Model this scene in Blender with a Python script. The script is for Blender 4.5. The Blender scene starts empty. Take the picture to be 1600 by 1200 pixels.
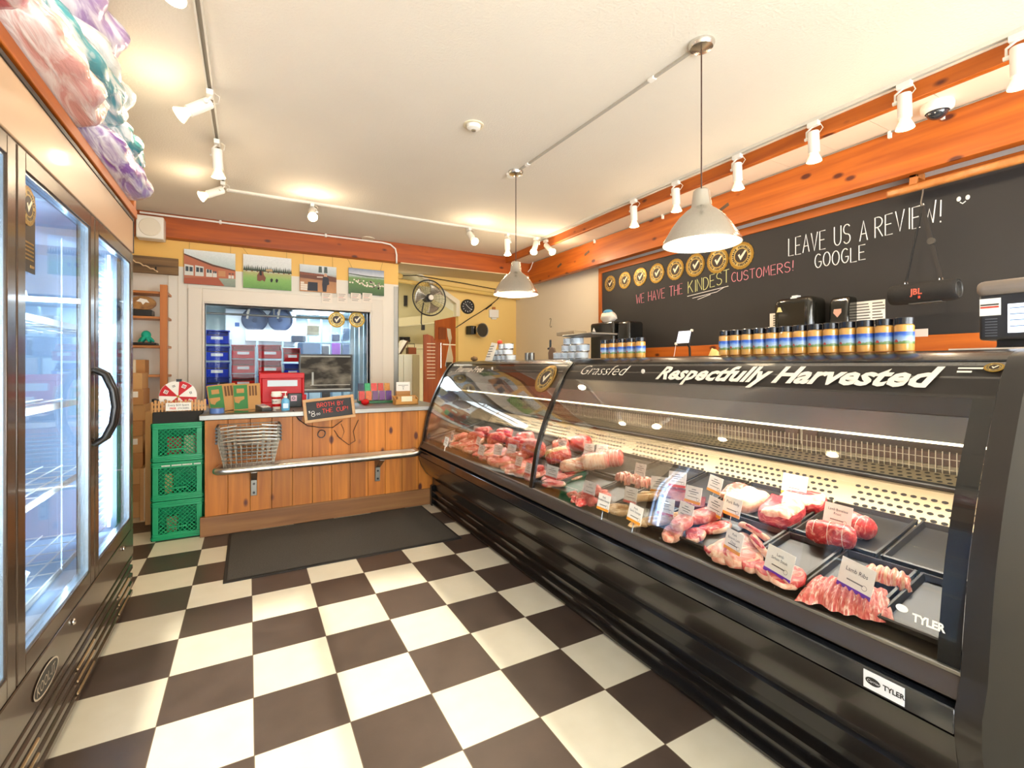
import bpy, math, random
from mathutils import Vector, Matrix, noise
random.seed(7)
S = bpy.context.scene
COL = S.collection
PI = math.pi
# ------------------------------------------------------------------ camera
CAM = Vector((0, 0, 1.30)); FPX = 741.3; YAW = math.radians(29.03); HOR = 572.2
FW = Vector((math.sin(YAW), math.cos(YAW), 0)); RT = Vector((math.cos(YAW), -math.sin(YAW), 0)); UP = Vector((0, 0, 1))
cam = bpy.data.cameras.new('camera'); camo = bpy.data.objects.new('camera', cam); COL.objects.link(camo)
cam.sensor_width = 36; cam.lens = FPX / 1600 * 36; cam.shift_y = -(600 - HOR) / 1600; cam.clip_start = .02
camo.location = CAM; camo.rotation_euler = (PI / 2, 0, -YAW)
S.camera = camo
# ------------------------------------------------------------------ light / exposure
S.view_settings.view_transform = 'Standard'; S.view_settings.look = 'None'; S.view_settings.gamma = 1
S.view_settings.use_curve_mapping = False
S.view_settings.exposure = 0.5
w = bpy.data.worlds.new('daylight'); S.world = w; w.use_nodes = True
w.node_tree.nodes['Background'].inputs[0].default_value = (.95, .97, 1, 1)
w.node_tree.nodes['Background'].inputs[1].default_value = 11.0
sun = bpy.data.lights.new('sun', 'SUN'); sun.energy = 5.6; sun.angle = math.radians(1.2); sun.color = (1, .90, .74)
suno = bpy.data.objects.new('sun', sun); COL.objects.link(suno); suno.rotation_euler = (math.radians(64), 0, math.radians(0.0))
suno.location = (0, -4, 3)
SPOT_W = 9; SPILL_W = 2.2; PEND_W = 7; WARM = (1, .80, .56)

def ray(u, v): return FW + RT * ((u - 800) / FPX) - UP * ((v - HOR) / FPX)
def P(ax, val, u, v):
    d = ray(u, v); i = 'xyz'.index(ax); return CAM + d * ((val - CAM[i]) / d[i])
def deck(u, v, off=0):                      # point on the sloping deck of the case seen at a photo pixel
    d = ray(u, v); z0 = .615 + off; s = .22
    t = (z0 + s * (0 - 1.45) - CAM.z) / (d.z - s * d.x); return CAM + d * t

# ------------------------------------------------------------------ materials
def lin(h):
    h = h.lstrip('#'); c = [int(h[i:i + 2], 16) / 255 for i in (0, 2, 4)]
    return tuple(x / 12.92 if x <= .04045 else ((x + .055) / 1.055) ** 2.4 for x in c) + (1,)
MATS = {}
def mat(name, c='#808080', rough=.5, metal=0, spec=.5, emit=None, es=1, var=0, vs=8, bump=0, bs=60, coat=0, trans=0, alpha=1, sss=0, stretch=None):
    if name in MATS: return MATS[name]
    m = bpy.data.materials.new(name); m.use_nodes = True; MATS[name] = m
    nt = m.node_tree; N = nt.nodes; L = nt.links; b = N['Principled BSDF']
    col = lin(c) if isinstance(c, str) else c
    b.inputs['Base Color'].default_value = col; b.inputs['Roughness'].default_value = rough; b.inputs['Metallic'].default_value = metal
    b.inputs['Specular IOR Level'].default_value = spec; b.inputs['Coat Weight'].default_value = coat; b.inputs['Coat Roughness'].default_value = .08
    b.inputs['Transmission Weight'].default_value = trans; b.inputs['Alpha'].default_value = alpha
    if sss: b.inputs['Subsurface Weight'].default_value = sss; b.inputs['Subsurface Radius'].default_value = (.02, .008, .005)
    if emit: b.inputs['Emission Color'].default_value = lin(emit); b.inputs['Emission Strength'].default_value = es
    if var or bump:
        tc = N.new('ShaderNodeTexCoord'); mp = N.new('ShaderNodeMapping'); L.new(tc.outputs['Object'], mp.inputs[0])
        if stretch: mp.inputs['Scale'].default_value = stretch
    if var:
        n = N.new('ShaderNodeTexNoise'); n.inputs['Scale'].default_value = vs; n.inputs['Detail'].default_value = 4; L.new(mp.outputs[0], n.inputs[0])
        mx = N.new('ShaderNodeMix'); mx.data_type = 'RGBA'; L.new(n.outputs[0], mx.inputs[0])
        mx.inputs[6].default_value = tuple(max(0, x * (1 - var)) for x in col[:3]) + (1,)
        mx.inputs[7].default_value = tuple(min(1, x * (1 + var)) for x in col[:3]) + (1,)
        L.new(mx.outputs[2], b.inputs['Base Color'])
    if bump:
        n2 = N.new('ShaderNodeTexNoise'); n2.inputs['Scale'].default_value = bs; n2.inputs['Detail'].default_value = 3; L.new(mp.outputs[0], n2.inputs[0])
        bp = N.new('ShaderNodeBump'); bp.inputs['Strength'].default_value = bump; bp.inputs['Distance'].default_value = .01
        L.new(n2.outputs[0], bp.inputs['Height']); L.new(bp.outputs[0], b.inputs['Normal'])
    return m
def wood(name, c1, c2, axis='x', rough=.4, knots=True, plank=None, sc=1.0, coat=.15):
    m = bpy.data.materials.new(name); m.use_nodes = True; nt = m.node_tree; N = nt.nodes; L = nt.links; b = N['Principled BSDF']
    tc = N.new('ShaderNodeTexCoord'); mp = N.new('ShaderNodeMapping'); L.new(tc.outputs['Object'], mp.inputs[0])
    s = [14 * sc] * 3; s['xyz'.index(axis)] = .9 * sc; mp.inputs['Scale'].default_value = s
    n = N.new('ShaderNodeTexNoise'); n.inputs['Scale'].default_value = 1.3; n.inputs['Detail'].default_value = 5; n.inputs['Distortion'].default_value = .6
    L.new(mp.outputs[0], n.inputs[0])
    r = N.new('ShaderNodeValToRGB'); r.color_ramp.elements[0].position = .3; r.color_ramp.elements[1].position = .68
    r.color_ramp.elements[0].color = lin(c2); r.color_ramp.elements[1].color = lin(c1); L.new(n.outputs[0], r.inputs[0]); out = r.outputs[0]
    if plank:
        pa, pw = plank
        sx = N.new('ShaderNodeSeparateXYZ'); L.new(tc.outputs['Object'], sx.inputs[0])
        dv = N.new('ShaderNodeMath'); dv.operation = 'DIVIDE'; dv.inputs[1].default_value = pw; L.new(sx.outputs['XYZ'.index(pa.upper())], dv.inputs[0])
        fl = N.new('ShaderNodeMath'); fl.operation = 'FLOOR'; L.new(dv.outputs[0], fl.inputs[0])
        wn = N.new('ShaderNodeTexWhiteNoise'); wn.noise_dimensions = '1D'; L.new(fl.outputs[0], wn.inputs['W'])
        hs = N.new('ShaderNodeMapRange'); hs.inputs[3].default_value = .78; hs.inputs[4].default_value = 1.16; L.new(wn.outputs[0], hs.inputs[0])
        hv = N.new('ShaderNodeHueSaturation'); L.new(hs.outputs[0], hv.inputs['Value']); L.new(out, hv.inputs['Color']); out = hv.outputs[0]
        cm = N.new('ShaderNodeCombineXYZ'); mo = N.new('ShaderNodeMath'); mo.operation = 'MULTIPLY'; mo.inputs[1].default_value = 7.3; L.new(fl.outputs[0], mo.inputs[0])
        L.new(mo.outputs[0], cm.inputs['XYZ'.index(axis.upper())]); va = N.new('ShaderNodeVectorMath'); L.new(mp.outputs[0], va.inputs[0]); L.new(cm.outputs[0], va.inputs[1]); L.new(va.outputs[0], n.inputs[0])
    if knots:
        mk = N.new('ShaderNodeMapping'); L.new(tc.outputs['Object'], mk.inputs[0]); ks = [7.0] * 3; ks['xyz'.index(axis)] = 3.6; mk.inputs['Scale'].default_value = ks
        vo = N.new('ShaderNodeTexVoronoi'); vo.inputs['Scale'].default_value = 1.0; L.new(mk.outputs[0], vo.inputs[0])
        kr = N.new('ShaderNodeMapRange'); kr.inputs[1].default_value = .09; kr.inputs[2].default_value = .16; kr.inputs[3].default_value = 1; kr.inputs[4].default_value = 0; L.new(vo.outputs['Distance'], kr.inputs[0])
        mx = N.new('ShaderNodeMix'); mx.data_type = 'RGBA'; L.new(kr.outputs[0], mx.inputs[0]); L.new(out, mx.inputs[6]); mx.inputs[7].default_value = lin('#5a2410'); out = mx.outputs[2]
    L.new(out, b.inputs['Base Color']); b.inputs['Roughness'].default_value = rough; b.inputs['Coat Weight'].default_value = coat; b.inputs['Coat Roughness'].default_value = .2
    return m
def glassmat(name, tint=(1, 1, 1, 1), ior=1.5, rough=0.0, boost=1.0):
    m = bpy.data.materials.new(name); m.use_nodes = True; nt = m.node_tree; N = nt.nodes; L = nt.links; N.remove(N['Principled BSDF'])
    t = N.new('ShaderNodeBsdfTransparent'); t.inputs[0].default_value = tint; g = N.new('ShaderNodeBsdfGlossy'); g.inputs['Roughness'].default_value = rough
    f = N.new('ShaderNodeFresnel'); f.inputs[0].default_value = ior; mu = N.new('ShaderNodeMath'); mu.operation = 'MULTIPLY'; mu.inputs[1].default_value = boost; mu.use_clamp = True
    L.new(f.outputs[0], mu.inputs[0]); mx = N.new('ShaderNodeMixShader'); L.new(mu.outputs[0], mx.inputs[0]); L.new(t.outputs[0], mx.inputs[1]); L.new(g.outputs[0], mx.inputs[2])
    L.new(mx.outputs[0], N['Material Output'].inputs[0]); return m
def meatmat(name, c1, c2, c3, sc=18, stretch=(1, 1, 1)):
    m = bpy.data.materials.new(name); m.use_nodes = True; nt = m.node_tree; N = nt.nodes; L = nt.links; b = N['Principled BSDF']
    tc = N.new('ShaderNodeTexCoord'); mp = N.new('ShaderNodeMapping'); mp.inputs['Scale'].default_value = stretch; L.new(tc.outputs['Object'], mp.inputs[0])
    oi = N.new('ShaderNodeObjectInfo'); va = N.new('ShaderNodeVectorMath'); va.operation = 'ADD'; L.new(mp.outputs[0], va.inputs[0]); L.new(oi.outputs['Location'], va.inputs[1])
    n = N.new('ShaderNodeTexNoise'); n.inputs['Scale'].default_value = sc; n.inputs['Detail'].default_value = 5; n.inputs['Distortion'].default_value = 2.2; L.new(va.outputs[0], n.inputs[0])
    r = N.new('ShaderNodeValToRGB'); e = r.color_ramp.elements; e[0].position = .34; e[0].color = lin(c1); e[1].position = .66; e[1].color = lin(c3)
    q = e.new(.52); q.color = lin(c2); L.new(n.outputs[0], r.inputs[0]); L.new(r.outputs[0], b.inputs['Base Color'])
    b.inputs['Roughness'].default_value = .42; b.inputs['Subsurface Weight'].default_value = .0
    bp = N.new('ShaderNodeBump'); bp.inputs['Strength'].default_value = .35; bp.inputs['Distance'].default_value = .006; L.new(n.outputs[0], bp.inputs['Height']); L.new(bp.outputs[0], b.inputs['Normal'])
    return m

# ------------------------------------------------------------------ mesh builder
class MB:
    def __init__(s): s.v = []; s.f = []; s.mi = []
    def add(s, vs, fs, mi=0):
        o = len(s.v); s.v += [tuple(x) for x in vs]; s.f += [tuple(i + o for i in f) for f in fs]; s.mi += [mi] * len(fs); return s
    def box(s, x0, x1, y0, y1, z0, z1, mi=0):
        return s.add([(x, y, z) for z in (z0, z1) for y in (y0, y1) for x in (x0, x1)], [(0, 2, 3, 1), (4, 5, 7, 6), (0, 1, 5, 4), (2, 6, 7, 3), (0, 4, 6, 2), (1, 3, 7, 5)], mi)
    def obox(s, c, size, R=None, mi=0):
        h = [d / 2 for d in size]; c = Vector(c); R = R or Matrix.Identity(3)
        vs = [c + R @ Vector((x, y, z)) for z in (-h[2], h[2]) for y in (-h[1], h[1]) for x in (-h[0], h[0])]
        return s.add(vs, [(0, 2, 3, 1), (4, 5, 7, 6), (0, 1, 5, 4), (2, 6, 7, 3), (0, 4, 6, 2), (1, 3, 7, 5)], mi)
    def cyl(s, p0, p1, r0, r1=None, n=16, caps=True, mi=0):
        p0 = Vector(p0); p1 = Vector(p1); r1 = r0 if r1 is None else r1; d = (p1 - p0).normalized(); a = d.orthogonal().normalized(); b = d.cross(a)
        vs = []
        for p, r in ((p0, r0), (p1, r1)): vs += [p + (a * math.cos(2 * PI * i / n) + b * math.sin(2 * PI * i / n)) * r for i in range(n)]
        fs = [(i, (i + 1) % n, n + (i + 1) % n, n + i) for i in range(n)]
        if caps: fs += [tuple(range(n - 1, -1, -1)), tuple(range(n, 2 * n))]
        return s.add(vs, fs, mi)
    def tube(s, pts, r, n=8, closed=False, mi=0):
        pts = [Vector(p) for p in pts]; k = len(pts); vs = []; pa = None
        for i, p in enumerate(pts):
            if closed: d = pts[(i + 1) % k] - pts[i - 1]
            else: d = pts[min(i + 1, k - 1)] - pts[max(i - 1, 0)]
            d.normalize()
            a = d.orthogonal() if pa is None else pa - d * pa.dot(d)
            if a.length < 1e-6: a = d.orthogonal()
            a.normalize(); pa = a; b = d.cross(a); rr = r[i] if isinstance(r, (list, tuple)) else r
            vs += [p + (a * math.cos(2 * PI * j / n) + b * math.sin(2 * PI * j / n)) * rr for j in range(n)]
        fs = [(i * n + j, i * n + (j + 1) % n, ((i + 1) % k) * n + (j + 1) % n, ((i + 1) % k) * n + j) for i in range(k if closed else k - 1) for j in range(n)]
        if not closed: fs += [tuple(range(n - 1, -1, -1)), tuple(range((k - 1) * n, k * n))]
        return s.add(vs, fs, mi)
    def lathe(s, prof, c=(0, 0, 0), R=None, n=28, mi=0, caps=False):
        c = Vector(c); R = R or Matrix.Identity(3); vs = []
        for r, z in prof: vs += [c + R @ Vector((r * math.cos(2 * PI * i / n), r * math.sin(2 * PI * i / n), z)) for i in range(n)]
        k = len(prof); fs = [(j * n + i, j * n + (i + 1) % n, (j + 1) * n + (i + 1) % n, (j + 1) * n + i) for j in range(k - 1) for i in range(n)]
        if caps: fs += [tuple(range(n - 1, -1, -1)), tuple(range((k - 1) * n, k * n))]
        return s.add(vs, fs, mi)
    def prism(s, poly, ax, t0, t1, mi=0):
        # poly is (a,b) in the two remaining axes in xyz order; extruded along ax
        def mk(a, b, t): return {'x': (t, a, b), 'y': (a, t, b), 'z': (a, b, t)}[ax]
        n = len(poly); vs = [mk(a, b, t0) for a, b in poly] + [mk(a, b, t1) for a, b in poly]
        return s.add(vs, [tuple(range(n - 1, -1, -1)), tuple(range(n, 2 * n))] + [(i, (i + 1) % n, n + (i + 1) % n, n + i) for i in range(n)], mi)
    def sph(s, c, r, nu=16, nv=10, R=None, mi=0, fn=None):
        c = Vector(c); R = R or Matrix.Identity(3); r = (r, r, r) if not isinstance(r, (tuple, list)) else r; vs = []
        for j in range(1, nv):
            t = PI * j / nv
            for i in range(nu):
                q = Vector((math.sin(t) * math.cos(2 * PI * i / nu), math.sin(t) * math.sin(2 * PI * i / nu), math.cos(t)))
                k = fn(q) if fn else 1
                vs.append(c + R @ Vector((q.x * r[0], q.y * r[1], q.z * r[2])) * k)
        kt = (fn(Vector((0, 0, 1))), fn(Vector((0, 0, -1)))) if fn else (1, 1)
        vs += [c + R @ Vector((0, 0, r[2])) * kt[0], c - R @ Vector((0, 0, r[2])) * kt[1]]; T = len(vs) - 2
        fs = [(j * nu + i, (j + 1) * nu + i, (j + 1) * nu + (i + 1) % nu, j * nu + (i + 1) % nu) for j in range(nv - 2) for i in range(nu)]
        fs += [(T, i, (i + 1) % nu) for i in range(nu)] + [(T + 1, (nv - 2) * nu + (i + 1) % nu, (nv - 2) * nu + i) for i in range(nu)]
        return s.add(vs, fs, mi)
    def grid(s, fn, nu, nv, mi=0):
        vs = [fn(i / nu, j / nv) for j in range(nv + 1) for i in range(nu + 1)]
        fs = [(j * (nu + 1) + i, j * (nu + 1) + i + 1, (j + 1) * (nu + 1) + i + 1, (j + 1) * (nu + 1) + i) for j in range(nv) for i in range(nu)]
        if callable(mi):
            s.add(vs, fs, 0); s.mi[-len(fs):] = [mi(i / nu, j / nv) for j in range(nv) for i in range(nu)]; return s
        return s.add(vs, fs, mi)
    def text(s, t, size, fn, mi=0, shear=0, bold=0, align='LEFT', sx=1.0):
        cu = bpy.data.curves.new('lettering', 'FONT'); cu.body = t; cu.size = size; cu.shear = shear; cu.offset = bold; cu.align_x = align; cu.resolution_u = 2
        o = bpy.data.objects.new('lettering', cu); me = bpy.data.meshes.new_from_object(o)
        s.add([fn(v.co.x * sx, v.co.y) for v in me.vertices], [tuple(p.vertices) for p in me.polygons], mi)
        bpy.data.objects.remove(o); bpy.data.curves.remove(cu); bpy.data.meshes.remove(me); return s
    def build(s, name, mats, parent=None, smooth=None, bevel=0, world=True, solid=0, seg=2):
        me = bpy.data.meshes.new(name); off = Vector((0, 0, 0))
        if parent is not None and world:
            p = parent
            while p is not None: off += p.location; p = p.parent
        me.from_pydata([(x - off.x, y - off.y, z - off.z) for x, y, z in s.v], [], s.f)
        for m in (mats if isinstance(mats, (list, tuple)) else [mats]): me.materials.append(m)
        me.polygons.foreach_set('material_index', s.mi); me.update()
        if smooth is not None:
            me.polygons.foreach_set('use_smooth', [True] * len(me.polygons)); me.set_sharp_from_angle(angle=math.radians(smooth))
        o = bpy.data.objects.new(name, me); COL.objects.link(o); o.parent = parent
        if bevel:
            b = o.modifiers.new('bevel', 'BEVEL'); b.width = bevel; b.segments = seg; b.limit_method = 'ANGLE'; b.angle_limit = math.radians(40)
            me.polygons.foreach_set('use_smooth', [True] * len(me.polygons)); me.set_sharp_from_angle(angle=math.radians(35))
        if solid:
            b = o.modifiers.new('solid', 'SOLIDIFY'); b.thickness = solid
        return o
def thing(name, label, cat, loc=(0, 0, 0), group=None, rz=0):
    o = bpy.data.objects.new(name, None); COL.objects.link(o); o.location = loc; o.rotation_euler = (0, 0, rz); o.empty_display_size = .05
    o['label'] = label; o['category'] = cat
    if group: o['group'] = group
    return o
def tag(o, label, cat, group=None, kind=None):
    o['label'] = label; o['category'] = cat
    if group: o['group'] = group
    if kind: o['kind'] = kind
    return o
def recenter(o, loc):                        # move a top-level mesh's origin without moving the mesh
    loc = Vector(loc); o.data.transform(Matrix.Translation(-loc)); o.location = loc; return o
def struct(name, mb, mats, **k):
    o = mb.build(name, mats, **k); o['kind'] = 'structure'; return o
def dup(root, loc=None, label=None, rot=None, group=None):
    def cp(o, par):
        c = o.copy(); COL.objects.link(c); c.parent = par
        for k in o.children: cp(k, c)
        return c
    r = cp(root, None)
    if loc is not None: r.location = loc
    if rot is not None: r.rotation_euler = rot
    if label: r['label'] = label
    if group: r['group'] = group
    return r
ORD = ['first', 'second', 'third', 'fourth', 'fifth', 'sixth', 'seventh', 'eighth', 'ninth', 'tenth', 'eleventh', 'twelfth', 'thirteenth', 'fourteenth', 'fifteenth', 'sixteenth', 'seventeenth', 'eighteenth', 'nineteenth', 'twentieth']
def nth(i, n): return 'leftmost' if i == 0 else 'rightmost' if i == n - 1 else ORD[i] + ' from left'
def Rz(a): return Matrix.Rotation(a, 3, 'Z')
def Rx(a): return Matrix.Rotation(a, 3, 'X')
def Ry(a): return Matrix.Rotation(a, 3, 'Y')

# stroke lettering for chalk writing (unit box 4 x 6)
def arc(cx, cy, rx, ry, a0, a1, n=9): return [(cx + rx * math.cos(math.radians(a0 + (a1 - a0) * i / n)), cy + ry * math.sin(math.radians(a0 + (a1 - a0) * i / n))) for i in range(n + 1)]
GL = {'A': [[(0, 0), (2, 6), (4, 0)], [(.7, 2.1), (3.3, 2.1)]], 'B': [[(0, 0), (0, 6)] + arc(1.2, 4.6, 2, 1.4, 90, -90) + [(0, 3.2)] + arc(1.4, 1.6, 2.4, 1.6, 90, -90) + [(0, 0)]],
      'C': [arc(2.2, 3, 2.1, 3, 50, 310, 12)], 'D': [[(0, 0), (0, 6)] + arc(.8, 3, 3, 3, 90, -90) + [(0, 0)]], 'E': [[(3.4, 6), (0, 6), (0, 0), (3.5, 0)], [(0, 3.1), (2.8, 3.1)]],
      'G': [arc(2.2, 3, 2.1, 3, 50, 330, 12) + [(4, 2.6), (2.4, 2.6)]], 'H': [[(0, 0), (0, 6)], [(3.8, 0), (3.8, 6)], [(0, 3), (3.8, 3)]], 'I': [[(1, 0), (1, 6)]],
      'K': [[(0, 0), (0, 6)], [(3.6, 6), (0, 2.6)], [(1.2, 3.6), (3.8, 0)]], 'L': [[(0, 6), (0, 0), (3.4, 0)]], 'M': [[(0, 0), (.5, 6), (2.2, 2), (3.9, 6), (4.4, 0)]],
      'N': [[(0, 0), (0, 6), (3.8, 0), (3.8, 6)]], 'O': [arc(2.1, 3, 2.1, 3, 90, 450, 14)], 'P': [[(0, 0), (0, 6)] + arc(1.2, 4.5, 2.3, 1.5, 90, -90) + [(0, 3)]],
      'R': [[(0, 0), (0, 6)] + arc(1.2, 4.5, 2.3, 1.5, 90, -90) + [(0, 3)], [(1.2, 3), (3.7, 0)]], 'S': [arc(2, 4.5, 1.8, 1.5, 30, 260, 8) + arc(2, 1.5, 1.9, 1.5, 90, -150, 8)],
      'T': [[(0, 6), (4, 6)], [(2, 6), (2, 0)]], 'U': [[(0, 6), (0, 2)] + arc(1.9, 1.9, 1.9, 1.9, 180, 360) + [(3.8, 6)]], 'V': [[(0, 6), (2, 0), (4, 6)]], 'W': [[(0, 6), (1.2, 0), (2.6, 4), (4, 0), (5.2, 6)]],
      'Y': [[(0, 6), (2, 3), (4, 6)], [(2, 3), (2, 0)]], '!': [[(.8, 6), (.6, 1.6)], [(.6, .4), (.6, 0)]], '$': [arc(2, 4.2, 1.6, 1.2, 30, 260, 8) + arc(2, 1.8, 1.6, 1.2, 90, -150, 8), [(2, 6), (2, 0)]],
      '8': [arc(2, 4.5, 1.4, 1.5, 270, -90, 12) + arc(2, 1.5, 1.8, 1.5, 90, 450, 12)], '0': [arc(1.6, 3, 1.6, 3, 90, 450, 12)], '.': [[(.3, .3), (.5, 0)]]}
def chalk(mb, txt, fn, h, r, gap=1.3, w=None, mi=0):
    wid = lambda c: 2.6 if c == ' ' else max(p[0] for st in GL[c] for p in st)
    tot = sum(wid(c) for c in txt) + gap * (len(txt) - 1); sx = (w / tot) if w else h / 6; x = 0
    for c in txt:
        if c != ' ':
            j = random.uniform(-.25, .25)
            for st in GL[c]: mb.tube([fn((x + a) * sx, (b + j) * h / 6) for a, b in st], r, n=5, mi=mi)
        x += wid(c) + gap
    return mb
# ------------------------------------------------------------------ shared materials
H = 2.78; WB = 5.75; WR = 3.60; WK = 6.36
def floor_mat():
    m = bpy.data.materials.new('checker tiles'); m.use_nodes = True; nt = m.node_tree; N = nt.nodes; L = nt.links; b = N['Principled BSDF']
    g = N.new('ShaderNodeTexCoord'); sp = N.new('ShaderNodeSeparateXYZ'); L.new(g.outputs['Object'], sp.inputs[0])
    def mth(op, a, c=None):
        n = N.new('ShaderNodeMath'); n.operation = op
        for i, x in enumerate((a, c)):
            if x is None: continue
            if isinstance(x, (int, float)): n.inputs[i].default_value = x
            else: L.new(x, n.inputs[i])
        return n.outputs[0]
    ux = mth('DIVIDE', mth('SUBTRACT', sp.outputs[0], .0165), .309); uy = mth('DIVIDE', mth('SUBTRACT', sp.outputs[1], 1.486), .3155)
    fx = mth('FLOOR', ux); fy = mth('FLOOR', uy); par = mth('FLOORED_MODULO', mth('ADD', fx, fy), 2.0)
    def edge(u, s): r = mth('SUBTRACT', u, mth('FLOOR', u)); return mth('MULTIPLY', mth('MINIMUM', r, mth('SUBTRACT', 1.0, r)), s)
    gr = mth('LESS_THAN', mth('MINIMUM', edge(ux, .309), edge(uy, .3155)), .0016)
    cb = N.new('ShaderNodeCombineXYZ'); L.new(fx, cb.inputs[0]); L.new(fy, cb.inputs[1]); wn = N.new('ShaderNodeTexWhiteNoise'); L.new(cb.outputs[0], wn.inputs[0])
    n = N.new('ShaderNodeTexNoise'); n.inputs['Scale'].default_value = 9; n.inputs['Detail'].default_value = 5; L.new(g.outputs['Object'], n.inputs[0])
    def mix(f, a, c, t='MIX'):
        x = N.new('ShaderNodeMix'); x.data_type = 'RGBA'; x.blend_type = t
        for i, q in ((0, f), (6, a), (7, c)):
            if isinstance(q, (int, float, tuple)): x.inputs[i].default_value = q
            else: L.new(q, x.inputs[i])
        return x.outputs[2]
    dark = mix(n.outputs[0], lin('#3c322c'), lin('#5a4b42')); white = mix(n.outputs[0], lin('#d9d2bb'), lin('#e9e3d0'))
    c = mix(par, white, dark); mr = N.new('ShaderNodeMapRange'); mr.inputs[3].default_value = .86; mr.inputs[4].default_value = 1.06; L.new(wn.outputs[0], mr.inputs[0])
    hv = N.new('ShaderNodeHueSaturation'); L.new(c, hv.inputs['Color']); L.new(mr.outputs[0], hv.inputs['Value'])
    L.new(mix(gr, hv.outputs[0], lin('#6b5c4c')), b.inputs['Base Color'])
    rr = N.new('ShaderNodeMapRange'); rr.inputs[3].default_value = .30; rr.inputs[4].default_value = .52; L.new(n.outputs[0], rr.inputs[0]); L.new(rr.outputs[0], b.inputs['Roughness'])
    n2 = N.new('ShaderNodeTexNoise'); n2.inputs['Scale'].default_value = 160; L.new(g.outputs['Object'], n2.inputs[0])
    bp = N.new('ShaderNodeBump'); bp.inputs['Strength'].default_value = .06; bp.inputs['Distance'].default_value = .002; L.new(n2.outputs[0], bp.inputs['Height']); L.new(bp.outputs[0], b.inputs['Normal'])
    return m
def twotone(name, top, bot, z):
    m = bpy.data.materials.new(name); m.use_nodes = True; nt = m.node_tree; N = nt.nodes; L = nt.links; b = N['Principled BSDF']
    g = N.new('ShaderNodeTexCoord'); sp = N.new('ShaderNodeSeparateXYZ'); L.new(g.outputs['Object'], sp.inputs[0])
    q = N.new('ShaderNodeMath'); q.operation = 'GREATER_THAN'; q.inputs[1].default_value = z; L.new(sp.outputs[2], q.inputs[0])
    x = N.new('ShaderNodeMix'); x.data_type = 'RGBA'; L.new(q.outputs[0], x.inputs[0]); x.inputs[6].default_value = lin(bot); x.inputs[7].default_value = lin(top)
    L.new(x.outputs[2], b.inputs['Base Color']); b.inputs['Roughness'].default_value = .55; return m
CEIL = mat('ceiling paint', '#e6dccb', .8, var=.03, vs=3, bump=.25, bs=90)
CREAM = mat('cream wall paint', '#e8dcc6', .55, var=.02, vs=2)
YELLOW = mat('yellow wall paint', '#efc977', .6, var=.03, vs=2)
BACKW = twotone('yellow over white wall paint', '#ecbc62', '#e4dccd', 2.295)
BEAMX = wood('orange stained beam along x', '#b65608', '#934006', 'x', .5, coat=.03)
BEAMY = wood('orange stained beam along y', '#c76a1c', '#a04c0e', 'y', .5, coat=.03)
BEAMZ = wood('orange stained board upright', '#c76a1c', '#a04c0e', 'z', .42)
PLANKW = mat('white soffit plank', '#e9dcc6', .5)
BLACK = mat('black plastic', '#151413', .4); BLKGLOSS = mat('black gloss', '#12100f', .22, coat=.4)
DKMET = mat('dark metal', '#2b2826', .35, metal=.6); RSTEEL = mat('rail steel', '#d2d0ca', .3, metal=1); STEEL = mat('stainless steel', '#908e88', .45, metal=1, var=.05, vs=3, stretch=(1, 30, 30))
CHROME = mat('chrome', '#d8d6d2', .12, metal=1); WHITE = mat('white plastic', '#ece6da', .4); WHPAINT = mat('white enamel', '#efeae0', .35)
PAPER = mat('white paper', '#f2eee4', .7); CARD = mat('cardboard', '#b8854f', .75, var=.12, vs=5); CARD2 = mat('cardboard pale', '#c99b63', .75, var=.1, vs=5)
TAPE = mat('paper tape', '#e6d8bc', .5); INK = mat('black ink', '#1b1a19', .6); REDP = mat('red plastic', '#c20a12', .42, spec=.3); BLUEP = mat('blue plastic', '#1238c8', .4, spec=.35)
GREENP = mat('green crate plastic', '#0d9a62', .38); TANW = wood('light pine', '#d09a58', '#b87e40', 'z', .5, knots=False); PINEX = wood('pine shelf', '#c98242', '#ab6529', 'x', .5, knots=False)
PINEZ = wood('pine post', '#c77a35', '#a95f22', 'z', .5, knots=False)
GLASS = glassmat('clear pane', (.97, .985, .98, 1), boost=.45); GLASSF = glassmat('fridge pane', (.95, .98, 1, 1), boost=.38); GLASSC = glassmat('case pane', (.99, .99, .985, 1), boost=.5)
GOLD = mat('gold foil', '#a5843f', .32, metal=1, var=.25, vs=60, bump=.5, bs=160); GOLDP = mat('pale gold foil', '#bda86a', .38, metal=.7, var=.3, vs=90)
BROWN = mat('dark brown print', '#2a1a12', .45); BULB = mat('lamp glow', '#fff2d8', .5, emit='#ffe3b0', es=14); BULB2 = mat('pendant glow', '#fff6e6', .5, emit='#ffeccb', es=9)
LED = mat('white led', '#f4f8ff', .5, emit='#e4f0ff', es=10); LEDW = mat('warm led', '#fff6e0', .5, emit='#ffeec4', es=5)
BOARD = mat('blackboard', '#2a2827', .62, var=.12, vs=4); CHALKW = mat('white chalk', '#e9e6df', .9); CHALKP = mat('pink chalk', '#e08c92', .9); CHALKY = mat('yellow chalk', '#d9d58e', .9); CHALKR = mat('red chalk', '#ef5044', .9)

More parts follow.
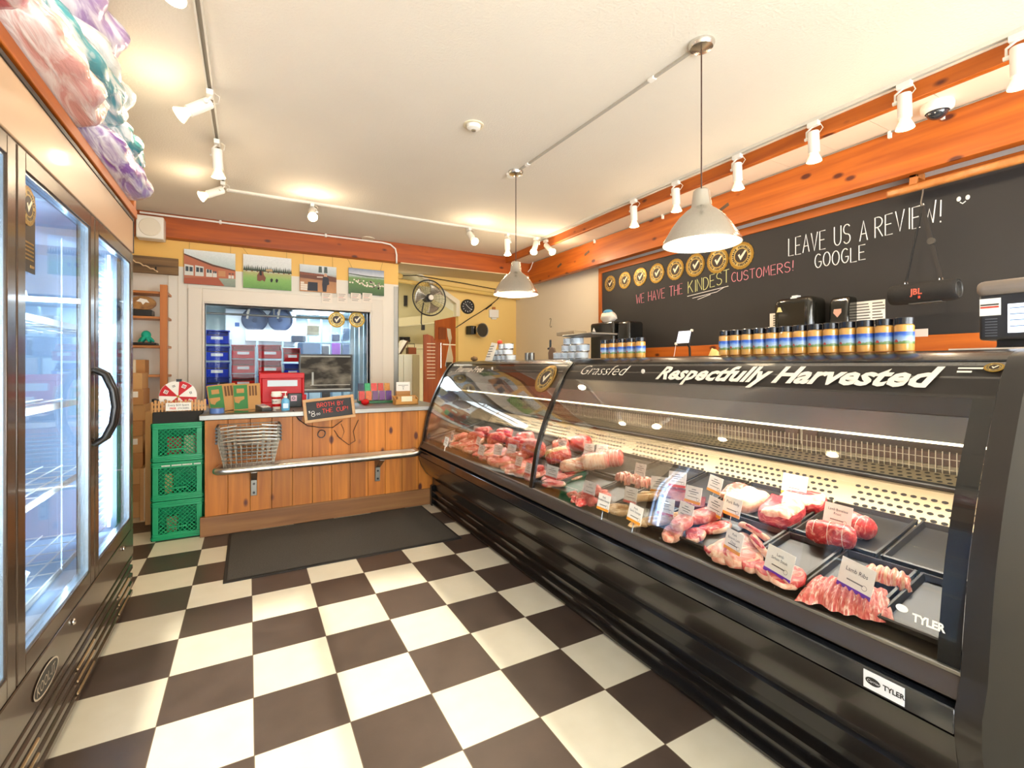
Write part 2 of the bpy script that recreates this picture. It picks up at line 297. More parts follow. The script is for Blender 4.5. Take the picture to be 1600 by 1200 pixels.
# ------------------------------------------------------------------ the room
struct('floor', MB().box(-1.4, 3.6, -1.6, 8.6, -.08, 0), floor_mat())
struct('ceiling', MB().box(-1.4, 3.07, -1.6, WB, H, H + .08), CEIL)
mb = MB(); y = -1.6
while y < WK:                                            # white tongue and groove planks over the service side
    mb.box(3.07, WR, y, min(y + .297, WK), 2.722, 2.80); y += .3
struct('trim_1', mb, PLANKW)
struct('wall_left', MB().box(-1.5, -1.4, -1.6, WB, 0, H), CREAM)
struct('wall_right', MB().box(WR, WR + .1, -1.6, WK, 0, 2.8), CREAM)
mb = MB().box(-1.4, -1.3, -1.7, -1.6, 0, H).box(-.55, -.42, -1.7, -1.6, 0, H).box(1.03, 1.16, -1.7, -1.6, 0, H).box(3.45, 3.6, -1.7, -1.6, 0, H).box(-.42, 1.03, -1.7, -1.6, 2.32, H)
mb.box(-1.3, -.55, -1.7, -1.6, 0, .5).box(-1.3, -.55, -1.7, -1.6, 2.5, H).box(1.16, 3.45, -1.7, -1.6, 0, .5).box(1.16, 3.45, -1.7, -1.6, 2.5, H)
struct('wall_rear', mb, CREAM)
for k, (a, b) in enumerate(((-1.3, -.55), (1.16, 3.45))):  # unseen side windows, added to bring more daylight into the room
    wn = struct(f'window_{k + 2}', MB().box(a, a + .05, -1.69, -1.62, .5, 2.5).box(b - .05, b, -1.69, -1.62, .5, 2.5).box(a + .05, b - .05, -1.69, -1.62, .5, .55).box(a + .05, b - .05, -1.69, -1.62, 2.45, 2.5), DKMET)
    MB().box(a + .05, b - .05, -1.66, -1.652, .55, 2.45).build('pane', GLASS, wn)
    l = bpy.data.lights.new('sky_portal', 'AREA'); l.shape = 'RECTANGLE'; l.size = b - a; l.size_y = 2.0; l.cycles.is_portal = True
    o = bpy.data.objects.new('sky_portal', l); COL.objects.link(o); o.location = ((a + b) / 2, -1.72, 1.5); o.rotation_euler = (-PI / 2, 0, PI)
l = bpy.data.lights.new('sky_portal', 'AREA'); l.shape = 'RECTANGLE'; l.size = 1.45; l.size_y = 2.32; l.cycles.is_portal = True
o = bpy.data.objects.new('sky_portal', l); COL.objects.link(o); o.location = (.305, -1.72, 1.16); o.rotation_euler = (-PI / 2, 0, PI)
# unseen roofs added to keep the sun off the side windows; the doorway between them is open to the sun
struct('added_sun_block', MB().box(-4, -.42, -8, -1.7, 2.62, 2.72).box(1.03, 6, -8, -1.7, 2.62, 2.72), CREAM)
d = struct('door_1', MB().box(-.42, -.34, -1.69, -1.62, 0, 2.32).box(.95, 1.03, -1.69, -1.62, 0, 2.32).box(-.34, .95, -1.69, -1.62, 2.24, 2.32).box(.28, .33, -1.69, -1.62, 0, 2.24), DKMET)
o = MB().box(-.34, .28, -1.66, -1.652, .02, 2.24).box(.33, .95, -1.66, -1.652, .02, 2.24).build('pane', GLASS, d)
# wall with the cooler window
wx0, wx1, wz0, wz1 = -.391, 1.256, .90, 1.938
mb = MB().box(-1.4, wx0, WB, WB + .16, 0, H).box(wx1, 1.60, WB, WB + .16, 0, H).box(wx0, wx1, WB, WB + .16, wz1, H).box(wx0, wx1, WB, WB + .16, 0, wz0)
struct('wall_back', mb, BACKW)
win = struct('window_1', MB().box(wx0 - .14, wx0 - .02, WB - .03, WB, .6, 2.09).box(wx1 + .02, wx1 + .15, WB - .03, WB, .6, 2.09).box(wx0 - .02, wx1 + .02, WB - .03, WB, wz1 + .02, 2.09)
             .box(wx0 - .02, wx0, WB - .045, WB + .1, wz0, wz1 + .02).box(wx1, wx1 + .02, WB - .045, WB + .1, wz0, wz1 + .02).box(wx0, wx1, WB - .045, WB + .1, wz1, wz1 + .02).box(wx0 - .05, wx1 + .05, WB - .08, WB + .1, wz0 - .03, wz0), mat('window trim paint', '#ded5c6', .45), bevel=.004)
MB().box(wx0, wx1, WB + .06, WB + .068, wz0, wz1).build('pane', glassmat('cold room pane', (.96, .985, .99, 1), boost=.16), win)
mb = MB()                                                # ribbed cladding of the cold room left of the window
for x in (-.70, -.62, -.54): mb.box(x, x + .012, WB - .008, WB, .0, 2.29)
struct('trim_2', mb, mat('cladding paint', '#d6ccba', .45))
struct('trim_3', MB().box(1.545, 1.60, WB - .006, WB, 0, 2.27).box(1.594, 1.602, WB - .006, WB + .16, 0, 2.27), STEEL)       # metal corner guard
struct('trim_4', MB().box(-1.4, 3.4, WB - .11, WB, 2.548, H), BEAMX, bevel=.006)
struct('trim_5', MB().box(3.03, 3.07, -1.6, WB - .11, 2.692, H), BEAMY, bevel=.004)
mb = MB().box(3.40, 3.475, -1.6, WB, 2.435, 2.722)
for yy, zz, a in ((4.35, 2.60, .3), (2.55, 2.60, .35), (4.9, 2.56, .3)):
    mb.obox((3.398, yy, zz), (.006, .09, .028), Rx(-a), 1)
struct('trim_6', mb, [BEAMY, mat('beam knot plug', '#5f4a38', .6)], bevel=.005)
struct('trim_11', MB().box(3.575, 3.60, .1, 4.34, 2.437, 2.70), mat('white strip paint', '#f1ece2', .4))
# recess behind the back beam: soffit, yellow wall with the sloped opening
struct('trim_7', MB().box(1.6, WR, WB, WK, 2.57, 2.65).box(1.6, 3.4, WB - .11, WB, 2.54, 2.55), mat('recess soffit paint', '#d8c39a', .6))
xo = 2.643
struct('wall_recess', MB().prism([(xo, 0), (WR, 0), (WR, 2.57), (2.10, 2.57), (xo, 2.235)], 'y', WK, WK + .1), YELLOW)
struct('trim_8', MB().prism([(2.10, 2.57), (2.04, 2.57), (xo - .035, 2.20), (xo - .035, 2.02), (xo + .02, 2.02), (xo + .02, 2.245)], 'y', WK - .015, WK + .1), mat('opening trim paint', '#e4d9bd', .5))
struct('baseboard_right', MB().box(WR - .012, WR, -1.6, WK, 0, .1), mat('baseboard paint', '#c9baa0', .5))
# kitchen beyond
KW = mat('kitchen wall paint', '#b9ae86', .6)
struct('wall_kitchen', MB().box(3.6, 4.6, WK, WK + .1, 0, 3).box(1.6, 4.6, WK, WK + .1, 2.57, 3.1).box(1.5, 1.6, WB + .16, 8.6, 0, 3.1).box(1.6, 4.6, 8.5, 8.6, 0, 3).box(4.5, 4.6, WK, 8.5, 0, 3), KW)
struct('ceiling_kitchen', MB().prism([(1.6, 2.95), (2.3, 2.95), (4.6, 1.72), (4.6, 1.80), (2.3, 3.03), (1.6, 3.03)], 'y', WK + .1, 8.6), mat('kitchen ceiling paint', '#b9b195', .7))
# cold room behind the window
CW = mat('cold room panel', '#c4d3d6', .35, metal=.3)
struct('wall_cooler', MB().box(-1.4, 1.6, 8.5, 8.6, 0, 2.5).box(-1.42, -1.4, WB + .16, 8.5, 0, 2.5).box(1.48, 1.5, WB + .16, 8.5, 0, 2.5), CW)
struct('ceiling_cooler', MB().box(-1.4, 1.5, WB + .16, 8.6, 2.12, 2.2), mat('cold room ceiling', '#c9d2d4', .4))
# lights in rooms beyond the shop
def area(name, loc, sx, sy, e, col=(1, 1, 1), rot=(0, 0, 0), parent=None):
    l = bpy.data.lights.new(name, 'AREA'); l.shape = 'RECTANGLE'; l.size = sx; l.size_y = sy; l.energy = e; l.color = col
    o = bpy.data.objects.new(name, l); COL.objects.link(o); o.location = loc; o.rotation_euler = rot; o.parent = parent; return o
def point(name, loc, e, col, r=.03, parent=None):
    l = bpy.data.lights.new(name, 'POINT'); l.energy = e; l.color = col; l.shadow_soft_size = r
    o = bpy.data.objects.new(name, l); COL.objects.link(o); o.location = loc; o.parent = parent; return o
def spot(name, loc, d, e, col, ang, parent=None, blend=.6):
    l = bpy.data.lights.new(name, 'SPOT'); l.energy = e; l.color = col; l.spot_size = ang; l.spot_blend = blend; l.shadow_soft_size = .03
    o = bpy.data.objects.new(name, l); COL.objects.link(o); o.location = loc; o.rotation_euler = Vector(d).to_track_quat('-Z', 'Y').to_euler(); o.parent = parent; return o
t = thing('cooler_light', 'white rectangular ceiling light inside the cold room', 'light', (.95, 7.4, 2.12))
MB().box(.55, 1.25, 6.9, 7.9, 2.095, 2.12).build('housing', WHPAINT, t); MB().box(.57, 1.23, 6.92, 7.88, 2.088, 2.096).build('diffuser', LED, t)
area('cooler_lamp', (0, 0, -.05), .8, .6, 12, (.86, .94, 1), parent=t)
area('cold_room_lamp', (-.4, 7.0, 2.08), 1.2, .8, 9, (.86, .94, 1))
area('kitchen_lamp', (2.0, 7.4, 2.85), 1.2, 1.2, 16, (1, .93, .78))

# ------------------------------------------------------------------ black rubber-backed mat
mx0, mx1, my0, my1 = -.115, 1.385, 3.33, 4.245
mb = MB().grid(lambda u, v: (mx0 + (mx1 - mx0) * u, my0 + (my1 - my0) * v, .009 + .0015 * noise.noise(Vector((u * 60, v * 40, 0)))), 60, 40)
m_ = thing('floor_mat', 'dark grey carpet mat on the tiles in front of the counter', 'mat', ((mx0 + mx1) / 2, (my0 + my1) / 2, 0))
mb.build('pile', mat('mat pile', '#4a4640', .95, var=.35, vs=120, bump=.6, bs=300), m_, smooth=60)
MB().box(mx0 - .02, mx1 + .02, my0 - .02, my1 + .015, .0005, .006).build('rubber_edge', mat('mat rubber', '#24211f', .7), m_, bevel=.002)
# ------------------------------------------------------------------ deli display case
AR = [(1.412, .605), (1.426, .692), (1.452, .831), (1.507, .985), (1.561, 1.10), (1.637, 1.246), (1.672, 1.292), (1.70, 1.319)]
AL = [0]
for a, b in zip(AR, AR[1:]): AL.append(AL[-1] + math.hypot(b[0] - a[0], b[1] - a[1]))
def arcp(s, off=0):                          # point and outward offset at arc length s from the glass foot
    s = max(0, s)
    for i in range(len(AR) - 1):
        if s <= AL[i + 1] or i == len(AR) - 2:
            k = (s - AL[i]) / (AL[i + 1] - AL[i]); a, b = AR[i], AR[i + 1]; dx, dz = b[0] - a[0], b[1] - a[1]; l = math.hypot(dx, dz)
            return (a[0] + dx * k - dz / l * off, a[1] + dz * k + dx / l * off)
def smooth_arc(n=26, off=0):
    pts = []
    for i in range(n + 1):
        s = AL[-1] * i / n; q = [arcp(s + d, off) for d in (-.04, -.02, 0, .02, .04)]
        if i in (0, n): q = [arcp(s, off)]
        pts.append((sum(p[0] for p in q) / len(q), sum(p[1] for p in q) / len(q)))
    return pts
Y0, Y1 = .40, 4.27
case = thing('deli_display_case', 'long black curved-glass meat display case along the right side', 'display case', (1.9, 2.3, 0))
CB = mat('case black enamel', '#231f1c', .26, coat=.3, var=.1, vs=2)
arc_o = smooth_arc()
BODY = [(1.412, .598), (1.383, .556), (1.383, .546), (1.374, .540), (1.372, .476), (1.399, .384), (1.425, .338), (1.452, .301), (1.485, .277), (1.513, .264), (1.53, .26), (1.53, .18), (2.45, .18), (2.45, .58), (1.44, .58)]
MB().prism([(1.412, .598), (1.385, .558), (1.385, .552), (1.44, .552), (1.44, .60)], 'y', Y0 + .045, Y1 - .04).build('front_ledge', mat('ledge bronze', '#3a322c', .35, coat=.2), case, smooth=40)
MB().box(1.408, 1.425, Y0 + .045, Y1 - .04, .596, .606).build('glass_rail', STEEL, case, bevel=.002)
MB().prism([(1.40, .540), (1.372, .536), (1.370, .480), (1.40, .478)], 'y', Y0 + .045, Y1 - .04).build('bumper_band', mat('case band', '#171a20', .16, coat=.6), case, bevel=.003)
MB().prism([(1.374, .474), (1.382, .43), (1.399, .384), (1.425, .338), (1.452, .301), (1.485, .277), (1.513, .266), (1.56, .266), (1.56, .474)], 'y', Y0 + .045, Y1 - .04).build('front_panel', CB, case, smooth=40)
MB().prism([(1.52, .262), (1.505, .245), (1.512, .19), (1.60, .19), (1.60, .262)], 'y', Y0 + .045, Y1 - .04).build('lower_panel', BLKGLOSS, case, smooth=40)
mb = MB().box(1.52, 2.4, Y0 + .045, Y1 - .04, .0, .19)
for z in (.010, .070, .130): mb.prism([(1.52, z), (1.495, z), (1.492, z + .012), (1.508, z + .02), (1.52, z + .02)], 'y', Y0 + .045, Y1 - .04)
mb.build('kick_grille', BLKGLOSS, case)
MB().box(1.44, 1.60, Y0 + .045, Y1 - .04, .478, .55).box(1.56, 2.45, Y0 + .045, Y1 - .04, .19, .56).build('body', BLACK, case)
OUT = [(1.372, .476), (1.374, .540), (1.385, .558), (1.405, .60)] + smooth_arc(20, .006) + [(1.74, 1.338), (1.78, 1.347), (2.50, 1.347), (2.50, 0), (1.49, 0), (1.49, .18), (1.513, .19), (1.513, .262), (1.485, .274), (1.452, .298), (1.425, .335), (1.399, .381)]
EP = mat('end panel black', '#050505', .5, spec=.15); EDGE = mat('end panel edge', '#1f1b18', .3, coat=.2)
def end_panel(y0, y1):
    n = len(OUT); mb = MB().prism(OUT, 'y', y0, y1); mb.mi = [0, 0] + [1] * n
    e = mb.build('end_panel', [EP, EDGE], case, smooth=35)
    return e
end_panel(Y0, Y0 + .045); end_panel(Y1 - .04, Y1)
MIR = mat('inner liner', '#8d8577', .12, metal=.9)
MB().prism([(1.45, .62)] + [(x + .02, z) for x, z in smooth_arc(14)[1:-2]] + [(1.75, 1.29), (2.38, 1.29), (2.38, .60)], 'y', Y1 - .046, Y1 - .041).build('end_liner', MIR, case)
MB().prism([(1.45, .62)] + [(x + .02, z) for x, z in smooth_arc(14)[1:-2]] + [(1.75, 1.29), (2.38, 1.29), (2.38, .60)], 'y', Y0 + .046, Y0 + .051).build('end_liner', MIR, case)
YD = 2.32
for ya, yb in ((Y0 + .047, YD - .014), (YD + .014, Y1 - .042)):
    g = MB(); ins = smooth_arc(26, -.006)
    g.prism(arc_o + ins[::-1], 'y', ya, yb); g.build('curved_glass', GLASSC, case, smooth=30)
MB().prism(smooth_arc(20, .004) + smooth_arc(20, -.012)[::-1], 'y', YD - .016, YD + .016).build('glass_divider', BLKGLOSS, case, smooth=30)
MB().prism(smooth_arc(20, -.0065) + smooth_arc(20, -.0075)[::-1], 'y', Y0 + .05, Y0 + .092).build('glass_border', mat('black border print', '#0f0e0d', .4), case, smooth=30)
# printed dark band across the top of the glass, with the lettering on its face
bandpts = [arcp(s, -.0068) for s in [AL[-1] - .125 + .125 * i / 8 for i in range(9)]]; bandin = [arcp(s, -.0078) for s in [AL[-1] - .125 + .125 * i / 8 for i in range(9)]]
band = MB().prism(bandpts + bandin[::-1], 'y', Y0 + .05, YD - .016).build('sign_band', mat('dark sign print', '#221b18', .45), case, smooth=30)
MB().prism(bandpts[3:] + bandin[3:][::-1], 'y', YD + .016, Y1 - .06).build('sign_band', mat('dark sign print', '#221b18', .45), case, smooth=30)
LET = mat('cream lettering', '#e6dfd0', .5)
def onglass(y0, s0): return lambda x, y: (lambda p: (p[0], y0 - x, p[1]))(arcp(s0 + y, .0012))
sB = AL[-1] - .100
MB().text('Respectfully Harvested', .098, onglass(1.59, sB), shear=.36, bold=.0032, sx=1.10).build('lettering', LET, case)
MB().text('Grassfed', .096, onglass(2.185, sB + .012), shear=.30, bold=-.0012, sx=1.10).cyl((arcp(sB + .04)[0] - .002, 1.69, arcp(sB + .04)[1]), (arcp(sB + .04)[0] + .002, 1.69, arcp(sB + .04)[1]), .011).build('lettering', LET, case)
MB().text('Pharma-Free', .085, onglass(4.02, sB + .010), shear=.36, bold=.0012, sx=1.25).cyl((arcp(sB + .05)[0] - .002, 3.32, arcp(sB + .05)[1]), (arcp(sB + .05)[0] + .002, 3.32, arcp(sB + .05)[1]), .012).build('lettering', LET, case)
mb = MB(); f = onglass(.535, sB + .067)
for k in range(2): mb.add([f(x, -.012 * k - dy) for x, dy in ((0, 0), (.05 - .02 * k, 0), (.05 - .02 * k, .006), (0, .006))], [(0, 1, 2, 3)])
mb.build('small_print', LET, case)
# top, canopy lamp, deck, perforated back, rear doors
MB().prism([(1.70, 1.316), (1.735, 1.336), (1.775, 1.346), (2.48, 1.346), (2.48, 1.318), (1.72, 1.312)], 'y', Y0 + .045, Y1 - .04).build('top_panel', mat('case top', '#1d1a18', .25, coat=.2), case, smooth=35)
MB().prism([(1.825, 1.15), (1.83, 1.315), (2.15, 1.315), (2.15, 1.15)], 'y', Y0 + .06, Y1 - .06).build('canopy', mat('canopy grey', '#6b6259', .4, metal=.3), case, bevel=.004)
MB().prism([(1.824, 1.15), (1.836, 1.07), (1.86, 1.07), (1.86, 1.15)], 'y', Y0 + .06, Y1 - .06).build('canopy_lip', mat('canopy steel', '#c3c9ce', .22, metal=.8, var=.06, vs=2, stretch=(1, 2, 20)), case)
MB().box(1.838, 1.862, Y0 + .07, Y1 - .07, 1.062, 1.0695).build('light_strip', LEDW, case)
area('case_lamp', (1.90 - 1.9, 0, 1.055), .05, 3.7, 30, (1, .92, .78), rot=(0, math.radians(-8), 0), parent=case)
TAN = mat('case liner tan', '#86765a', .4, metal=.35)
MB().prism([(1.43, .600), (2.07, .737), (2.07, .725), (1.43, .585)], 'y', Y0 + .05, Y1 - .045).build('deck', mat('deck steel', '#8f8574', .3, metal=.8), case)
def perf(fn, ny, rows, r, w, h):
    # strip of holed sheet; fn(y, k) with k across the strip 0..1
    mb = MB()
    return mb
mb = MB().prism([(2.06, .735), (2.15, .850), (2.19, .852), (2.19, .84), (2.155, .838), (2.07, .73)], 'y', Y0 + .05, Y1 - .045)
mb.prism([(2.20, .872), (2.30, .893), (2.30, .885), (2.20, .864)], 'y', Y0 + .05, Y1 - .045)
HOL = MB(); dx, dz = (2.15 - 2.06), (.850 - .735); ll = math.hypot(dx, dz); nx, nz = -dz / ll, dx / ll
def slot(cx, cz, y, ux, uz, nx, nz, a=.0105, b=.006):
    HOL.add([(cx + nx * .0012 + ux * b * math.sin(2 * PI * i / 8), y + a * math.cos(2 * PI * i / 8), cz + nz * .0012 + uz * b * math.sin(2 * PI * i / 8)) for i in range(8)], [tuple(range(8))])
y = Y0 + .09; j = 0
while y < Y1 - .08:
    j += 1
    blk = int((y - Y0) / .62); edge = abs(((y - Y0) / .62) % 1 - .5) > .44
    for k in range(4):
        if edge: continue
        t = .22 + .18 * k; HOL_y = y + (.015 if k % 2 else 0); slot(2.06 + dx * t, .735 + dz * t, HOL_y, dx / ll, dz / ll, nx, nz)
    for k in range(3): slot(2.215 + .033 * k, .8755 + .007 * k, y + (.015 if k % 2 else 0), .97, .2, -.2, .97, .009, .008)
    y += .030
pb = mb.build('perforated_panel', TAN, case)
HOL.build('air_slots', mat('slot shadow black', '#15120f', .8), pb)
MB().cyl((2.185, Y0 + .05, .862), (2.185, Y1 - .045, .862), .014, n=10).build('back_rail', DKMET, case, smooth=40)
mb = MB(); y = Y0 + .07
while y < Y1 - .06: mb.box(2.315, 2.319, y, y + .0025, .885, .975); y += .021
for z in (.905, .945): mb.box(2.316, 2.318, Y0 + .06, Y1 - .06, z, z + .002)
fg = mb.build('wire_grille', mat('grille wire', '#cdbfa0', .3, metal=.7), case)
MB().box(2.47, 2.5, Y0 + .05, Y1 - .045, .56, .90).box(2.3, 2.47, Y0 + .05, Y1 - .045, .86, .884).build('rear_wall', mat('rear liner tan', '#8a7c63', .35, metal=.4), case)
for k in range(4):
    ya = Y0 + .06 + k * .94; yb = ya + .92
    dr = MB().box(2.44, 2.46, ya, ya + .07, .9, 1.31).box(2.44, 2.46, yb - .07, yb, .9, 1.31).box(2.44, 2.46, ya + .07, yb - .07, .9, .95).box(2.44, 2.46, ya + .07, yb - .07, 1.27, 1.31).build('rear_door', mat('rear door brown', '#5a3f2c', .35), case, bevel=.003)
    MB().box(2.448, 2.452, ya + .07, yb - .07, .95, 1.27).build('door_pane', mat('smoked door pane', '#4b3d2e', .18, coat=.3) if k == 0 else dr_m, dr)
    dr_m = dr.children[0].data.materials[0]
mb = MB().box(1.3685, 1.371, .536, .622, .486, .530); mb.mi = [0] * 6
def bx(cx, cz): return lambda x, y: (1.3681, cx - x, cz + y)
mb.text('TYLER', .0175, bx(.5795, .502), mi=1, bold=.0006, sx=.9)
mb.grid(lambda u, v: (1.368, .601 + .0165 * math.cos(2 * PI * u) * v, .508 + .010 * math.sin(2 * PI * u) * v), 20, 1, 1); mb.text('Carrier', .0095, lambda x, y: (1.3676, .6145 - x, .505 + y), mi=0, shear=.2)
mb.build('maker_badge', [mat('badge silver', '#d9dbe0', .4), INK], case)
y_ = P('x', 1.425, 1426, 980).y; MB().text('TYLER', .026, onglass(y_, .072), bold=.0010, sx=.85).build('glass_lettering', mat('white decal', '#e9e6dd', .5), case)
y_ = P('x', 1.425, 1409, 972).y; fo = onglass(y_, .092); mb = MB()
mb.add([fo(.013 * math.cos(2 * PI * i / 20), .009 * math.sin(2 * PI * i / 20)) for i in range(20)], [tuple(range(20))[::-1]])
mb.build('glass_logo', mat('white decal', '#e9e6dd', .5), case)

# ------------------------------------------------------------------ award seals
def seal_mb(R, t=.003):
    # built facing -y in local space, centre at origin
    mb = MB(); n = 40
    ring = [(R * (1 + .012 * math.cos(i * PI)) * math.cos(2 * PI * i / n), R * (1 + .012 * math.cos(i * PI)) * math.sin(2 * PI * i / n)) for i in range(n)]
    mb.prism(ring, 'y', 0, t, 0)
    def disc(r, y, mi, r0=0):
        k = 32
        if r0 == 0: mb.add([(r * math.cos(2 * PI * i / k), y, r * math.sin(2 * PI * i / k)) for i in range(k)], [tuple(range(k))], mi)
        else: mb.add([(q * math.cos(2 * PI * i / k), y, q * math.sin(2 * PI * i / k)) for q in (r0, r) for i in range(k)], [(i, (i + 1) % k, k + (i + 1) % k, k + i) for i in range(k)], mi)
    disc(R * .80, -.0006, 1, R * .54); disc(R * .50, -.0010, 2)
    mb.add([(x * R, -.0016, z * R) for x, z in ((-.26, .08), (-.12, .16), (-.06, -.04), (.30, .36), (.44, .30), (-.04, -.34))], [(0, 5, 2, 1), (2, 5, 4, 3)], 3)
    for i in range(30):
        if i % 10 in (0,): continue
        a = 2 * PI * i / 30; c = Vector((math.cos(a), 0, math.sin(a))); u = Vector((-math.sin(a), 0, math.cos(a))); q = c * R * .67 + Vector((0, -.0012, 0)); h = R * .085; wd = R * (.035 + .025 * ((i * 7) % 3) / 2)
        mb.add([q + u * wd - c * h, q + u * wd + c * h, q - u * wd + c * h, q - u * wd - c * h], [(0, 1, 2, 3)], 2)
    return mb
SEALM = [GOLD, GOLDP, BROWN, mat('seal check mark', '#e9dfc4', .5)]
def seal(R, loc, face, label, group=None, name='award_seal'):
    o = seal_mb(R).build(name, SEALM); o.location = loc; o.rotation_euler = face
    return tag(o, label, 'seal', group)
s = arcp(AL[-1] - .115, .004); a1 = arcp(AL[-1] - .19); a2 = arcp(AL[-1] - .03)
tilt = math.atan2(a2[0] - a1[0], a2[1] - a1[1])
R = .098; q = MB(); base = seal_mb(R)
q.v = []
for x, y, z in base.v:
    p = arcp(AL[-1] - .118 + z, .0015 - y); q.v.append((p[0], 2.50 - x, p[1]))
q.f = [f[::1] for f in base.f]; q.mi = base.mi
o = q.build('award_seal', SEALM); recenter(o, (s[0], 2.50, s[1])); tag(o, 'gold check mark seal stuck on the curved case glass left of the divider', 'seal')
q = MB(); base = seal_mb(.020)
for x, y, z in base.v:
    p = arcp(sB + .068 + z * .8, .0015 - y * .3); q.v.append((p[0], .465 - x, p[1]))
q.f = base.f; q.mi = base.mi; o = q.build('award_seal', SEALM); recenter(o, (1.66, .47, 1.29)); tag(o, 'tiny gold seal sticker beside small print at the case top right', 'seal')
# ------------------------------------------------------------------ glass door fridge on the left
FX = -.56; FY0, FY1 = .98, 3.32
fr = thing('glass_door_fridge', 'tall black commercial fridge with lit glass doors along the left wall', 'fridge', (-.95, 2.15, 0))
FB = mat('fridge black enamel', '#1d1815', .24, coat=.35); FBR = mat('fridge bronze enamel', '#463528', .26, coat=.35, metal=.3)
MB().box(-1.36, FX - .05, FY1 - .05, FY1, .04, 2.11).box(-1.36, FX - .05, FY0, FY0 + .05, .04, 2.11).box(-1.36, -1.31, FY0, FY1, .04, 2.11).box(-1.36, FX - .05, FY0, FY1, 1.93, 2.10).box(-1.36, FX - .05, FY0, FY1, .04, .41).build('cabinet', FB, fr, bevel=.004)
INL = mat('fridge liner', '#b4c6da', .35)
MB().box(-1.31, -1.30, FY0 + .05, FY1 - .05, .41, 1.93).box(-1.31, FX - .06, FY1 - .062, FY1 - .051, .41, 1.93).box(-1.31, FX - .06, FY0 + .051, FY0 + .062, .41, 1.93).box(-1.31, FX - .06, FY0 + .05, FY1 - .05, .41, .42).box(-1.31, FX - .06, FY0 + .05, FY1 - .05, 1.915, 1.928).build('liner', INL, fr)
MB().box(FX - .05, FX, FY0, FY1, 1.925, 2.105).build('header', mat('fridge header', '#b89a7c', .35, coat=.1), fr, bevel=.004)  # tan paints the reflected ceiling into a black gloss panel
MB().box(FX - .048, FX + .004, FY0, FY1, 2.100, 2.118).box(FX - .048, FX + .004, FY1 - .006, FY1 + .002, 1.925, 2.118).build('header_trim', BLACK, fr, bevel=.002)
kp = MB().box(FX - .05, FX, FY0, FY1, .265, .405).build('kick_panel', FBR, fr, bevel=.003)
mb = MB().box(FX - .12, FX - .03, FY0, FY1, .02, .27)
z = .04
for i in range(5): mb.prism([(FX - .03, z), (FX - .002, z + .004), (FX - .002, z + .022), (FX - .03, z + .034)], 'y', FY0, FY1, 0); z += .046
for y in (1.25, 1.75, 2.35, 3.0):
    for i in range(3): mb.box(FX - .004, FX + .001, y, y + .22, .066 + i * .046, .074 + i * .046, 1)
mb.build('kick_grille', [FBR, mat('grille slot', '#c8a67c', .25, metal=.5)], fr)
for y in (2.28, 3.07): MB().sph((FX + .004, y, .372), (.007, .012, .012), 10, 8).build('screw', CHROME, fr, smooth=60)
mb = MB()
by, bz = 2.02, .318
mb.grid(lambda u, v: (FX + .003, by + .105 * math.cos(2 * PI * u) * v, bz + .040 * math.sin(2 * PI * u) * v), 36, 1, 0)
mb.grid(lambda u, v: (FX + .0035, by + (.105 - .006 * v) * math.cos(2 * PI * u), bz + (.040 - .006 * v) * math.sin(2 * PI * u)), 36, 1, 1)
mb.text('KOOL-IT', .046, lambda x, y: (FX + .004, by - .083 + x, bz - .017 + y), 1, sx=.86)
mb.build('maker_badge', [BLACK, mat('badge grey', '#c9bda9', .35, metal=.4)], fr)
FRW = 7
doors = [(2.575, 3.315), (1.815, 2.565), (.985, 1.805)]
hm = mat('handle black', '#1a1918', .3)
for k, (a, b) in enumerate(doors):
    z0, z1 = .412, 1.918
    dmb = MB().box(FX - .045, FX, a, a + .055, z0, z1).box(FX - .045, FX, b - .055, b, z0, z1).box(FX - .045, FX, a + .055, b - .055, z0, z0 + .06).box(FX - .045, FX, a + .055, b - .055, z1 - .055, z1)
    d = dmb.build('door', FBR, fr, bevel=.003)
    e = MB().box(FX - .03, FX - .006, a + .055, a + .062, z0 + .06, z1 - .055).box(FX - .03, FX - .006, b - .062, b - .055, z0 + .06, z1 - .055).box(FX - .03, FX - .006, a + .062, b - .062, z0 + .06, z0 + .067).box(FX - .03, FX - .006, a + .062, b - .062, z1 - .062, z1 - .055)
    e.build('gasket', mat('door spacer', '#a9b6c0', .25, metal=.8), d)
    MB().box(FX - .022, FX - .016, a + .062, b - .062, z0 + .067, z1 - .062).build('glass', GLASSF, d)
    hy = (2.555, 2.595, 1.0)[(1, 0, 2)[k]]
    s_ = -1 if k == 1 else 1
    hz = [(0, 1.285), (.035, 1.265), (.060, 1.20), (.068, 1.13), (.060, 1.06), (.035, 1.0), (0, .975)]
    MB().tube([(FX + dx, hy - (.0 if k else -.0), zz) for dx, zz in hz], .013, n=10).build('handle', hm, d, smooth=60)
    if k == 0:                               # lit lamp column beside the door and ribbed standard behind it
        MB().box(FX - .085, FX - .075, b - .125, b - .108, .46, 1.88).build('light_column', mat('fridge led', '#eaf3ff', .5, emit='#dceaff', es=5), fr)
        mb = MB(); zz = .47
        while zz < 1.86: mb.box(FX - .13, FX - .09, b - .34, b - .135, zz, zz + .006); zz += .030
        mb.build('louvre_rack', mat('rack white', '#c9d8ea', .3), fr)
    area('fridge_lamp', (FX - .07 + .95, b - .08 - 2.15, 1.15), .05, 1.3, FRW, (.60, .80, 1), rot=(math.radians(90), 0, math.radians(110)), parent=fr)
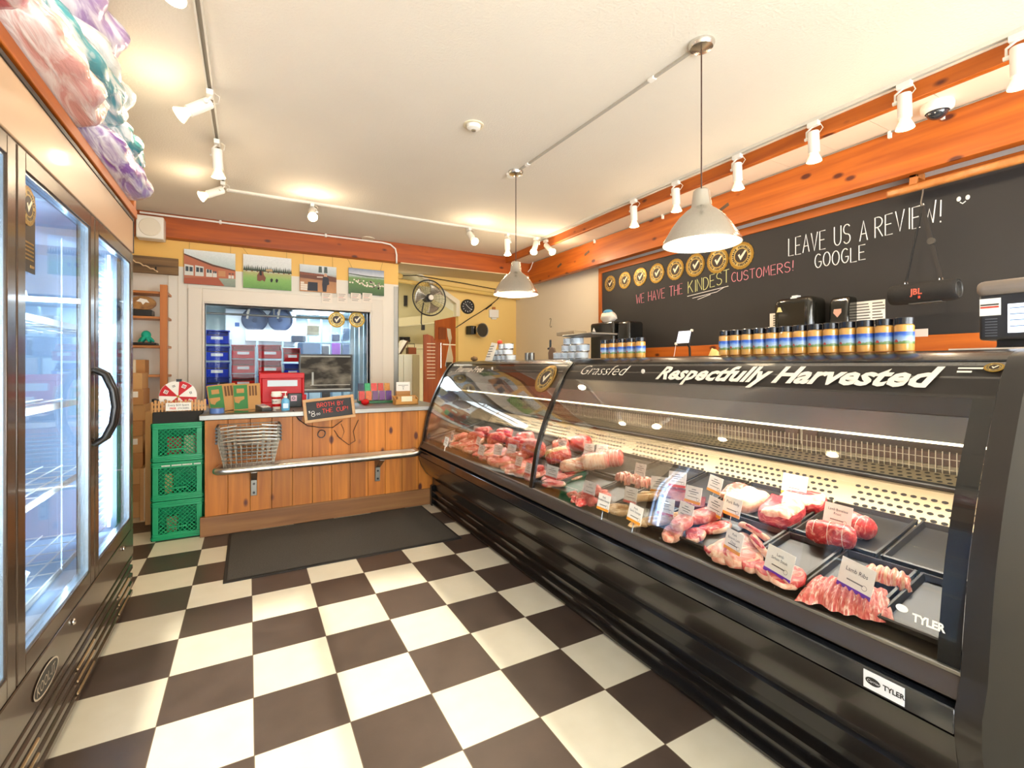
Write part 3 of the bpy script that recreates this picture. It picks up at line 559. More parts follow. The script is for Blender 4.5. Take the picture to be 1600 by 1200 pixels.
for z in (.44, .79, 1.13, 1.47):
    mb = MB()
    for i in range(9): mb.box(-1.29 + i * .075, -1.285 + i * .075, FY0 + .07, FY1 - .07, z, z + .005)
    for i in range(16): mb.box(-1.29, FX - .13, FY0 + .08 + i * .145, FY0 + .084 + i * .145, z - .004, z)
    mb.box(FX - .132, FX - .126, FY0 + .07, FY1 - .07, z - .006, z + .018)
    mb.build('wire_shelf', WHPAINT, fr)
# things in the fridge (seen through the middle door)
def bag_mb(c, r, seed, amp=.22, nu=18, nv=12):
    return MB().sph(c, r, nu, nv, fn=lambda q: 1 + amp * noise.noise(q * 2.2 + Vector((seed * 3.1, seed, 0))))
FROST = mat('frosted bag', '#e3e8ef', .35, var=.18, vs=14, bump=.5, bs=25)
WCART = mat('white carton', '#e9e7e2', .5); MAG = mat('magenta pack', '#b0214e', .4)
pk = [('white_carton', 'white carton on the upper fridge shelf behind the middle door', 'carton', (2.00, 2.12), (-1.0, -.76), 1.48, .16, WCART),
      ('food_packet', 'frosted bag slumped on the top fridge shelf', 'bag', (2.16, 2.44), (-1.05, -.74), 1.48, .14, FROST),
      ('white_carton', 'tall white drawer box on the second fridge shelf from the top', 'carton', (1.93, 2.11), (-1.0, -.75), 1.14, .22, WCART),
      ('food_packet', 'frosted bag behind the fridge handle on the second shelf', 'bag', (2.16, 2.46), (-1.05, -.76), 1.14, .13, FROST),
      ('red_package', 'magenta pack on the third fridge shelf', 'package', (1.98, 2.22), (-1.0, -.74), .80, .20, MAG),
      ('food_packet', 'white tub at the left of the third fridge shelf', 'tub', (1.86, 1.97), (-.95, -.75), .80, .13, WCART),
      ('white_carton', 'pale box on the bottom fridge shelf', 'carton', (1.98, 2.2), (-1.0, -.74), .45, .13, mat('pale box', '#d9cdb2', .6)),
      ('food_packet', 'crumpled clear bag on the bottom fridge shelf', 'bag', (2.22, 2.46), (-1.0, -.75), .45, .14, FROST)]
for i, (nm, lb, ct, (ya, yb), (xa, xb), z, h, m) in enumerate(pk):
    if m is FROST: o = bag_mb((0, 0, h * .5), ((xb - xa) / 2, (yb - ya) / 2, h * .5), i).build(nm, m, smooth=80); o.location = ((xa + xb) / 2 + .05, (ya + yb) / 2, z + .003)
    else: o = MB().box(-(xb - xa) / 2, (xb - xa) / 2, -(yb - ya) / 2, (yb - ya) / 2, 0, h).build(nm, m, bevel=.004); o.location = ((xa + xb) / 2 + .05, (ya + yb) / 2, z + .006)
    tag(o, lb, ct)
# sticker on the fridge glass
st = thing('door_sticker', 'black sticker with gold check mark seal on the fridge glass', 'sticker', (FX - .012, 1.925, 1.74))
o = seal_mb(.058).build('seal', SEALM, st, world=False); o.rotation_euler = (0, 0, PI / 2); o.location = (.001, 0, .035)
mb = MB().box(-.003, -.001, -.056, .058, -.16, .08, 0)
for i in range(5): mb.box(-.001, -.0002, -.02 if i else -.045, .045, -.075 - i * .012, -.070 - i * .012, 1)
mb.box(-.001, -.0002, .02, .05, -.145, -.137, 1)
mb.build('backing', [mat('sticker black', '#241a12', .4), GOLD], st, world=False)

# ------------------------------------------------------------------ shelf above the fridge with bagged fleeces
struct('trim_9', MB().box(-1.4, -.555, .6, 3.40, 2.135, 2.185).box(-1.4, -.56, 3.34, 3.40, 2.185, 2.28), BEAMY, bevel=.004)
cols = [('white and teal', '#4f9aa6', '#eef2f0'), ('purple and white', '#8b5fae', '#f3eef6'), ('pale pink', '#e0a39a', '#fbeee8'), ('teal', '#2f7f86', '#e6f1ef'), ('cream', '#e8d9be', '#fffaf0'), ('rose', '#c96a72', '#f7e3df'), ('lilac', '#b497c9', '#f6f0f8'), ('white', '#dcdcd6', '#ffffff'), ('grey green', '#8fa69a', '#eef2ee')]
def bagmat(n, a, b):
    m = bpy.data.materials.new('bag ' + n); m.use_nodes = True; nt = m.node_tree; N = nt.nodes; L = nt.links; p = N['Principled BSDF']
    tc = N.new('ShaderNodeTexCoord'); mp = N.new('ShaderNodeMapping'); mp.inputs['Scale'].default_value = (16, 2.2, 16); L.new(tc.outputs['Object'], mp.inputs[0])
    q = N.new('ShaderNodeTexNoise'); q.inputs['Scale'].default_value = 1.4; q.inputs['Detail'].default_value = 5; q.inputs['Distortion'].default_value = 1; L.new(mp.outputs[0], q.inputs[0])
    r = N.new('ShaderNodeValToRGB'); r.color_ramp.elements[0].position = .40; r.color_ramp.elements[0].color = lin(a); r.color_ramp.elements[1].position = .58; r.color_ramp.elements[1].color = lin(b); L.new(q.outputs[0], r.inputs[0]); L.new(r.outputs[0], p.inputs['Base Color'])
    p.inputs['Roughness'].default_value = .25; p.inputs['Coat Weight'].default_value = .5; p.inputs['Coat Roughness'].default_value = .1
    bp = N.new('ShaderNodeBump'); bp.inputs['Strength'].default_value = .6; bp.inputs['Distance'].default_value = .02; L.new(q.outputs[0], bp.inputs['Height']); L.new(bp.outputs[0], p.inputs['Normal']); return m
def fleece_bag(L_, Wd, Ht, seed):
    def fn(u, v):
        a = 2 * PI * u; t = v * 2 - 1; e = (1 - abs(t) ** 4) ** .5 if abs(t) < 1 else 0; fl = max(e, .0)
        x = math.copysign(abs(math.cos(a)) ** .7, math.cos(a)) * Wd / 2 * (.35 + .65 * fl); z = math.copysign(abs(math.sin(a)) ** .8, math.sin(a)) * Ht / 2 * fl + .004
        k = 1 + .16 * noise.noise(Vector((x * 9 + seed, t * 3.2, z * 12)))
        return (x * k, t * L_ / 2 * (1 + .03 * math.sin(3 * a + seed)), (z + Ht / 2) * (1 + .1 * noise.noise(Vector((x * 6, t * 4 + seed, 3)))))
    return MB().grid(fn, 28, 22)
bl = [(2.92, 2.187, -.72, 1.0, .52, .15, 0, 'lowest, nearest the white speaker', 1), (3.00, 2.325, -.73, .72, .50, .13, .05, 'on top at the far end', 3),
      (2.05, 2.187, -.72, .85, .54, .15, .02, 'bottom layer above the middle fridge door', 2), (2.34, 2.33, -.72, .95, .52, .14, -.03, 'second layer over the middle door', 0), (2.58, 2.46, -.72, .8, .52, .12, .06, 'upper layer with a pointed corner', 7),
      (2.28, 2.57, -.72, .85, .52, .13, -.05, 'top layer near the ceiling', 6), (1.45, 2.187, -.74, .7, .54, .16, 0, 'bottom layer at the near end', 5), (1.42, 2.34, -.76, .8, .52, .15, .04, 'second layer at the near end', 4), (1.48, 2.48, -.77, .82, .52, .14, -.04, 'upper layer at the near end', 8)]
for y, z, x, L_, Wd, Ht, rz, where, ci in bl:
    n, a, b = cols[ci]
    o = fleece_bag(L_, Wd, Ht, ci * 2.3).build('bagged_fleece', bagmat(n, a, b), smooth=70); o.location = (x, y, z); o.rotation_euler = (0, 0, rz)
    tag(o, f'bag of {n} wool above the fridge, {where}', 'bag', 'bagged wool above the fridge')
# ------------------------------------------------------------------ wall speaker
t = thing('wall_speaker', 'small square white speaker under the beam beside the bagged wool', 'speaker', (P('y', 5.55, 236, 357).x, 5.55, P('y', 5.55, 236, 357).z))
MB().box(-.105, .105, -.06, .08, -.105, .105).build('cabinet', WHITE, t, world=False, bevel=.012, seg=3)
MB().cyl((0, -.061, 0), (0, -.066, 0), .085, .080, 32).build('grille', mat('speaker cloth', '#e6dcc8', .8, bump=.3, bs=400), t, world=False, smooth=40)
# ------------------------------------------------------------------ wooden shelving against the back wall
t = thing('wooden_shelf', 'narrow pine shelving unit between the fridge and the window', 'shelf', (-.95, 5.58, 0))
MB().box(-.722, -.665, 5.44, 5.49, 0, 2.06).build('post', PINEZ, t, bevel=.003); MB().box(-1.30, -1.245, 5.44, 5.49, 0, 2.06).build('post', PINEZ, t, bevel=.003)
for z in (2.0, 1.765, 1.495, 1.22, .9): MB().box(-1.30, -.665, 5.49, 5.72, z - .022, z).build('shelf_board', PINEX, t, bevel=.002)
t = thing('plank_sign', 'rustic grey-brown plank with rope hung over the shelving top', 'sign', (-.75, 5.42, 2.15))
MB().box(-1.10, -.578, 5.412, 5.4405, 2.152, 2.308).build('plank', wood('weathered plank', '#8a6a44', '#4b3826', 'x', .8, knots=True, coat=0), t, bevel=.003)
MB().tube([(-.93 + .018 * i, 5.408, 2.262 - .008 * i + .006 * math.sin(i * 2.2)) for i in range(12)], .006, n=6).build('rope', mat('rope', '#d0b28c', .9), t, smooth=60)
MB().box(-.752, -.742, 5.404, 5.412, 2.175, 2.215).build('hook', DKMET, t)
t = thing('wood_slice_plaque', 'oval wood slice with white bird emblem leaning on the second shelf', 'plaque', (-.865, 5.56, 1.765))
MB().prism([(-.865 + .10 * math.cos(a), 1.892 + .065 * math.sin(a)) for a in [2 * PI * i / 30 for i in range(30)]], 'y', 5.555, 5.575).build('slice', wood('wood slice', '#b5813f', '#7a4d22', 'y', .5, knots=False), t)
q = [(-.05, 0), (-.02, .03), (.03, .02), (.05, -.01), (.02, -.005), (0, -.03), (-.015, -.005)]
MB().add([(-.865 + a, 5.553, 1.905 + b) for a, b in q], [tuple(range(len(q)))[::-1]]).build('emblem', PAPER, t)
o = MB().box(-.96, -.79, 5.50, 5.66, 1.767, 1.825).build('dark_case', BLACK, bevel=.004); recenter(o, (-.87, 5.58, 1.767)); tag(o, 'black flat case under the wood slice plaque', 'case')
t = thing('plush_octopus', 'small teal octopus toy sitting on the third shelf', 'toy', (-.84, 5.55, 1.52))
TEAL = mat('teal plush', '#19a98c', .8)
MB().sph((-.84, 5.55, 1.592), (.038, .036, .042)).build('head', TEAL, t, smooth=80)
for k in range(6):
    a = 2 * PI * k / 6; MB().tube([(-.84 + .02 * math.cos(a), 5.55 + .02 * math.sin(a), 1.57), (-.84 + .045 * math.cos(a), 5.55 + .045 * math.sin(a), 1.545), (-.84 + .06 * math.cos(a), 5.55 + .06 * math.sin(a), 1.528)], [.016, .014, .008]).build('arm', TEAL, t, smooth=80)
o = MB().box(-.94, -.755, 5.47, 5.64, 1.497, 1.519).build('black_tray', BLACK, bevel=.006); recenter(o, (-.85, 5.55, 1.497)); tag(o, 'black tray on the third shelf under the teal toy', 'tray')
# ------------------------------------------------------------------ cardboard boxes on the floor by the shelving
def carton(x0, x1, y0, y1, z0, z1, label, m=CARD, seed=0):
    t = thing('cardboard_box', label, 'box', ((x0 + x1) / 2, (y0 + y1) / 2, z0), 'cardboard boxes by the shelving')
    MB().box(x0, x1, y0, y1, z0, z1).build('carton', m, t, bevel=.003)
    xm = (x0 + x1) / 2
    MB().box(xm - .022, xm + .022, y0 - .0012, y0 + .002, z0 + .002, z1 - .002).box(xm - .022, xm + .022, y0, y1, z1 - .0005, z1 + .0012).build('packing_tape', TAPE, t)
    if seed: MB().box(x1 - .085, x1 - .035, y0 - .0016, y0, (z0 + z1) / 2, (z0 + z1) / 2 + .05).build('paper_label', PAPER, t)
    return t
bx0, bx1 = -1.08, -.78
hs = [.0, .14, .285, .42, .555, .70, .83, .965, 1.10, 1.24]
nm = ['bottom', 'second', 'third', 'fourth', 'fifth', 'sixth', 'seventh', 'eighth', 'top']
for i in range(9):
    o = random.uniform(-.02, .02); wd = .30 if i != 8 else .27
    carton(bx0 + o, bx0 + o + wd, 5.12 + random.uniform(-.01, .02), 5.42, hs[i] + .001, hs[i + 1], f'brown cardboard box {"at the top" if i == 8 else nm[i] + " from the floor" if i else "at the bottom"} of the stack beside the fridge', CARD if i % 2 else CARD2, seed=i in (4, 7))
carton(-.80, -.70, 5.0, 5.25, .0, .44, 'tall narrow cardboard box standing behind the green crates', CARD2)
carton(-.76, -.66, 5.05, 5.3, .445, .66, 'small cardboard box on the tall narrow box behind the crates', CARD)
carton(-1.02, -.84, 5.5, 5.70, 1.222, 1.36, 'small cardboard box on the shelf above the tall stack', CARD)
o = MB().prism([(-.70, .93), (-.70, 1.03), (-.62, 1.0), (-.52, .94), (-.52, .925)], 'y', 4.86, 4.98).build('black_bag', mat('black bag', '#17191c', .6), bevel=.01); recenter(o, (-.6, 4.92, .93)); tag(o, 'black bag on pale stand behind the prize wheel', 'bag')
o = MB().box(-.74, -.48, 4.84, 5.0, 0, .925).build('side_stand', CARD2, bevel=.004); recenter(o, (-.61, 4.92, 0)); tag(o, 'tan stand behind the green crates', 'stand')
# ------------------------------------------------------------------ green crates
def crate_parts(t, x0, x1, y0, y1, z0, h):
    th = .012; mb = MB(); z1 = z0 + h
    for yy in (y0, y1 - th):
        mb.box(x0, x1, yy, yy + th, z1 - .045, z1).box(x0, x1, yy, yy + th, z0, z0 + .045).box(x0, x0 + .045, yy, yy + th, z0 + .045, z1 - .045).box(x1 - .045, x1, yy, yy + th, z0 + .045, z1 - .045)
        xm = (x0 + x1) / 2; mb.box(xm - .06, xm + .06, yy, yy + th, z0 + .045, z0 + .052).box(xm - .06, xm + .06, yy, yy + th, z0 + .085, z0 + .094)
    for xx in (x0, x1 - th):
        mb.box(xx, xx + th, y0, y1, z1 - .045, z1).box(xx, xx + th, y0, y1, z0, z0 + .045).box(xx, xx + th, y0, y0 + .045, z0 + .045, z1 - .045).box(xx, xx + th, y1 - .045, y1, z0 + .045, z1 - .045)
    for z in (z0 + .012, z0 + .024, z1 - .015, z1 - .03): mb.box(x0 - .004, x1 + .004, y0 - .004, y1 + .004, z, z + .005)
    mb.build('frame', GREENP, t, bevel=.002)
    la = MB(); w_ = x1 - x0 - .09; hh = h - .09; n = 8
    def bar(p, q): la.tube([p, q], .0038, n=4)
    for sgn in (1, -1):
        for i in range(-n, 2 * n):
            u0 = i / n * w_; u1 = u0 + sgn * hh * 1.0
            # clip the diagonal to the opening
            pts = []
            for tt in [k / 40 for k in range(41)]:
                u = u0 + (u1 - u0) * tt
                if 0 <= u <= w_: pts.append((u, tt * hh))
            if len(pts) > 2:
                a, b = pts[0], pts[-1]
                for yy in (y0 + .006,): bar((x0 + .045 + a[0], yy, z0 + .045 + a[1]), (x0 + .045 + b[0], yy, z0 + .045 + b[1]))
                d_ = y1 - y0 - .09
                for xx in (x1 - .006,): bar((xx, y0 + .045 + a[0] * d_ / w_, z0 + .045 + a[1]), (xx, y0 + .045 + b[0] * d_ / w_, z0 + .045 + b[1]))
    la.box(x0 + .04, x1 - .04, y1 - .010, y1 - .004, z0 + .04, z1 - .04).box(x0 + .003, x0 + .009, y0 + .04, y1 - .04, z0 + .04, z1 - .04)  # solid back and left panels, added to keep the crate inside dark
    la.build('lattice_and_shade_panels', GREENP, t)
    MB().box(x0 + .005, x1 - .005, y0 + .005, y1 - .005, z0 + .004, z0 + .012).build('base', GREENP, t)
cx0, cx1, cy0, cy1, ch = -.632, -.305, 4.355, 4.68, .288
cn = ['bottom green milk crate standing on the tiles', 'middle green milk crate with white lettering', 'top green milk crate holding red and white packets']
for i in range(3):
    t = thing('milk_crate', cn[i] + ' beside the counter', 'crate', ((cx0 + cx1) / 2, (cy0 + cy1) / 2, i * .292), 'stacked green milk crates')
    crate_parts(t, cx0, cx1, cy0, cy1, i * .292 + .001, ch)
    if i == 1:
        mb = MB(); x = cx0 + .065
        for wd in (.05, .055, .06, .04):
            k = x
            while k < x + wd: mb.box(k, k + .006, cy0 - .006, cy0 - .004, i * .292 + .258, i * .292 + .268); k += .009
            x += wd + .012
        mb.build('lettering', PAPER, t)
for i, (x, z, w_, h_, m, lb) in enumerate([(-.545, .66, .09, .15, mat('red white packet', '#c43a34', .4, var=.8, vs=40), 'red and white patterned packet'), (-.44, .66, .08, .16, mat('cream packet', '#e3cfa8', .5), 'cream packet'), (-.375, .66, .022, .17, mat('red strip pack', '#c02828', .4), 'narrow red packet'), (-.56, .37, .05, .16, mat('tan packet', '#d8b877', .5), 'tan packet in the middle crate'), (-.55, .06, .07, .14, mat('olive packet', '#b9a878', .5), 'pale packet in the bottom crate')]):
    o = MB().box(x, x + w_, 4.45, 4.50, z - .058 if z > .6 else z - .05, z - .055 + h_).build('food_packet', m, bevel=.004); recenter(o, (x, 4.47, z - .05)); tag(o, lb + (' in the top green crate' if z > .6 else ''), 'packet')
o = MB().box(-.625, -.318, 4.37, 4.60, .868, .955).build('black_display_tray', mat('charcoal foam', '#26231f', .8), bevel=.004); recenter(o, (-.47, 4.48, .868)); tag(o, 'black tray on top of the green crate stack', 'tray')
t = thing('picket_fence_box', 'little pine picket box standing in the black tray', 'box', (-.47, 4.43, .955))
for k in range(17):
    x = -.638 + k * .0208; h_ = 1.032 + .006 * ((k * 5) % 3)
    MB().box(x, x + .014, 4.40, 4.408, .956, h_).build('picket', TANW, t)
MB().box(-.638, -.29, 4.408, 4.414, .97, .985).build('rail', TANW, t); MB().box(-.638, -.29, 4.408, 4.414, 1.005, 1.018).build('rail', TANW, t)
t = thing('prize_sign', 'small white card sign fixed to the pine pickets under the wheel', 'sign', (-.465, 4.393, .99))
MB().box(-.547, -.387, 4.391, 4.396, .962, 1.022).build('card', PAPER, t)
MB().text('Every $20 Spent', .021, lambda x, y: (-.467 + x, 4.3905, .998 + y), align='CENTER', sx=.95).build('lettering', INK, t)
MB().text('FREE', .020, lambda x, y: (-.522 + x, 4.3905, .973 + y), bold=.0006, sx=.95).build('lettering', CHALKR, t)
MB().text('STICKERS', .019, lambda x, y: (-.472 + x, 4.3905, .973 + y), sx=.9).build('lettering', INK, t)
# prize wheel
wc = P('y', 4.44, 278.5, 619.5); R = .1215
t = thing('prize_spinner', 'red and white prize wheel standing behind the pine pickets', 'wheel', (wc.x, 4.44, .96))
mb = MB().cyl((wc.x, 4.437, wc.z), (wc.x, 4.449, wc.z), R, None, 48); mb.mi = [1] * len(mb.mi)
for k in range(8):
    a0 = PI / 2 - .06 - k * PI / 4; pts = [(wc.x, 4.4362, wc.z)] + [(wc.x + R * .985 * math.cos(a0 - PI / 4 * j / 8), 4.4362, wc.z + R * .985 * math.sin(a0 - PI / 4 * j / 8)) for j in range(9)]
    mb.add(pts, [tuple(range(10))], k % 2)
    am = a0 - PI / 8; c = Vector((wc.x + R * .70 * math.cos(am), 4.4355, wc.z + R * .70 * math.sin(am))); u = Vector((math.cos(am), 0, math.sin(am))); v = Vector((-math.sin(am), 0, math.cos(am)))
    if k % 2 == 0: mb.add([c + u * a + v * b for a, b in ((-.014, -.014), (.014, -.014), (.014, .014), (-.014, .014))], [(0, 1, 2, 3)], 2)
    for q in range(2): mb.add([c - Vector((0, .0006, 0)) + u * a + v * b for a, b in ((-.007 + q * .009, -.010), (-.003 + q * .009, -.010), (-.003 + q * .009, .010), (-.007 + q * .009, .010))], [(0, 1, 2, 3)], 3)
mb.build('disc', [REDP, mat('wheel white', '#ece6da', .4), mat('wheel note', '#f0d6cf', .6), INK], t)
MB().cyl((wc.x, 4.428, wc.z), (wc.x, 4.437, wc.z), .009, None, 14).build('hub', mat('brass', '#9c7a35', .3, metal=.9), t)
MB().box(wc.x - .012, wc.x + .022, 4.43, 4.455, wc.z + R - .008, wc.z + R + .012).build('pointer', BLACK, t)
MB().box(wc.x + .078, wc.x + .10, 4.45, 4.465, .957, wc.z - .05).box(wc.x - .02, wc.x + .02, 4.45, 4.46, .957, wc.z).build('stand', BLACK, t)
# ------------------------------------------------------------------ service counter
CY = 4.30; CX0, CX1 = -.293, 1.62; CZ = .928
ct = thing('service_counter', 'pine plank counter with a stainless steel top below the window', 'counter', (.6, 4.6, 0))
CWD = wood('counter pine planks', '#d07f26', '#ad6116', 'z', .52, knots=True, plank=('x', .1525), sc=1.2, coat=.03)
mb = MB(); x = CX0
while x < CX1: mb.box(x, min(x + .1500, CX1), CY, CY + .02, .145, .885); x += .1525
mb.build('plank_front', CWD, ct, bevel=.002)
MB().box(CX0, CX1, CY + .018, CY + .03, .1, .885).build('plank_backing', mat('groove brown', '#5f3716', .7), ct)
MB().box(CX0, CX0 + .02, CY + .03, 5.0, .0, .885).build('side_panel', CWD, ct)
MB().box(CX0 - .03, CX1, CY - .014, CY + .02, 0, .15).build('skirting', wood('counter skirting', '#9a6a3a', '#7c4f27', 'x', .5, knots=False), ct, bevel=.003)
MB().box(CX0 - .035, CX1, CY - .035, 5.02, .888, CZ).build('steel_top', STEEL, ct, bevel=.004)
MB().box(CX0 + .02, CX1, 4.98, 5.0, 0, .885).build('back_panel', CWD, ct)
# rail shelf on the counter front
t = thing('basket_rail_shelf', 'stainless tube shelf bracketed along the counter front', 'shelf', (.5, 4.2, .5))
MB().tube([(-.18, 4.29, .52)] + [(-.18 - .03 * math.sin(a), 4.14 - .03 * math.cos(a) + .0, .52) for a in (PI / 2, PI / 4, .1)] + [(-.14, 4.105, .52), (1.27, 4.105, .52), (1.31, 4.115, .52), (1.335, 4.15, .52), (1.335, 4.29, .52)], .026, n=14).build('tube_edge', RSTEEL, t, smooth=60)
mb = MB()
for k in range(5): mb.box(-.17, 1.32, 4.135 + k * .032, 4.153 + k * .032, .526, .540)
mb.build('slats', RSTEEL, t, bevel=.002)
for x in (.036, 1.005):
    MB().prism([(4.298, .50), (4.11, .50), (4.11, .485), (4.27, .40), (4.278, .275), (4.298, .275)], 'x', x - .022, x + .022).build('bracket', STEEL, t, bevel=.003)
    mb = MB()
    for z in (.30, .37, .45): mb.cyl((x, 4.268, z), (x, 4.279, z), .009, None, 10)
    mb.build('bolt', DKMET, t)
# wire baskets nested
def basket():
    t = thing('wire_basket', 'x', 'basket', (0, 0, 0), 'nested wire shopping baskets')
    wt, wb, dt, db, h = .41, .33, .24, .18, .20; mb = MB()
    def rect(z): k = z / h; w_, d_ = wb + (wt - wb) * k, db + (dt - db) * k; return [(-w_ / 2, -d_ / 2, z), (w_ / 2, -d_ / 2, z), (w_ / 2, d_ / 2, z), (-w_ / 2, d_ / 2, z)]
    for k in range(8): mb.tube(rect(h * k / 7), .0015 if k < 7 else .0036, n=5, closed=True)
    b0, b1 = rect(0), rect(h)
    for e in range(4):
        n = 10 if e % 2 == 0 else 6
        for i in range(n):
            f = (i + .5) / n; p = [Vector(b0[e]).lerp(Vector(b0[(e + 1) % 4]), f), Vector(b1[e]).lerp(Vector(b1[(e + 1) % 4]), f)]; mb.tube(p, .0014, n=4)
    for i in range(10): f = (i + .5) / 10; mb.tube([Vector(b0[0]).lerp(Vector(b0[1]), f), Vector(b0[3]).lerp(Vector(b0[2]), f)], .0017, n=4)
    mb.build('wire_body', mat('basket wire', '#7d776c', .35, metal=.9), t, world=False)
    hb = MB().tube([(-wt / 2 + .02, -dt / 2 - .004, h), (-.08, -dt / 2 - .004, h + .012), (-.08, -dt / 2 - .01, h - .016), (.08, -dt / 2 - .01, h - .016), (.08, -dt / 2 - .004, h + .012), (wt / 2 - .02, -dt / 2 - .004, h)], .004, n=6); hb.build('handle', CHROME, t, world=False)
    MB().tube([(-wt / 2 - .006, -dt / 2, h - .006), (-wt / 2 - .006, dt / 2, h - .006)], .009, n=8).build('grip', BLACK, t, world=False, smooth=60)
    MB().tube([(wt / 2 + .006, -dt / 2, h - .006), (wt / 2 + .006, dt / 2, h - .006)], .009, n=8).build('grip', BLACK, t, world=False, smooth=60)
    return t
b0 = basket(); bn = ['bottom wire basket, resting on the rail shelf', 'second wire basket from the bottom of the nest', 'third wire basket from the bottom of the nest', 'fourth wire basket from the bottom of the nest', 'topmost wire basket of the nest']
for i in range(5):
    t = b0 if i == 0 else dup(b0)
    t.location = (.005, 4.168, .545 + i * .026); t['label'] = bn[i]
# ------------------------------------------------------------------ things on the counter
def pc(u, v): return P('z', CZ, u, v)
# craft boxes with green labels
KB = mat('kraft box', '#bb8a4e', .7); KG = mat('green label', '#2f7a35', .6)
def kraft(label, u0, rz, y):
    p = P('y', y, u0, 634); t = thing('kraft_box', label, 'box', (p.x, y, CZ), 'green labelled kraft boxes', rz=rz)
    MB().box(-.103, .103, 0, .06, 0, .225).build('carton', KB, t, world=False, bevel=.003)
    mb = MB().box(-.097, .005, -.0015, 0, .012, .215)
    mb.mi = [0] * 6; mb.box(-.075, -.02, -.003, -.0015, .148, .185, 1)
    mb.prism([(-.095, .118), (-.02, .118), (-.02, .095), (-.05, .08), (-.062, .06), (-.09, .072)], 'y', -.003, -.0015, 1)
    for k in range(3): mb.box(.018 + k * .022, .032 + k * .022, -.0015, 0, .12, .205, 2)
    mb.build('print', [KG, KB, mat('dark kraft print', '#6b4520', .7)], t, world=False)
    return t
a = kraft('left kraft box with green label leaning on the counter', 351, .10, 4.62); a.rotation_euler = (math.radians(-8), math.radians(-6), .14)
a = kraft('right kraft box with green label leaning on the counter', 387, .06, 4.62); a.rotation_euler = (math.radians(-8), math.radians(-2), .08)
p = pc(329, 642); o = MB().cyl((0, 0, 0), (0, 0, .04), .05, None, 24).cyl((0, 0, .0405), (0, 0, .041), .032, None, 20, mi=1).build('tape_roll', [mat('blue tape', '#5c7fc0', .4), CARD], smooth=40); o.location = (-.22, 4.42, CZ); tag(o, 'roll of blue tape at the left end of the steel top', 'tape')
o = MB().grid(lambda u, v: (-.16 + .36 * u, 4.36 + .2 * v, CZ + .0012 + .003 * abs(math.sin(u * 9))), 20, 4).build('clear_sleeve', glassmat('clear film', (.85, .95, .92, 1), boost=1.4)); recenter(o, (0, 4.45, CZ)); tag(o, 'clear plastic sleeves lying before the kraft boxes', 'sleeve')
# card terminal
p = pc(411, 640); t = thing('card_terminal', 'grey card payment terminal lying near the front of the steel top', 'terminal', (p.x, p.y, CZ), rz=.35)
MB().prism([(-.085, 0), (.085, 0), (.085, .045), (-.085, .018)], 'x', -.042, .042).build('body', mat('terminal grey', '#4a4a4c', .4), t, world=False, bevel=.004)
MB().prism([(-.02, .030), (.075, .0445), (.075, .0455), (-.02, .031)], 'x', -.033, .033).build('screen', mat('terminal screen', '#aeb6c4', .2), t, world=False)
mb = MB()
for i in range(3):
    for j in range(3): mb.box(-.03 + i * .022, -.014 + i * .022, -.075 + j * .018, -.063 + j * .018, .022 + j * .003, .0265 + j * .003)
mb.build('keypad', WHITE, t, world=False)
# red parts bins on the counter
def bin_thing(name, label, cat, loc, w, d, h, m, group, lab=True):
    t = thing(name, label, cat, loc, group); th = .006
    mb = MB().box(-w / 2, w / 2, 0, d, 0, th).box(-w / 2, w / 2, d - th, d, th, h)
    for s in (-1, 1):
        x0, x1 = (-w / 2, -w / 2 + th) if s < 0 else (w / 2 - th, w / 2)
        mb.prism([(0, 0), (d, 0), (d, h), (d * .42, h), (d * .12, h * .55), (-.02, h * .55)], 'x', x0, x1)
    mb.prism([(0, 0), (-.02, h * .55), (-.012, h * .55), (.008, 0)], 'x', -w / 2, w / 2)
    mb.box(-w / 2 - .008, w / 2 + .008, d * .42, d, h - .012, h).box(-w / 2 + .004, w / 2 - .004, d * .42 + .004, d, h - .0125, h - .011)
    mb.build('shell', m, t, world=False, bevel=.002)
    if not lab or cat == 'bin' and w < .4: MB().box(-w / 2 + .01, w / 2 - .01, .012, d - .012, .008, h * .62).build('contents', mat('bin contents and shade', '#3a2c2a', .5, var=.6, vs=30), t, world=False)  # dark block for contents, its colour also painting the shade inside the bin
    if lab: MB().box(-w * .26, w * .26, -.019, -.015, h * .28, h * .48).build('paper_label', mat('bin label', '#dfe3ee', .5), t, world=False)
    return t
p = P('y', 4.78, 441, 636); t = thing('red_bin', 'large bright red bin with a silver label slot beside the monitor', 'bin', (p.x, 4.78, CZ), 'red bins on the counter')
MB().box(-.185, .185, 0, .3, 0, .02).box(-.185, -.165, 0, .3, .02, .31).box(.165, .185, 0, .3, .02, .31).box(-.165, .165, .28, .3, .02, .31).box(-.165, .165, 0, .012, .02, .29).box(-.185, .185, -.012, .012, .26, .31).build('shell', REDP, t, world=False, bevel=.006)
MB().box(-.12, .125, -.014, -.008, .19, .245).build('label_slot', mat('silver slot', '#b9c4c9', .3), t, world=False)
MB().box(-.185, -.06, -.1, .0, 0, .05).box(-.185, -.17, -.1, 0, .05, .09).build('front_lip', REDP, t, world=False, bevel=.004)
MB().box(.1, .2, -.03, .02, .02, .11).build('divider', REDP, t, world=False, bevel=.004)
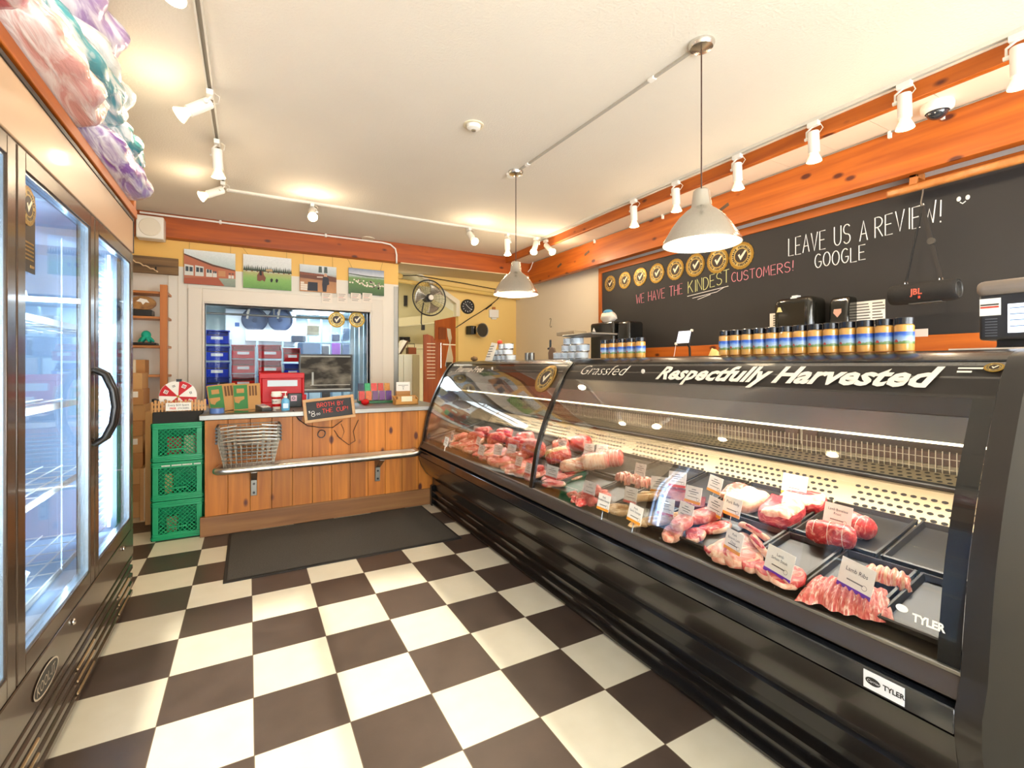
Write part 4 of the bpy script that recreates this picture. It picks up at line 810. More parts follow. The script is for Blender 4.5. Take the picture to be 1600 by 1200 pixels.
# broth cup
p = pc(432, 639); t = thing('broth_cup', 'white paper cup with red bands and lid in front of the red bin', 'cup', (p.x, p.y, CZ))
MB().lathe([(.001, 0), (.029, 0), (.0415, .118), (.040, .118)]).build('cup_body', mat('cup white', '#eee9df', .5), t, world=False, smooth=40)
MB().lathe([(.0318, .022), (.0345, .046)]).lathe([(.0388, .088), (.0408, .106)]).build('red_band', REDP, t, world=False, smooth=40)
MB().lathe([(.0440, .116), (.0440, .126), (.0405, .130), (.038, .150), (.036, .152), (.001, .150)]).build('lid', mat('cup lid', '#f2efe8', .4), t, world=False, smooth=40)
MB().text('$8.00', .022, lambda x, y: (.037 * math.sin((x - .028) / .037 - .45), -.0376 * math.cos((x - .028) / .037 - .45), .060 + y)).build('lettering', INK, t, world=False)
# sanitizer bottle
p = pc(446, 641); t = thing('sanitizer_bottle', 'clear pump bottle of blue hand sanitizer beside the cup', 'bottle', (p.x, p.y, CZ))
MB().lathe([(.001, 0), (.031, 0), (.033, .006), (.033, .082), (.024, .096), (.014, .102), (.014, .108)], n=24).build('bottle', mat('blue gel', '#67b7e6', .08, coat=.6, spec=.7), t, world=False, smooth=40)
MB().cyl((0, 0, .104), (0, 0, .122), .015, None, 16).cyl((0, 0, .122), (0, 0, .15), .004, None, 8).obox((-.010, -.006, .154), (.042, .014, .011)).build('pump', WHITE, t, world=False, bevel=.002)
MB().box(-.020, .020, -.0345, -.0325, .02, .06).build('front_label', mat('gel label', '#cfe6f4', .5), t, world=False)
# speaker/scanner block
p = pc(461, 636); t = thing('card_scanner', 'black box with a pink sticker behind the sanitizer', 'scanner', (p.x, p.y, CZ))
MB().box(-.06, .06, 0, .08, 0, .125).build('body', mat('scanner body', '#24282b', .4), t, world=False, bevel=.006)
MB().box(-.035, .015, -.0015, 0, .055, .105).build('sticker', mat('pink sticker', '#e3b8c8', .5), t, world=False)
MB().grid(lambda u, v: (-.012 + (.008 + .006 * v) * math.cos(2 * PI * u), -.0022, .082 + (.008 + .006 * v) * math.sin(2 * PI * u)), 18, 1).build('ring_mark', INK, t, world=False)
# monitor
my = 4.80; a = P('y', my, 467, 553); b = P('y', my, 551, 612); mw = b.x - a.x; mh = a.z - b.z; t = thing('computer_monitor', 'black computer monitor showing a dark camera view on the counter', 'monitor', ((a.x + b.x) / 2, my, CZ))
mb = MB().box(-mw / 2, mw / 2, 0, .035, b.z - CZ, a.z - CZ); mb.build('bezel', BLACK, t, world=False, bevel=.004)
sm = bpy.data.materials.new('monitor picture'); sm.use_nodes = True; nt = sm.node_tree; N = nt.nodes; L = nt.links; bs = N['Principled BSDF']; bs.inputs['Roughness'].default_value = .6; bs.inputs['Specular IOR Level'].default_value = .15
tc = N.new('ShaderNodeTexCoord'); mp = N.new('ShaderNodeMapping'); mp.inputs['Scale'].default_value = (4, 1, 9); nz_ = N.new('ShaderNodeTexNoise'); nz_.inputs['Scale'].default_value = 1.1; nz_.inputs['Detail'].default_value = 4
L.new(tc.outputs['Object'], mp.inputs[0]); L.new(mp.outputs[0], nz_.inputs[0]); rp = N.new('ShaderNodeValToRGB'); rp.color_ramp.elements[0].position = .45; rp.color_ramp.elements[0].color = lin('#2c2822'); rp.color_ramp.elements[1].position = .72; rp.color_ramp.elements[1].color = lin('#7d7566')
L.new(nz_.outputs[0], rp.inputs[0]); L.new(rp.outputs[0], bs.inputs['Base Color']); L.new(rp.outputs[0], bs.inputs['Emission Color']); bs.inputs['Emission Strength'].default_value = .25
z0, z1 = b.z - CZ + .022, a.z - CZ - .014
mb = MB().box(-mw / 2 + .014, mw / 2 - .014, -.002, .001, z0, z1)
mb.box(-mw / 2 + .014, mw / 2 - .02, -.0026, -.002, z1 - .012, z1 - .003, 1).box(-mw / 2 + .014, mw / 2 - .02, -.0026, -.002, z0 + .0, z0 + .012, 1).box(-mw * .27, -mw * .235, -.0026, -.002, z0 + .05, z0 + .17, 1).box(-mw * .30, mw * .45, -.0026, -.002, z0 + .045, z0 + .052, 2)
mb.build('screen', [sm, mat('screen bar', '#98988f', .5, emit='#88887f', es=.2), mat('screen line', '#8f897c', .4, emit='#8f897c', es=.3)], t, world=False)
MB().box(-.035, .035, .02, .05, .008, b.z - CZ + .05).build('neck', BLACK, t, world=False); MB().box(-.11, .11, -.06, .12, 0, .012).build('foot', BLACK, t, world=False, bevel=.004)
for i, (u, lb) in enumerate([(483, 'left'), (526, 'right')]):
    p = pc(u, 618); o = MB().sph((0, 0, .028), (.04, .03, .028), 14, 8, fn=lambda q: 1 + .2 * noise.noise(q * 3 + Vector((i, 0, 0)))).build('red_clip', REDP, smooth=70); o.location = (p.x, 4.66, CZ); tag(o, f'small red plastic clip on the counter at the {lb} of the monitor foot', 'clip')
# broth sign
t = thing('broth_sign', 'tilted blackboard sign in a pine frame hung over the counter edge', 'sign', (0, 0, 0))
c = P('y', 4.235, 515, 638.5); t.location = c; sw, sh = .405, .195
ang = math.radians(9.5); t.rotation_euler = (math.radians(-6), -ang + math.radians(4.4), 0)
mb = MB().box(-sw / 2, sw / 2, -.008, .010, sh / 2 - .024, sh / 2).box(-sw / 2, sw / 2, -.008, .010, -sh / 2, -sh / 2 + .024).box(-sw / 2, -sw / 2 + .024, -.008, .010, -sh / 2 + .024, sh / 2 - .024).box(sw / 2 - .024, sw / 2, -.008, .010, -sh / 2 + .024, sh / 2 - .024)
mb.build('frame', wood('sign frame', '#c99a5c', '#b07f42', 'x', .5, knots=False), t, world=False, bevel=.002)
MB().box(-sw / 2 + .02, sw / 2 - .02, -.002, .006, -sh / 2 + .02, sh / 2 - .02).build('board', BOARD, t, world=False)
mb = MB(); chalk(mb, 'BROTH BY', lambda x, y: (-.095 + x, -.003, .022 + y), .034, .0024, w=.21); chalk(mb, 'THE CUP!', lambda x, y: (-.060 + x, -.003, -.030 + y), .034, .0024, w=.205); mb.build('chalk_writing', CHALKR, t, world=False)
mb = MB(); chalk(mb, '$', lambda x, y: (-.166 + x, -.003, -.018 + y), .020, .0015, w=.014); chalk(mb, '8', lambda x, y: (-.148 + x, -.003, -.046 + y), .044, .0022, w=.030); chalk(mb, '.00', lambda x, y: (-.112 + x, -.003, -.040 + y), .016, .0013, w=.034); mb.build('chalk_price', CHALKW, t, world=False)
# cables under the sign
def cab(pix, y, r=.004): return [P('y', y, u, v) for u, v in pix]
t = thing('cable_tangle', 'coiled black cables hanging below the broth sign', 'cable', (.5, 4.28, .72))
c = P('y', 4.285, 502.5, 678); MB().tube([(c.x + .030 * math.cos(a * .5) * (1 + .08 * math.sin(a)), 4.287 + .004 * math.sin(a * 1.7), c.z + .032 * math.sin(a * .5)) for a in range(0, 76)], .0035, n=5).build('coil', BLACK, t, smooth=60)
MB().tube(cab([(458, 641), (466, 655), (480, 665), (500, 668), (520, 668), (535, 657)], 4.286), .0035, n=6).build('cord', BLACK, t, smooth=60)
MB().tube(cab([(522, 672), (530, 684), (545, 695), (555, 689), (552, 674), (560, 656)], 4.288), .0028, n=6).build('cord', BLACK, t, smooth=60)
MB().tube(cab([(533, 662), (538, 674), (534, 685), (526, 681)], 4.288), .002, n=6).build('cord', BLACK, t, smooth=60)
# spice packet display
p = pc(588, 630); t = thing('packet_display', 'green stepped tray of colourful seasoning packets right of the monitor', 'display', (p.x, p.y, CZ), rz=-.08)
MB().prism([(0, 0), (.20, 0), (.20, .05), (.11, .05), (.11, .022), (0, .022)], 'x', -.165, .165).build('tray', mat('display green', '#1f6b3a', .4), t, world=False, bevel=.002)
for row, cs in enumerate([['#d23b34', '#e06a2a', '#6b3f74', '#7a3f86', '#5b2d82'], ['#27304f', '#1fa060', '#d8433a', '#c8392f', '#c9862f']]):
    for i, c_ in enumerate(cs):
        x = -.135 + i * .066; q = thing
        o = MB().obox((x, .035 + row * .10, .075 + row * .075), (.056, .012, .095), Rx(-.18)).build('seasoning_packet', mat('packet ' + c_, c_, .35, var=.45, vs=60), bevel=.003)
        o.location = (p.x, p.y, CZ); o.rotation_euler = (0, 0, -.08)
        recenter_loc = None
        tag(o, f'{["red", "orange", "plum", "violet", "purple"][i] if row == 0 else ["navy", "green", "red", "crimson", "amber"][i]} seasoning packet in the {"front" if row == 0 else "back"} row of the green tray', 'packet', 'seasoning packets in the green tray')
MB().box(-.165, .165, .105, .112, .02, .12).build('step_back', PAPER, t, world=False)
# leaflet holder and tan tray at the right end
p = pc(632, 630); t = thing('leaflet_box', 'upright tan cardboard holder with a white notice at the right end', 'holder', (P('y', 4.66, 630, 620).x, 4.66, CZ))
MB().box(-.068, .072, 0, .05, 0, .125).build('carton', CARD, t, world=False, bevel=.002)
mb = MB().box(-.07, .07, .0, .004, .125, .215)
for k, (a_, b_) in enumerate(((-.05, .05), (-.012, .012))): mb.box(a_, b_, -.001, 0, .180 - k * .014, .184 - k * .014, 1)
mb.box(-.002, .002, -.001, 0, .140, .158, 1).build('notice', [PAPER, INK], t, world=False)
p = pc(636, 634); t = thing('card_tray', 'low orange-tan cardboard tray at the counter right end', 'tray', (P('y', 4.50, 636, 634).x, 4.50, CZ))
MB().prism([(-.105, 0), (.105, 0), (.115, .055), (-.115, .055)], 'y', 0, .006).box(-.105, .105, 0, .1, 0, .004).prism([(-.105, 0), (.105, 0), (.115, .085), (-.115, .085)], 'y', .1, .106).prism([(0, 0), (.1, 0), (.1, .085), (0, .055)], 'x', -.112, -.106).prism([(0, 0), (.1, 0), (.1, .085), (0, .055)], 'x', .106, .112).build('tray', mat('tan tray card', '#cf9448', .65), t, world=False)
MB().box(-.055, .05, -.003, 0, .032, .082).build('note', mat('cream note', '#efe6c0', .6), t, world=False); MB().box(-.085, -.055, .02, .09, .004, .08).box(.055, .09, .02, .09, .004, .08).build('cards', CARD2, t, world=False)
# ------------------------------------------------------------------ track lighting
TR = mat('track white', '#ddd6c8', .4)
XL, YB, XR = -.18, 4.62, 2.96
def track(label, a, b):
    a = Vector(a); b = Vector(b); d = (b - a).normalized(); s = Vector((-d.y, d.x, 0)); mb = MB()
    t = thing('lighting_track', label, 'lighting track', (a + b) / 2)
    def bar(w0, w1, z0, z1): return [a + s * w0 + Vector((0, 0, z0)), b + s * w0 + Vector((0, 0, z0)), b + s * w1 + Vector((0, 0, z0)), a + s * w1 + Vector((0, 0, z0)), a + s * w0 + Vector((0, 0, z1)), b + s * w0 + Vector((0, 0, z1)), b + s * w1 + Vector((0, 0, z1)), a + s * w1 + Vector((0, 0, z1))]
    F = [(0, 3, 2, 1), (4, 5, 6, 7), (0, 1, 5, 4), (1, 2, 6, 5), (2, 3, 7, 6), (3, 0, 4, 7)]
    mb.add(bar(-.017, -.009, H - .018, H), F).add(bar(.009, .017, H - .018, H), F).add(bar(-.009, .009, H - .006, H), F); mb.build('rail', TR, t)
    MB().add(bar(-.008, .008, H - .0075, H - .006), F).build('slot', mat('track slot', '#8f8574', .6), t)
track('white lighting track on the ceiling along the fridge side', (XL, .5, 0), (XL, YB - .03, 0)); track('white lighting track on the ceiling along the window side', (XL + .02, YB, 0), (XR - .03, YB, 0)); track('white lighting track on the ceiling along the orange boards', (XR, .2, 0), (XR, YB + .01, 0))
def head(mount, d, label, group, can=.125, bl=.075, power=1.0, light=True, spill=1.0):
    t = thing('track_spotlight', label, 'spotlight', mount, group)
    d = Vector(d).normalized(); piv = Vector((0, 0, -.075)); q = d.to_track_quat('Z', 'Y').to_matrix()
    MB().box(-.016, .016, -.032, .032, -.045, -.016).build('adapter', WHPAINT, t, world=False, bevel=.003)
    side = q @ Vector((1, 0, 0)); base = piv + side * .040
    MB().tube([Vector((0, 0, -.04)), base + Vector((0, 0, .012)), base + d * .03], .006, n=8).build('arm', WHPAINT, t, world=False, smooth=60)
    MB().cyl(base + d * .03 - side * .02, base + d * .03 + side * .010, .010, None, 12).build('knob', WHPAINT, t, world=False, smooth=40)
    MB().lathe([(.001, 0), (.028, 0), (.030, .004), (.030, can), (.026, can), (.026, can - .01)], piv, q, 22).build('can', WHPAINT, t, world=False, smooth=40)
    MB().tube([Vector((.0, 0, -.04)), Vector((.02, -.03, -.035)), Vector((.045, -.03, -.05)), Vector((.04, -.01, -.075)), piv + d * .01], .0028, n=6).build('cord', mat('lamp cord', '#d8cfbe', .5), t, world=False, smooth=60)
    b = MB().lathe([(.020, can - .012), (.024, can + .01), (.036, can + .036), (.040, can + .046), (.040, can + .052)], piv, q, 22).build('bulb', mat('bulb glass', '#f4ead6', .2, emit='#ffe2b0', es=.6), t, world=False, smooth=50)
    MB().lathe([(.0005, can + .057), (.022, can + .056), (.0395, can + .050)], piv, q, 22).build('lens', BULB, b, world=False, smooth=60)
    if light:
        point('bulb_spill', piv + d * (can + .09), SPILL_W * spill, WARM, .04, parent=t)
        spot('spot_lamp', piv + d * (can + .07), d, SPOT_W * power, WARM, math.radians(110), parent=t)
    return t
gl = 'ceiling track spotlights'
hl = [(1.98, (-.25, -.25, -1), 'nearest white track spotlight on the fridge side track, pointing down', 1), (2.99, (-.9, -.15, -.75), 'white spotlight tilted toward the fridge, second on the fridge side track', 1), (3.62, (.05, .05, -1), 'white spotlight pointing straight down, third on the fridge side track', 1), (4.42, (-.85, -.25, -.55), 'far white spotlight tilted left where two tracks meet', 1)]
for y, d, lb, pw in hl: head((XL, y, H), d, lb, gl, power=pw)
for u, v, d, lb in ((484, 325, (-.05, -.8, -.55), 'glaring spotlight alone on the window side track, above the window'), (728, 357, (.05, -.7, -.6), 'glaring spotlight in the middle of the window side track'), (787, 366, (0, -.1, -1), 'spotlight pointing down at the right of the window side track'), (850, 374, (.0, -.75, -.6), 'glaring spotlight at the corner where the tracks meet by the orange boards')):
    p = P('z', H, u, v); head((p.x, YB, H), d, lb, gl, spill=2.2)
head((XR - .10, YB - .03, H), (-.5, -.5, -.8), 'small spotlight beside the glaring one at the track corner', gl)
rl = [(990, 315, 'farthest spotlight over the orange boards, above the gold seals'), (1056, 285, 'second spotlight from the far end along the orange boards'), (1152, 243, 'third spotlight along the orange boards, right of the near pendant'), (1271, 192, 'fourth spotlight along the orange boards, above the blackboard text'), (1413, 132, 'fifth spotlight along the orange boards, left of the dome camera'), (1592, 55, 'nearest spotlight over the orange boards, cut by the frame edge')]
for u, v, lb in rl:
    d = ray(u, v); y = XR * d.y / d.x; head((XR, y, H), (.05, 0, -1), lb, gl)
# ------------------------------------------------------------------ pendants
ALU = mat('brushed aluminium', '#d2cfc8', .26, metal=1, var=.09, vs=5, stretch=(26, 26, .3))
def pendant(x, y, zr, label):
    t = thing('pendant_lamp', label, 'pendant lamp', (x, y, H), 'aluminium pendant lamps'); r = .171
    MB().lathe([(.001, 0), (.058, 0), (.058, -.006), (.05, -.022), (.012, -.032), (.001, -.032)]).build('ceiling_rose', ALU, t, world=False, smooth=40)
    zt = zr + .245 - H
    MB().cyl((0, 0, -.03), (0, 0, zt), .0032, None, 8).build('cord', mat('pendant cord', '#4a2f22', .6), t, world=False, smooth=60)
    sh = [(.010, .252), (.028, .248), (.036, .240), (.044, .172), (.046, .168), (.052, .160), (.070, .148), (.100, .118), (.130, .078), (.152, .040), (.168, .012), (.171, 0)]
    z0 = zr - H
    prof = [(a, b + z0) for a, b in sh]; inner = [(a - .003, b + z0 - .002) for a, b in sh[4:]][::-1]
    MB().lathe(prof + [(.1712, z0 - .003)], n=48).build('shade', ALU, t, world=False, smooth=35)
    MB().lathe(inner + [(.02, z0 + .165)], n=48).build('shade_lining', mat('shade lining', '#f6efe2', .5, emit='#fff0d2', es=.9), t, world=False, smooth=50)  # lining glows by itself, imitating the bulb's light on the shade
    MB().sph((0, 0, z0 + .075), (.042, .042, .05), 20, 12).cyl((0, 0, z0 + .11), (0, 0, z0 + .17), .018, None, 12).build('bulb', BULB2, t, world=False, smooth=60)
    spot('pendant_light', (0, 0, z0 + .02), (0, 0, -1), PEND_W, (1, .86, .66), math.radians(150), parent=t)
p1 = P('z', H, 806, 268); p2 = P('z', H, 1096, 68)
pendant(p1.x, p1.y, P('x', p1.x, 806, 460).z + .0, 'far brushed aluminium pendant lamp hanging above the glass divider'); pendant(p2.x, p2.y, P('x', p2.x, 1096, 381).z, 'near brushed aluminium pendant lamp hanging above the display case')
# surface conduit between the pendants
t = thing('ceiling_conduit', 'thin grey surface conduit joining the two pendant lamps', 'conduit', ((p1.x + p2.x) / 2, (p1.y + p2.y) / 2, H))
MB().obox(((p1.x + p2.x) / 2, (p1.y + p2.y) / 2, H - .006), (.014, (p1 - p2).length - .12, .012), Rz(math.atan2(-(p1.x - p2.x), p1.y - p2.y))).build('channel', mat('conduit grey', '#b3aa9b', .5), t)
for k in (.18, .9):
    c = p2.lerp(p1, k); MB().box(c.x - .014, c.x + .014, c.y - .02, c.y + .02, H - .016, H).build('clip', WHPAINT, t, bevel=.003)
t = thing('junction_box', 'white round junction box above the far pendant rose', 'junction box', (p1.x - .005, p1.y + .05, H)); MB().cyl((0, 0, 0), (0, 0, -.022), .045, .04, 24).build('cover', WHPAINT, t, world=False, smooth=40)
p = P('z', H, 740, 195); t = thing('ceiling_sensor', 'round white ceiling sensor with a ring near the middle of the ceiling', 'sensor', p)
MB().lathe([(.062, 0), (.062, -.006), (.05, -.008), (.046, -.004)], n=32).build('ring', mat('sensor ring', '#e2d4b4', .5), t, world=False, smooth=40); MB().lathe([(.045, -.003), (.04, -.024), (.022, -.032), (.001, -.033)], n=28).build('dome', WHITE, t, world=False, smooth=50); MB().cyl((0, 0, -.033), (0, 0, -.038), .014, None, 16).build('lens', mat('sensor eye', '#8b7f6a', .4), t, world=False)
p = P('z', H, 575, 372); o = MB().cyl((0, 0, 0), (0, 0, -.010), .075, .07, 32).build('ceiling_plate', mat('plate cream', '#e0d2b8', .6), smooth=40); o.location = p; tag(o, 'flat round blank plate on the ceiling close to the back beam', 'plate')
# conduit along the top of the back beam, turning down at the wall end
t = thing('beam_conduit', 'white pipe running along the top of the back beam and turning down', 'pipe', (.3, WB - .13, 2.75))
pts = [(-.9, WB - .125, 2.755), (1.38, WB - .125, 2.755), (1.47, WB - .125, 2.745), (1.53, WB - .125, 2.70), (1.545, WB - .125, 2.63), (1.545, WB - .125, 2.53)]
MB().tube(pts, .010, n=8).build('pipe', WHPAINT, t, smooth=60)
for x in (-.25, .75): MB().box(x - .01, x + .01, WB - .14, WB - .11, 2.738, 2.775).build('clip', WHPAINT, t)
# dome camera
q = ray(1467, 150); y = 3.28 * q.y / q.x; t = thing('dome_camera', 'white dome security camera under the plank soffit near the big beam', 'camera', (3.26, y, 2.722))
MB().lathe([(.001, 0), (.068, 0), (.072, -.012), (.070, -.035), (.052, -.048)], n=36).build('housing', WHITE, t, world=False, smooth=40); MB().sph((0, 0, -.045), (.048, .048, .040), 24, 12).build('dome', mat('smoked dome', '#2a2d33', .08, coat=.6), t, world=False, smooth=60)
# thin cable along the edge between soffit and beam
t = thing('soffit_cable', 'thin grey cable clipped along the soffit above the big beam', 'cable', (3.385, 2.5, 2.71)); MB().tube([(3.388, .3, 2.712), (3.388, 5.5, 2.712)], .004, n=6).build('cord', mat('cable grey', '#8f887c', .6), t)
for y in (1.4, 1.15, 3.2, 4.2): MB().box(3.38, 3.40, y - .008, y + .008, 2.68, 2.72).build('clip', WHPAINT, t)

# ------------------------------------------------------------------ pictures over the window
def picmat(n, stops, tex=None):
    m = bpy.data.materials.new(n); m.use_nodes = True; nt = m.node_tree; N = nt.nodes; L = nt.links; b = N['Principled BSDF']; b.inputs['Roughness'].default_value = .5
    tc = N.new('ShaderNodeTexCoord'); sp = N.new('ShaderNodeSeparateXYZ'); L.new(tc.outputs['Generated'], sp.inputs[0]); nz = N.new('ShaderNodeTexNoise'); nz.inputs['Scale'].default_value = 14; nz.inputs['Detail'].default_value = 6; L.new(tc.outputs['Generated'], nz.inputs[0])
    ad = N.new('ShaderNodeMath'); ad.operation = 'MULTIPLY_ADD'; ad.inputs[1].default_value = .08; L.new(nz.outputs[0], ad.inputs[0]); L.new(sp.outputs[2], ad.inputs[2])
    r = N.new('ShaderNodeValToRGB'); e = r.color_ramp.elements
    for i, (p_, c_) in enumerate(stops):
        q = e[i] if i < 2 else e.new(p_)
        q.position = p_; q.color = lin(c_)
    sb = N.new('ShaderNodeMath'); sb.operation = 'SUBTRACT'; sb.inputs[1].default_value = .04; L.new(ad.outputs[0], sb.inputs[0]); L.new(sb.outputs[0], r.inputs[0])
    n2 = N.new('ShaderNodeTexNoise'); n2.inputs['Scale'].default_value = 40; n2.inputs['Detail'].default_value = 6; L.new(tc.outputs['Generated'], n2.inputs[0]); mr = N.new('ShaderNodeMapRange'); mr.inputs[3].default_value = .86; mr.inputs[4].default_value = 1.14; L.new(n2.outputs[0], mr.inputs[0])
    hv = N.new('ShaderNodeHueSaturation'); L.new(r.outputs[0], hv.inputs['Color']); L.new(mr.outputs[0], hv.inputs['Value']); L.new(hv.outputs[0], b.inputs['Base Color']); return m
def pm(n, c): return mat('picture ' + n, c, .6)
def picture(x0, x1, z0, z1, label, m, draw, hang):
    t = thing('hanging_photo', label, 'picture', ((x0 + x1) / 2, WB - .02, z0), 'farm photos above the window'); y = WB - .032
    mb = MB(); mats = draw(mb, x0, z0, x1 - x0, z1 - z0, y - .0012); nf = len(mats); mb.box(x0, x1, y, y + .016, z0, z1, nf).build('print', mats + [m], t)
    MB().tube([(x0 + (x1 - x0) * .1 , y + .008, z1), (x0 + (x1 - x0) * .1 + hang[0], WB - .008, 2.548)], .0012, n=4).tube([(x0 + (x1 - x0) * .9, y + .008, z1), (x0 + (x1 - x0) * .9 + hang[1], WB - .008, 2.548)], .0012, n=4).build('hanging_wire', DKMET, t)
def poly(mb, y, pts, mi): mb.add([(a, y, b) for a, b in pts], [tuple(range(len(pts)))], mi)
def dA(mb, X, Z, w_, h_, y):
    f = lambda *p: [(X + a * w_, Z + b * h_) for a, b in p]
    poly(mb, y, f((0, .18), (0, .83), (.66, .56), (1, .48), (1, .24)), 0); poly(mb, y - .0004, f((0, .83), (0, .87), (.55, .62), (1, .50), (1, .47), (.55, .56)), 1)
    for x, s in ((.01, .17), (.21, .165), (.42, .12), (.55, .08), (.86, .05), (.92, .05)):
        poly(mb, y - .0006, f((x, .24), (x + s, .245), (x + s, .245 + s * 1.7), (x, .24 + s * 1.9)), 2); poly(mb, y - .0008, f((x + .02 * s * 6, .36), (x + s * .45, .36), (x + s * .45, .36 + s * .8), (x + .02 * s * 6, .36 + s * .85)), 3); poly(mb, y - .0008, f((x + s * .55, .36), (x + s * .9, .36), (x + s * .9, .36 + s * .75), (x + s * .55, .36 + s * .8)), 3)
    poly(mb, y - .0005, f((0, .0), (.78, 0), (.65, .24), (0, .17)), 4); poly(mb, y - .0007, f((.66, .28), (.8, .28), (.8, .45), (.66, .45)), 5)
    return [pm('barn red', '#b5694a'), pm('roof brown', '#5e3a2c'), pm('grey panel', '#cfd0c8'), pm('dark opening', '#38434a'), pm('red gravel', '#a8553a'), pm('door tan', '#c08a5c')]
def dB(mb, X, Z, w_, h_, y):
    f = lambda *p: [(X + a * w_, Z + b * h_) for a, b in p]
    for i in range(26): a = i / 26; s = .07 + .05 * ((i * 7) % 5) / 5; poly(mb, y, f((a, .52), (a + .05, .52), (a + .025, .60 + s)), 0)
    for i in range(9): a = .05 + i * .11; poly(mb, y - .0003, f((a, .50), (a + .035, .50), (a + .035, .525), (a, .525)), 1)
    poly(mb, y - .0004, f((.46, .54), (.6, .54), (.6, .60), (.56, .62), (.46, .60)), 3)
    poly(mb, y - .0006, f((.28, .24), (.34, .22), (.38, .26), (.44, .22), (.46, .34), (.42, .42), (.40, .52), (.34, .55), (.31, .46), (.28, .40)), 1); poly(mb, y - .0008, f((.33, .40), (.38, .40), (.37, .56), (.33, .56)), 2)
    for a in (.56, .67): poly(mb, y - .0006, f((a, .22), (a + .03, .22), (a + .05, .30), (a + .02, .34), (a - .01, .30)), 2)
    return [pm('pine green', '#33412f'), pm('horse brown', '#7a4630'), pm('dog black', '#1f1d1b'), pm('hut tan', '#b89a70')]
def dC(mb, X, Z, w_, h_, y):
    f = lambda *p: [(X + a * w_, Z + b * h_) for a, b in p]
    poly(mb, y, f((0, .50), (1, .42), (1, .60), (.6, .68), (0, .72)), 0)
    for i in range(14): a = .02 + i * .045; poly(mb, y - .0003, f((a, .62), (a + .03, .61), (a + .03, .68), (a, .69)), 1)
    for a in (.55, .70): poly(mb, y - .0002, f((a - .05, .74), (a + .05, .74), (a + .04, .97), (a - .04, .97)), 4)
    poly(mb, y - .0005, f((.62, .03), (.72, .03), (.74, .28), (.80, .32), (.78, .55), (.70, .62), (.62, .56), (.60, .30)), 2); poly(mb, y - .0006, f((.65, .60), (.74, .60), (.73, .72), (.66, .72)), 5)
    poly(mb, y - .0006, f((.20, .03), (.48, .03), (.48, .36), (.22, .36)), 2)
    for i in range(14): a, b = .02 + (i % 4) * .045, .04 + (i // 4) * .08; poly(mb, y - .0005, f((a, b), (a + .05, b), (a + .05, b + .07), (a, b + .07)), 3)
    poly(mb, y - .0007, f((.46, .55), (.62, .56), (.62, .59), (.46, .58)), 3)
    return [pm('pen brown', '#6d4433'), pm('cattle red', '#93543c'), pm('coat navy', '#2b2c36'), pm('wool white', '#e9dccb'), pm('tree grey', '#4c5a55'), pm('skin tan', '#c99a7c')]
def dD(mb, X, Z, w_, h_, y):
    f = lambda *p: [(X + a * w_, Z + b * h_) for a, b in p]; R = random.Random(3)
    poly(mb, y, f((0, .76), (.5, .70), (1, .70), (1, .73), (.5, .74), (0, .79)), 0)
    for i in range(46):
        a = R.random() * .95; b = .60 - .30 * a * .5 - R.random() * .22; s = .03 + .035 * (.65 - b)
        poly(mb, y - .0004, f((a, b), (a + s, b - .01), (a + s * 1.3, b + s * .7), (a + s, b + s * 1.4), (a, b + s * 1.2)), 1)
    return [pm('ridge green', '#3c4a36'), pm('sheep white', '#eee0cb')]
picture(-.564, -.121, 2.126, 2.470, 'photo of a long red barn with open doors, leftmost above the window', picmat('barn picture', [(0, '#7f8a7c'), (.18, '#8f9a86'), (.5, '#a9bcb8'), (1, '#dfe5e4')]), dA, (0, 0))
picture(-.051, .409, 2.126, 2.478, 'photo of a rider and two dogs in a green pasture', picmat('pasture picture', [(0, '#5c8f3c'), (.30, '#7fae55'), (.48, '#a9a86a'), (.56, '#cfd3cf'), (1, '#e3e4e1')]), dB, (-.05, .0))
picture(.493, .877, 2.133, 2.430, 'photo of a person beside a bin of wool in a cattle pen', picmat('pen picture', [(0, '#b98350'), (.45, '#a8744a'), (.55, '#7d604c'), (.72, '#b9c2c2'), (1, '#d3d8d8')]), dC, (0, 0))
picture(1.012, 1.419, 2.142, 2.442, 'photo of a white sheep flock on a green hill, rightmost above the window', picmat('sheep picture', [(0, '#3f5a33'), (.35, '#567a40'), (.62, '#6f9150'), (.76, '#c9ccd0'), (1, '#7d8aa0')]), dD, (-.05, .03))
# notices pinned along the window head
for i, (u, lb) in enumerate(((511, 'leftmost'), (535, 'second from left'), (556, 'third from left'), (574, 'rightmost'))):
    p = P('y', WB - .034, u, 465); mb = MB().box(-.056, .056, 0, .002, -.058, .052)
    for k, c_ in enumerate((1, 1, 2, 1, 1)): mb.box(-.042, .035 - .012 * (k % 3), -.001, 0, .034 - k * .018, .040 - k * .018, c_)
    o = mb.build('notice_card', [mat('notice cream', '#e6dacb', .6), mat('notice grey', '#8c857c', .6), mat('notice red', '#c9837c', .6)]); o.location = (p.x, WB - .0345, p.z); tag(o, f'small white printed notice on the window head, {lb} of the four', 'notice', 'notices over the window')
for k, (u, lb) in enumerate(((526, 'left'), (557.5, 'right'))):
    p = P('y', WB + .055, u, 499.5); seal(.092, (p.x, WB + .054, p.z), (0, 0, 0), f'{lb} gold check mark seal stuck on the cold room window', 'seals on the cold room window')
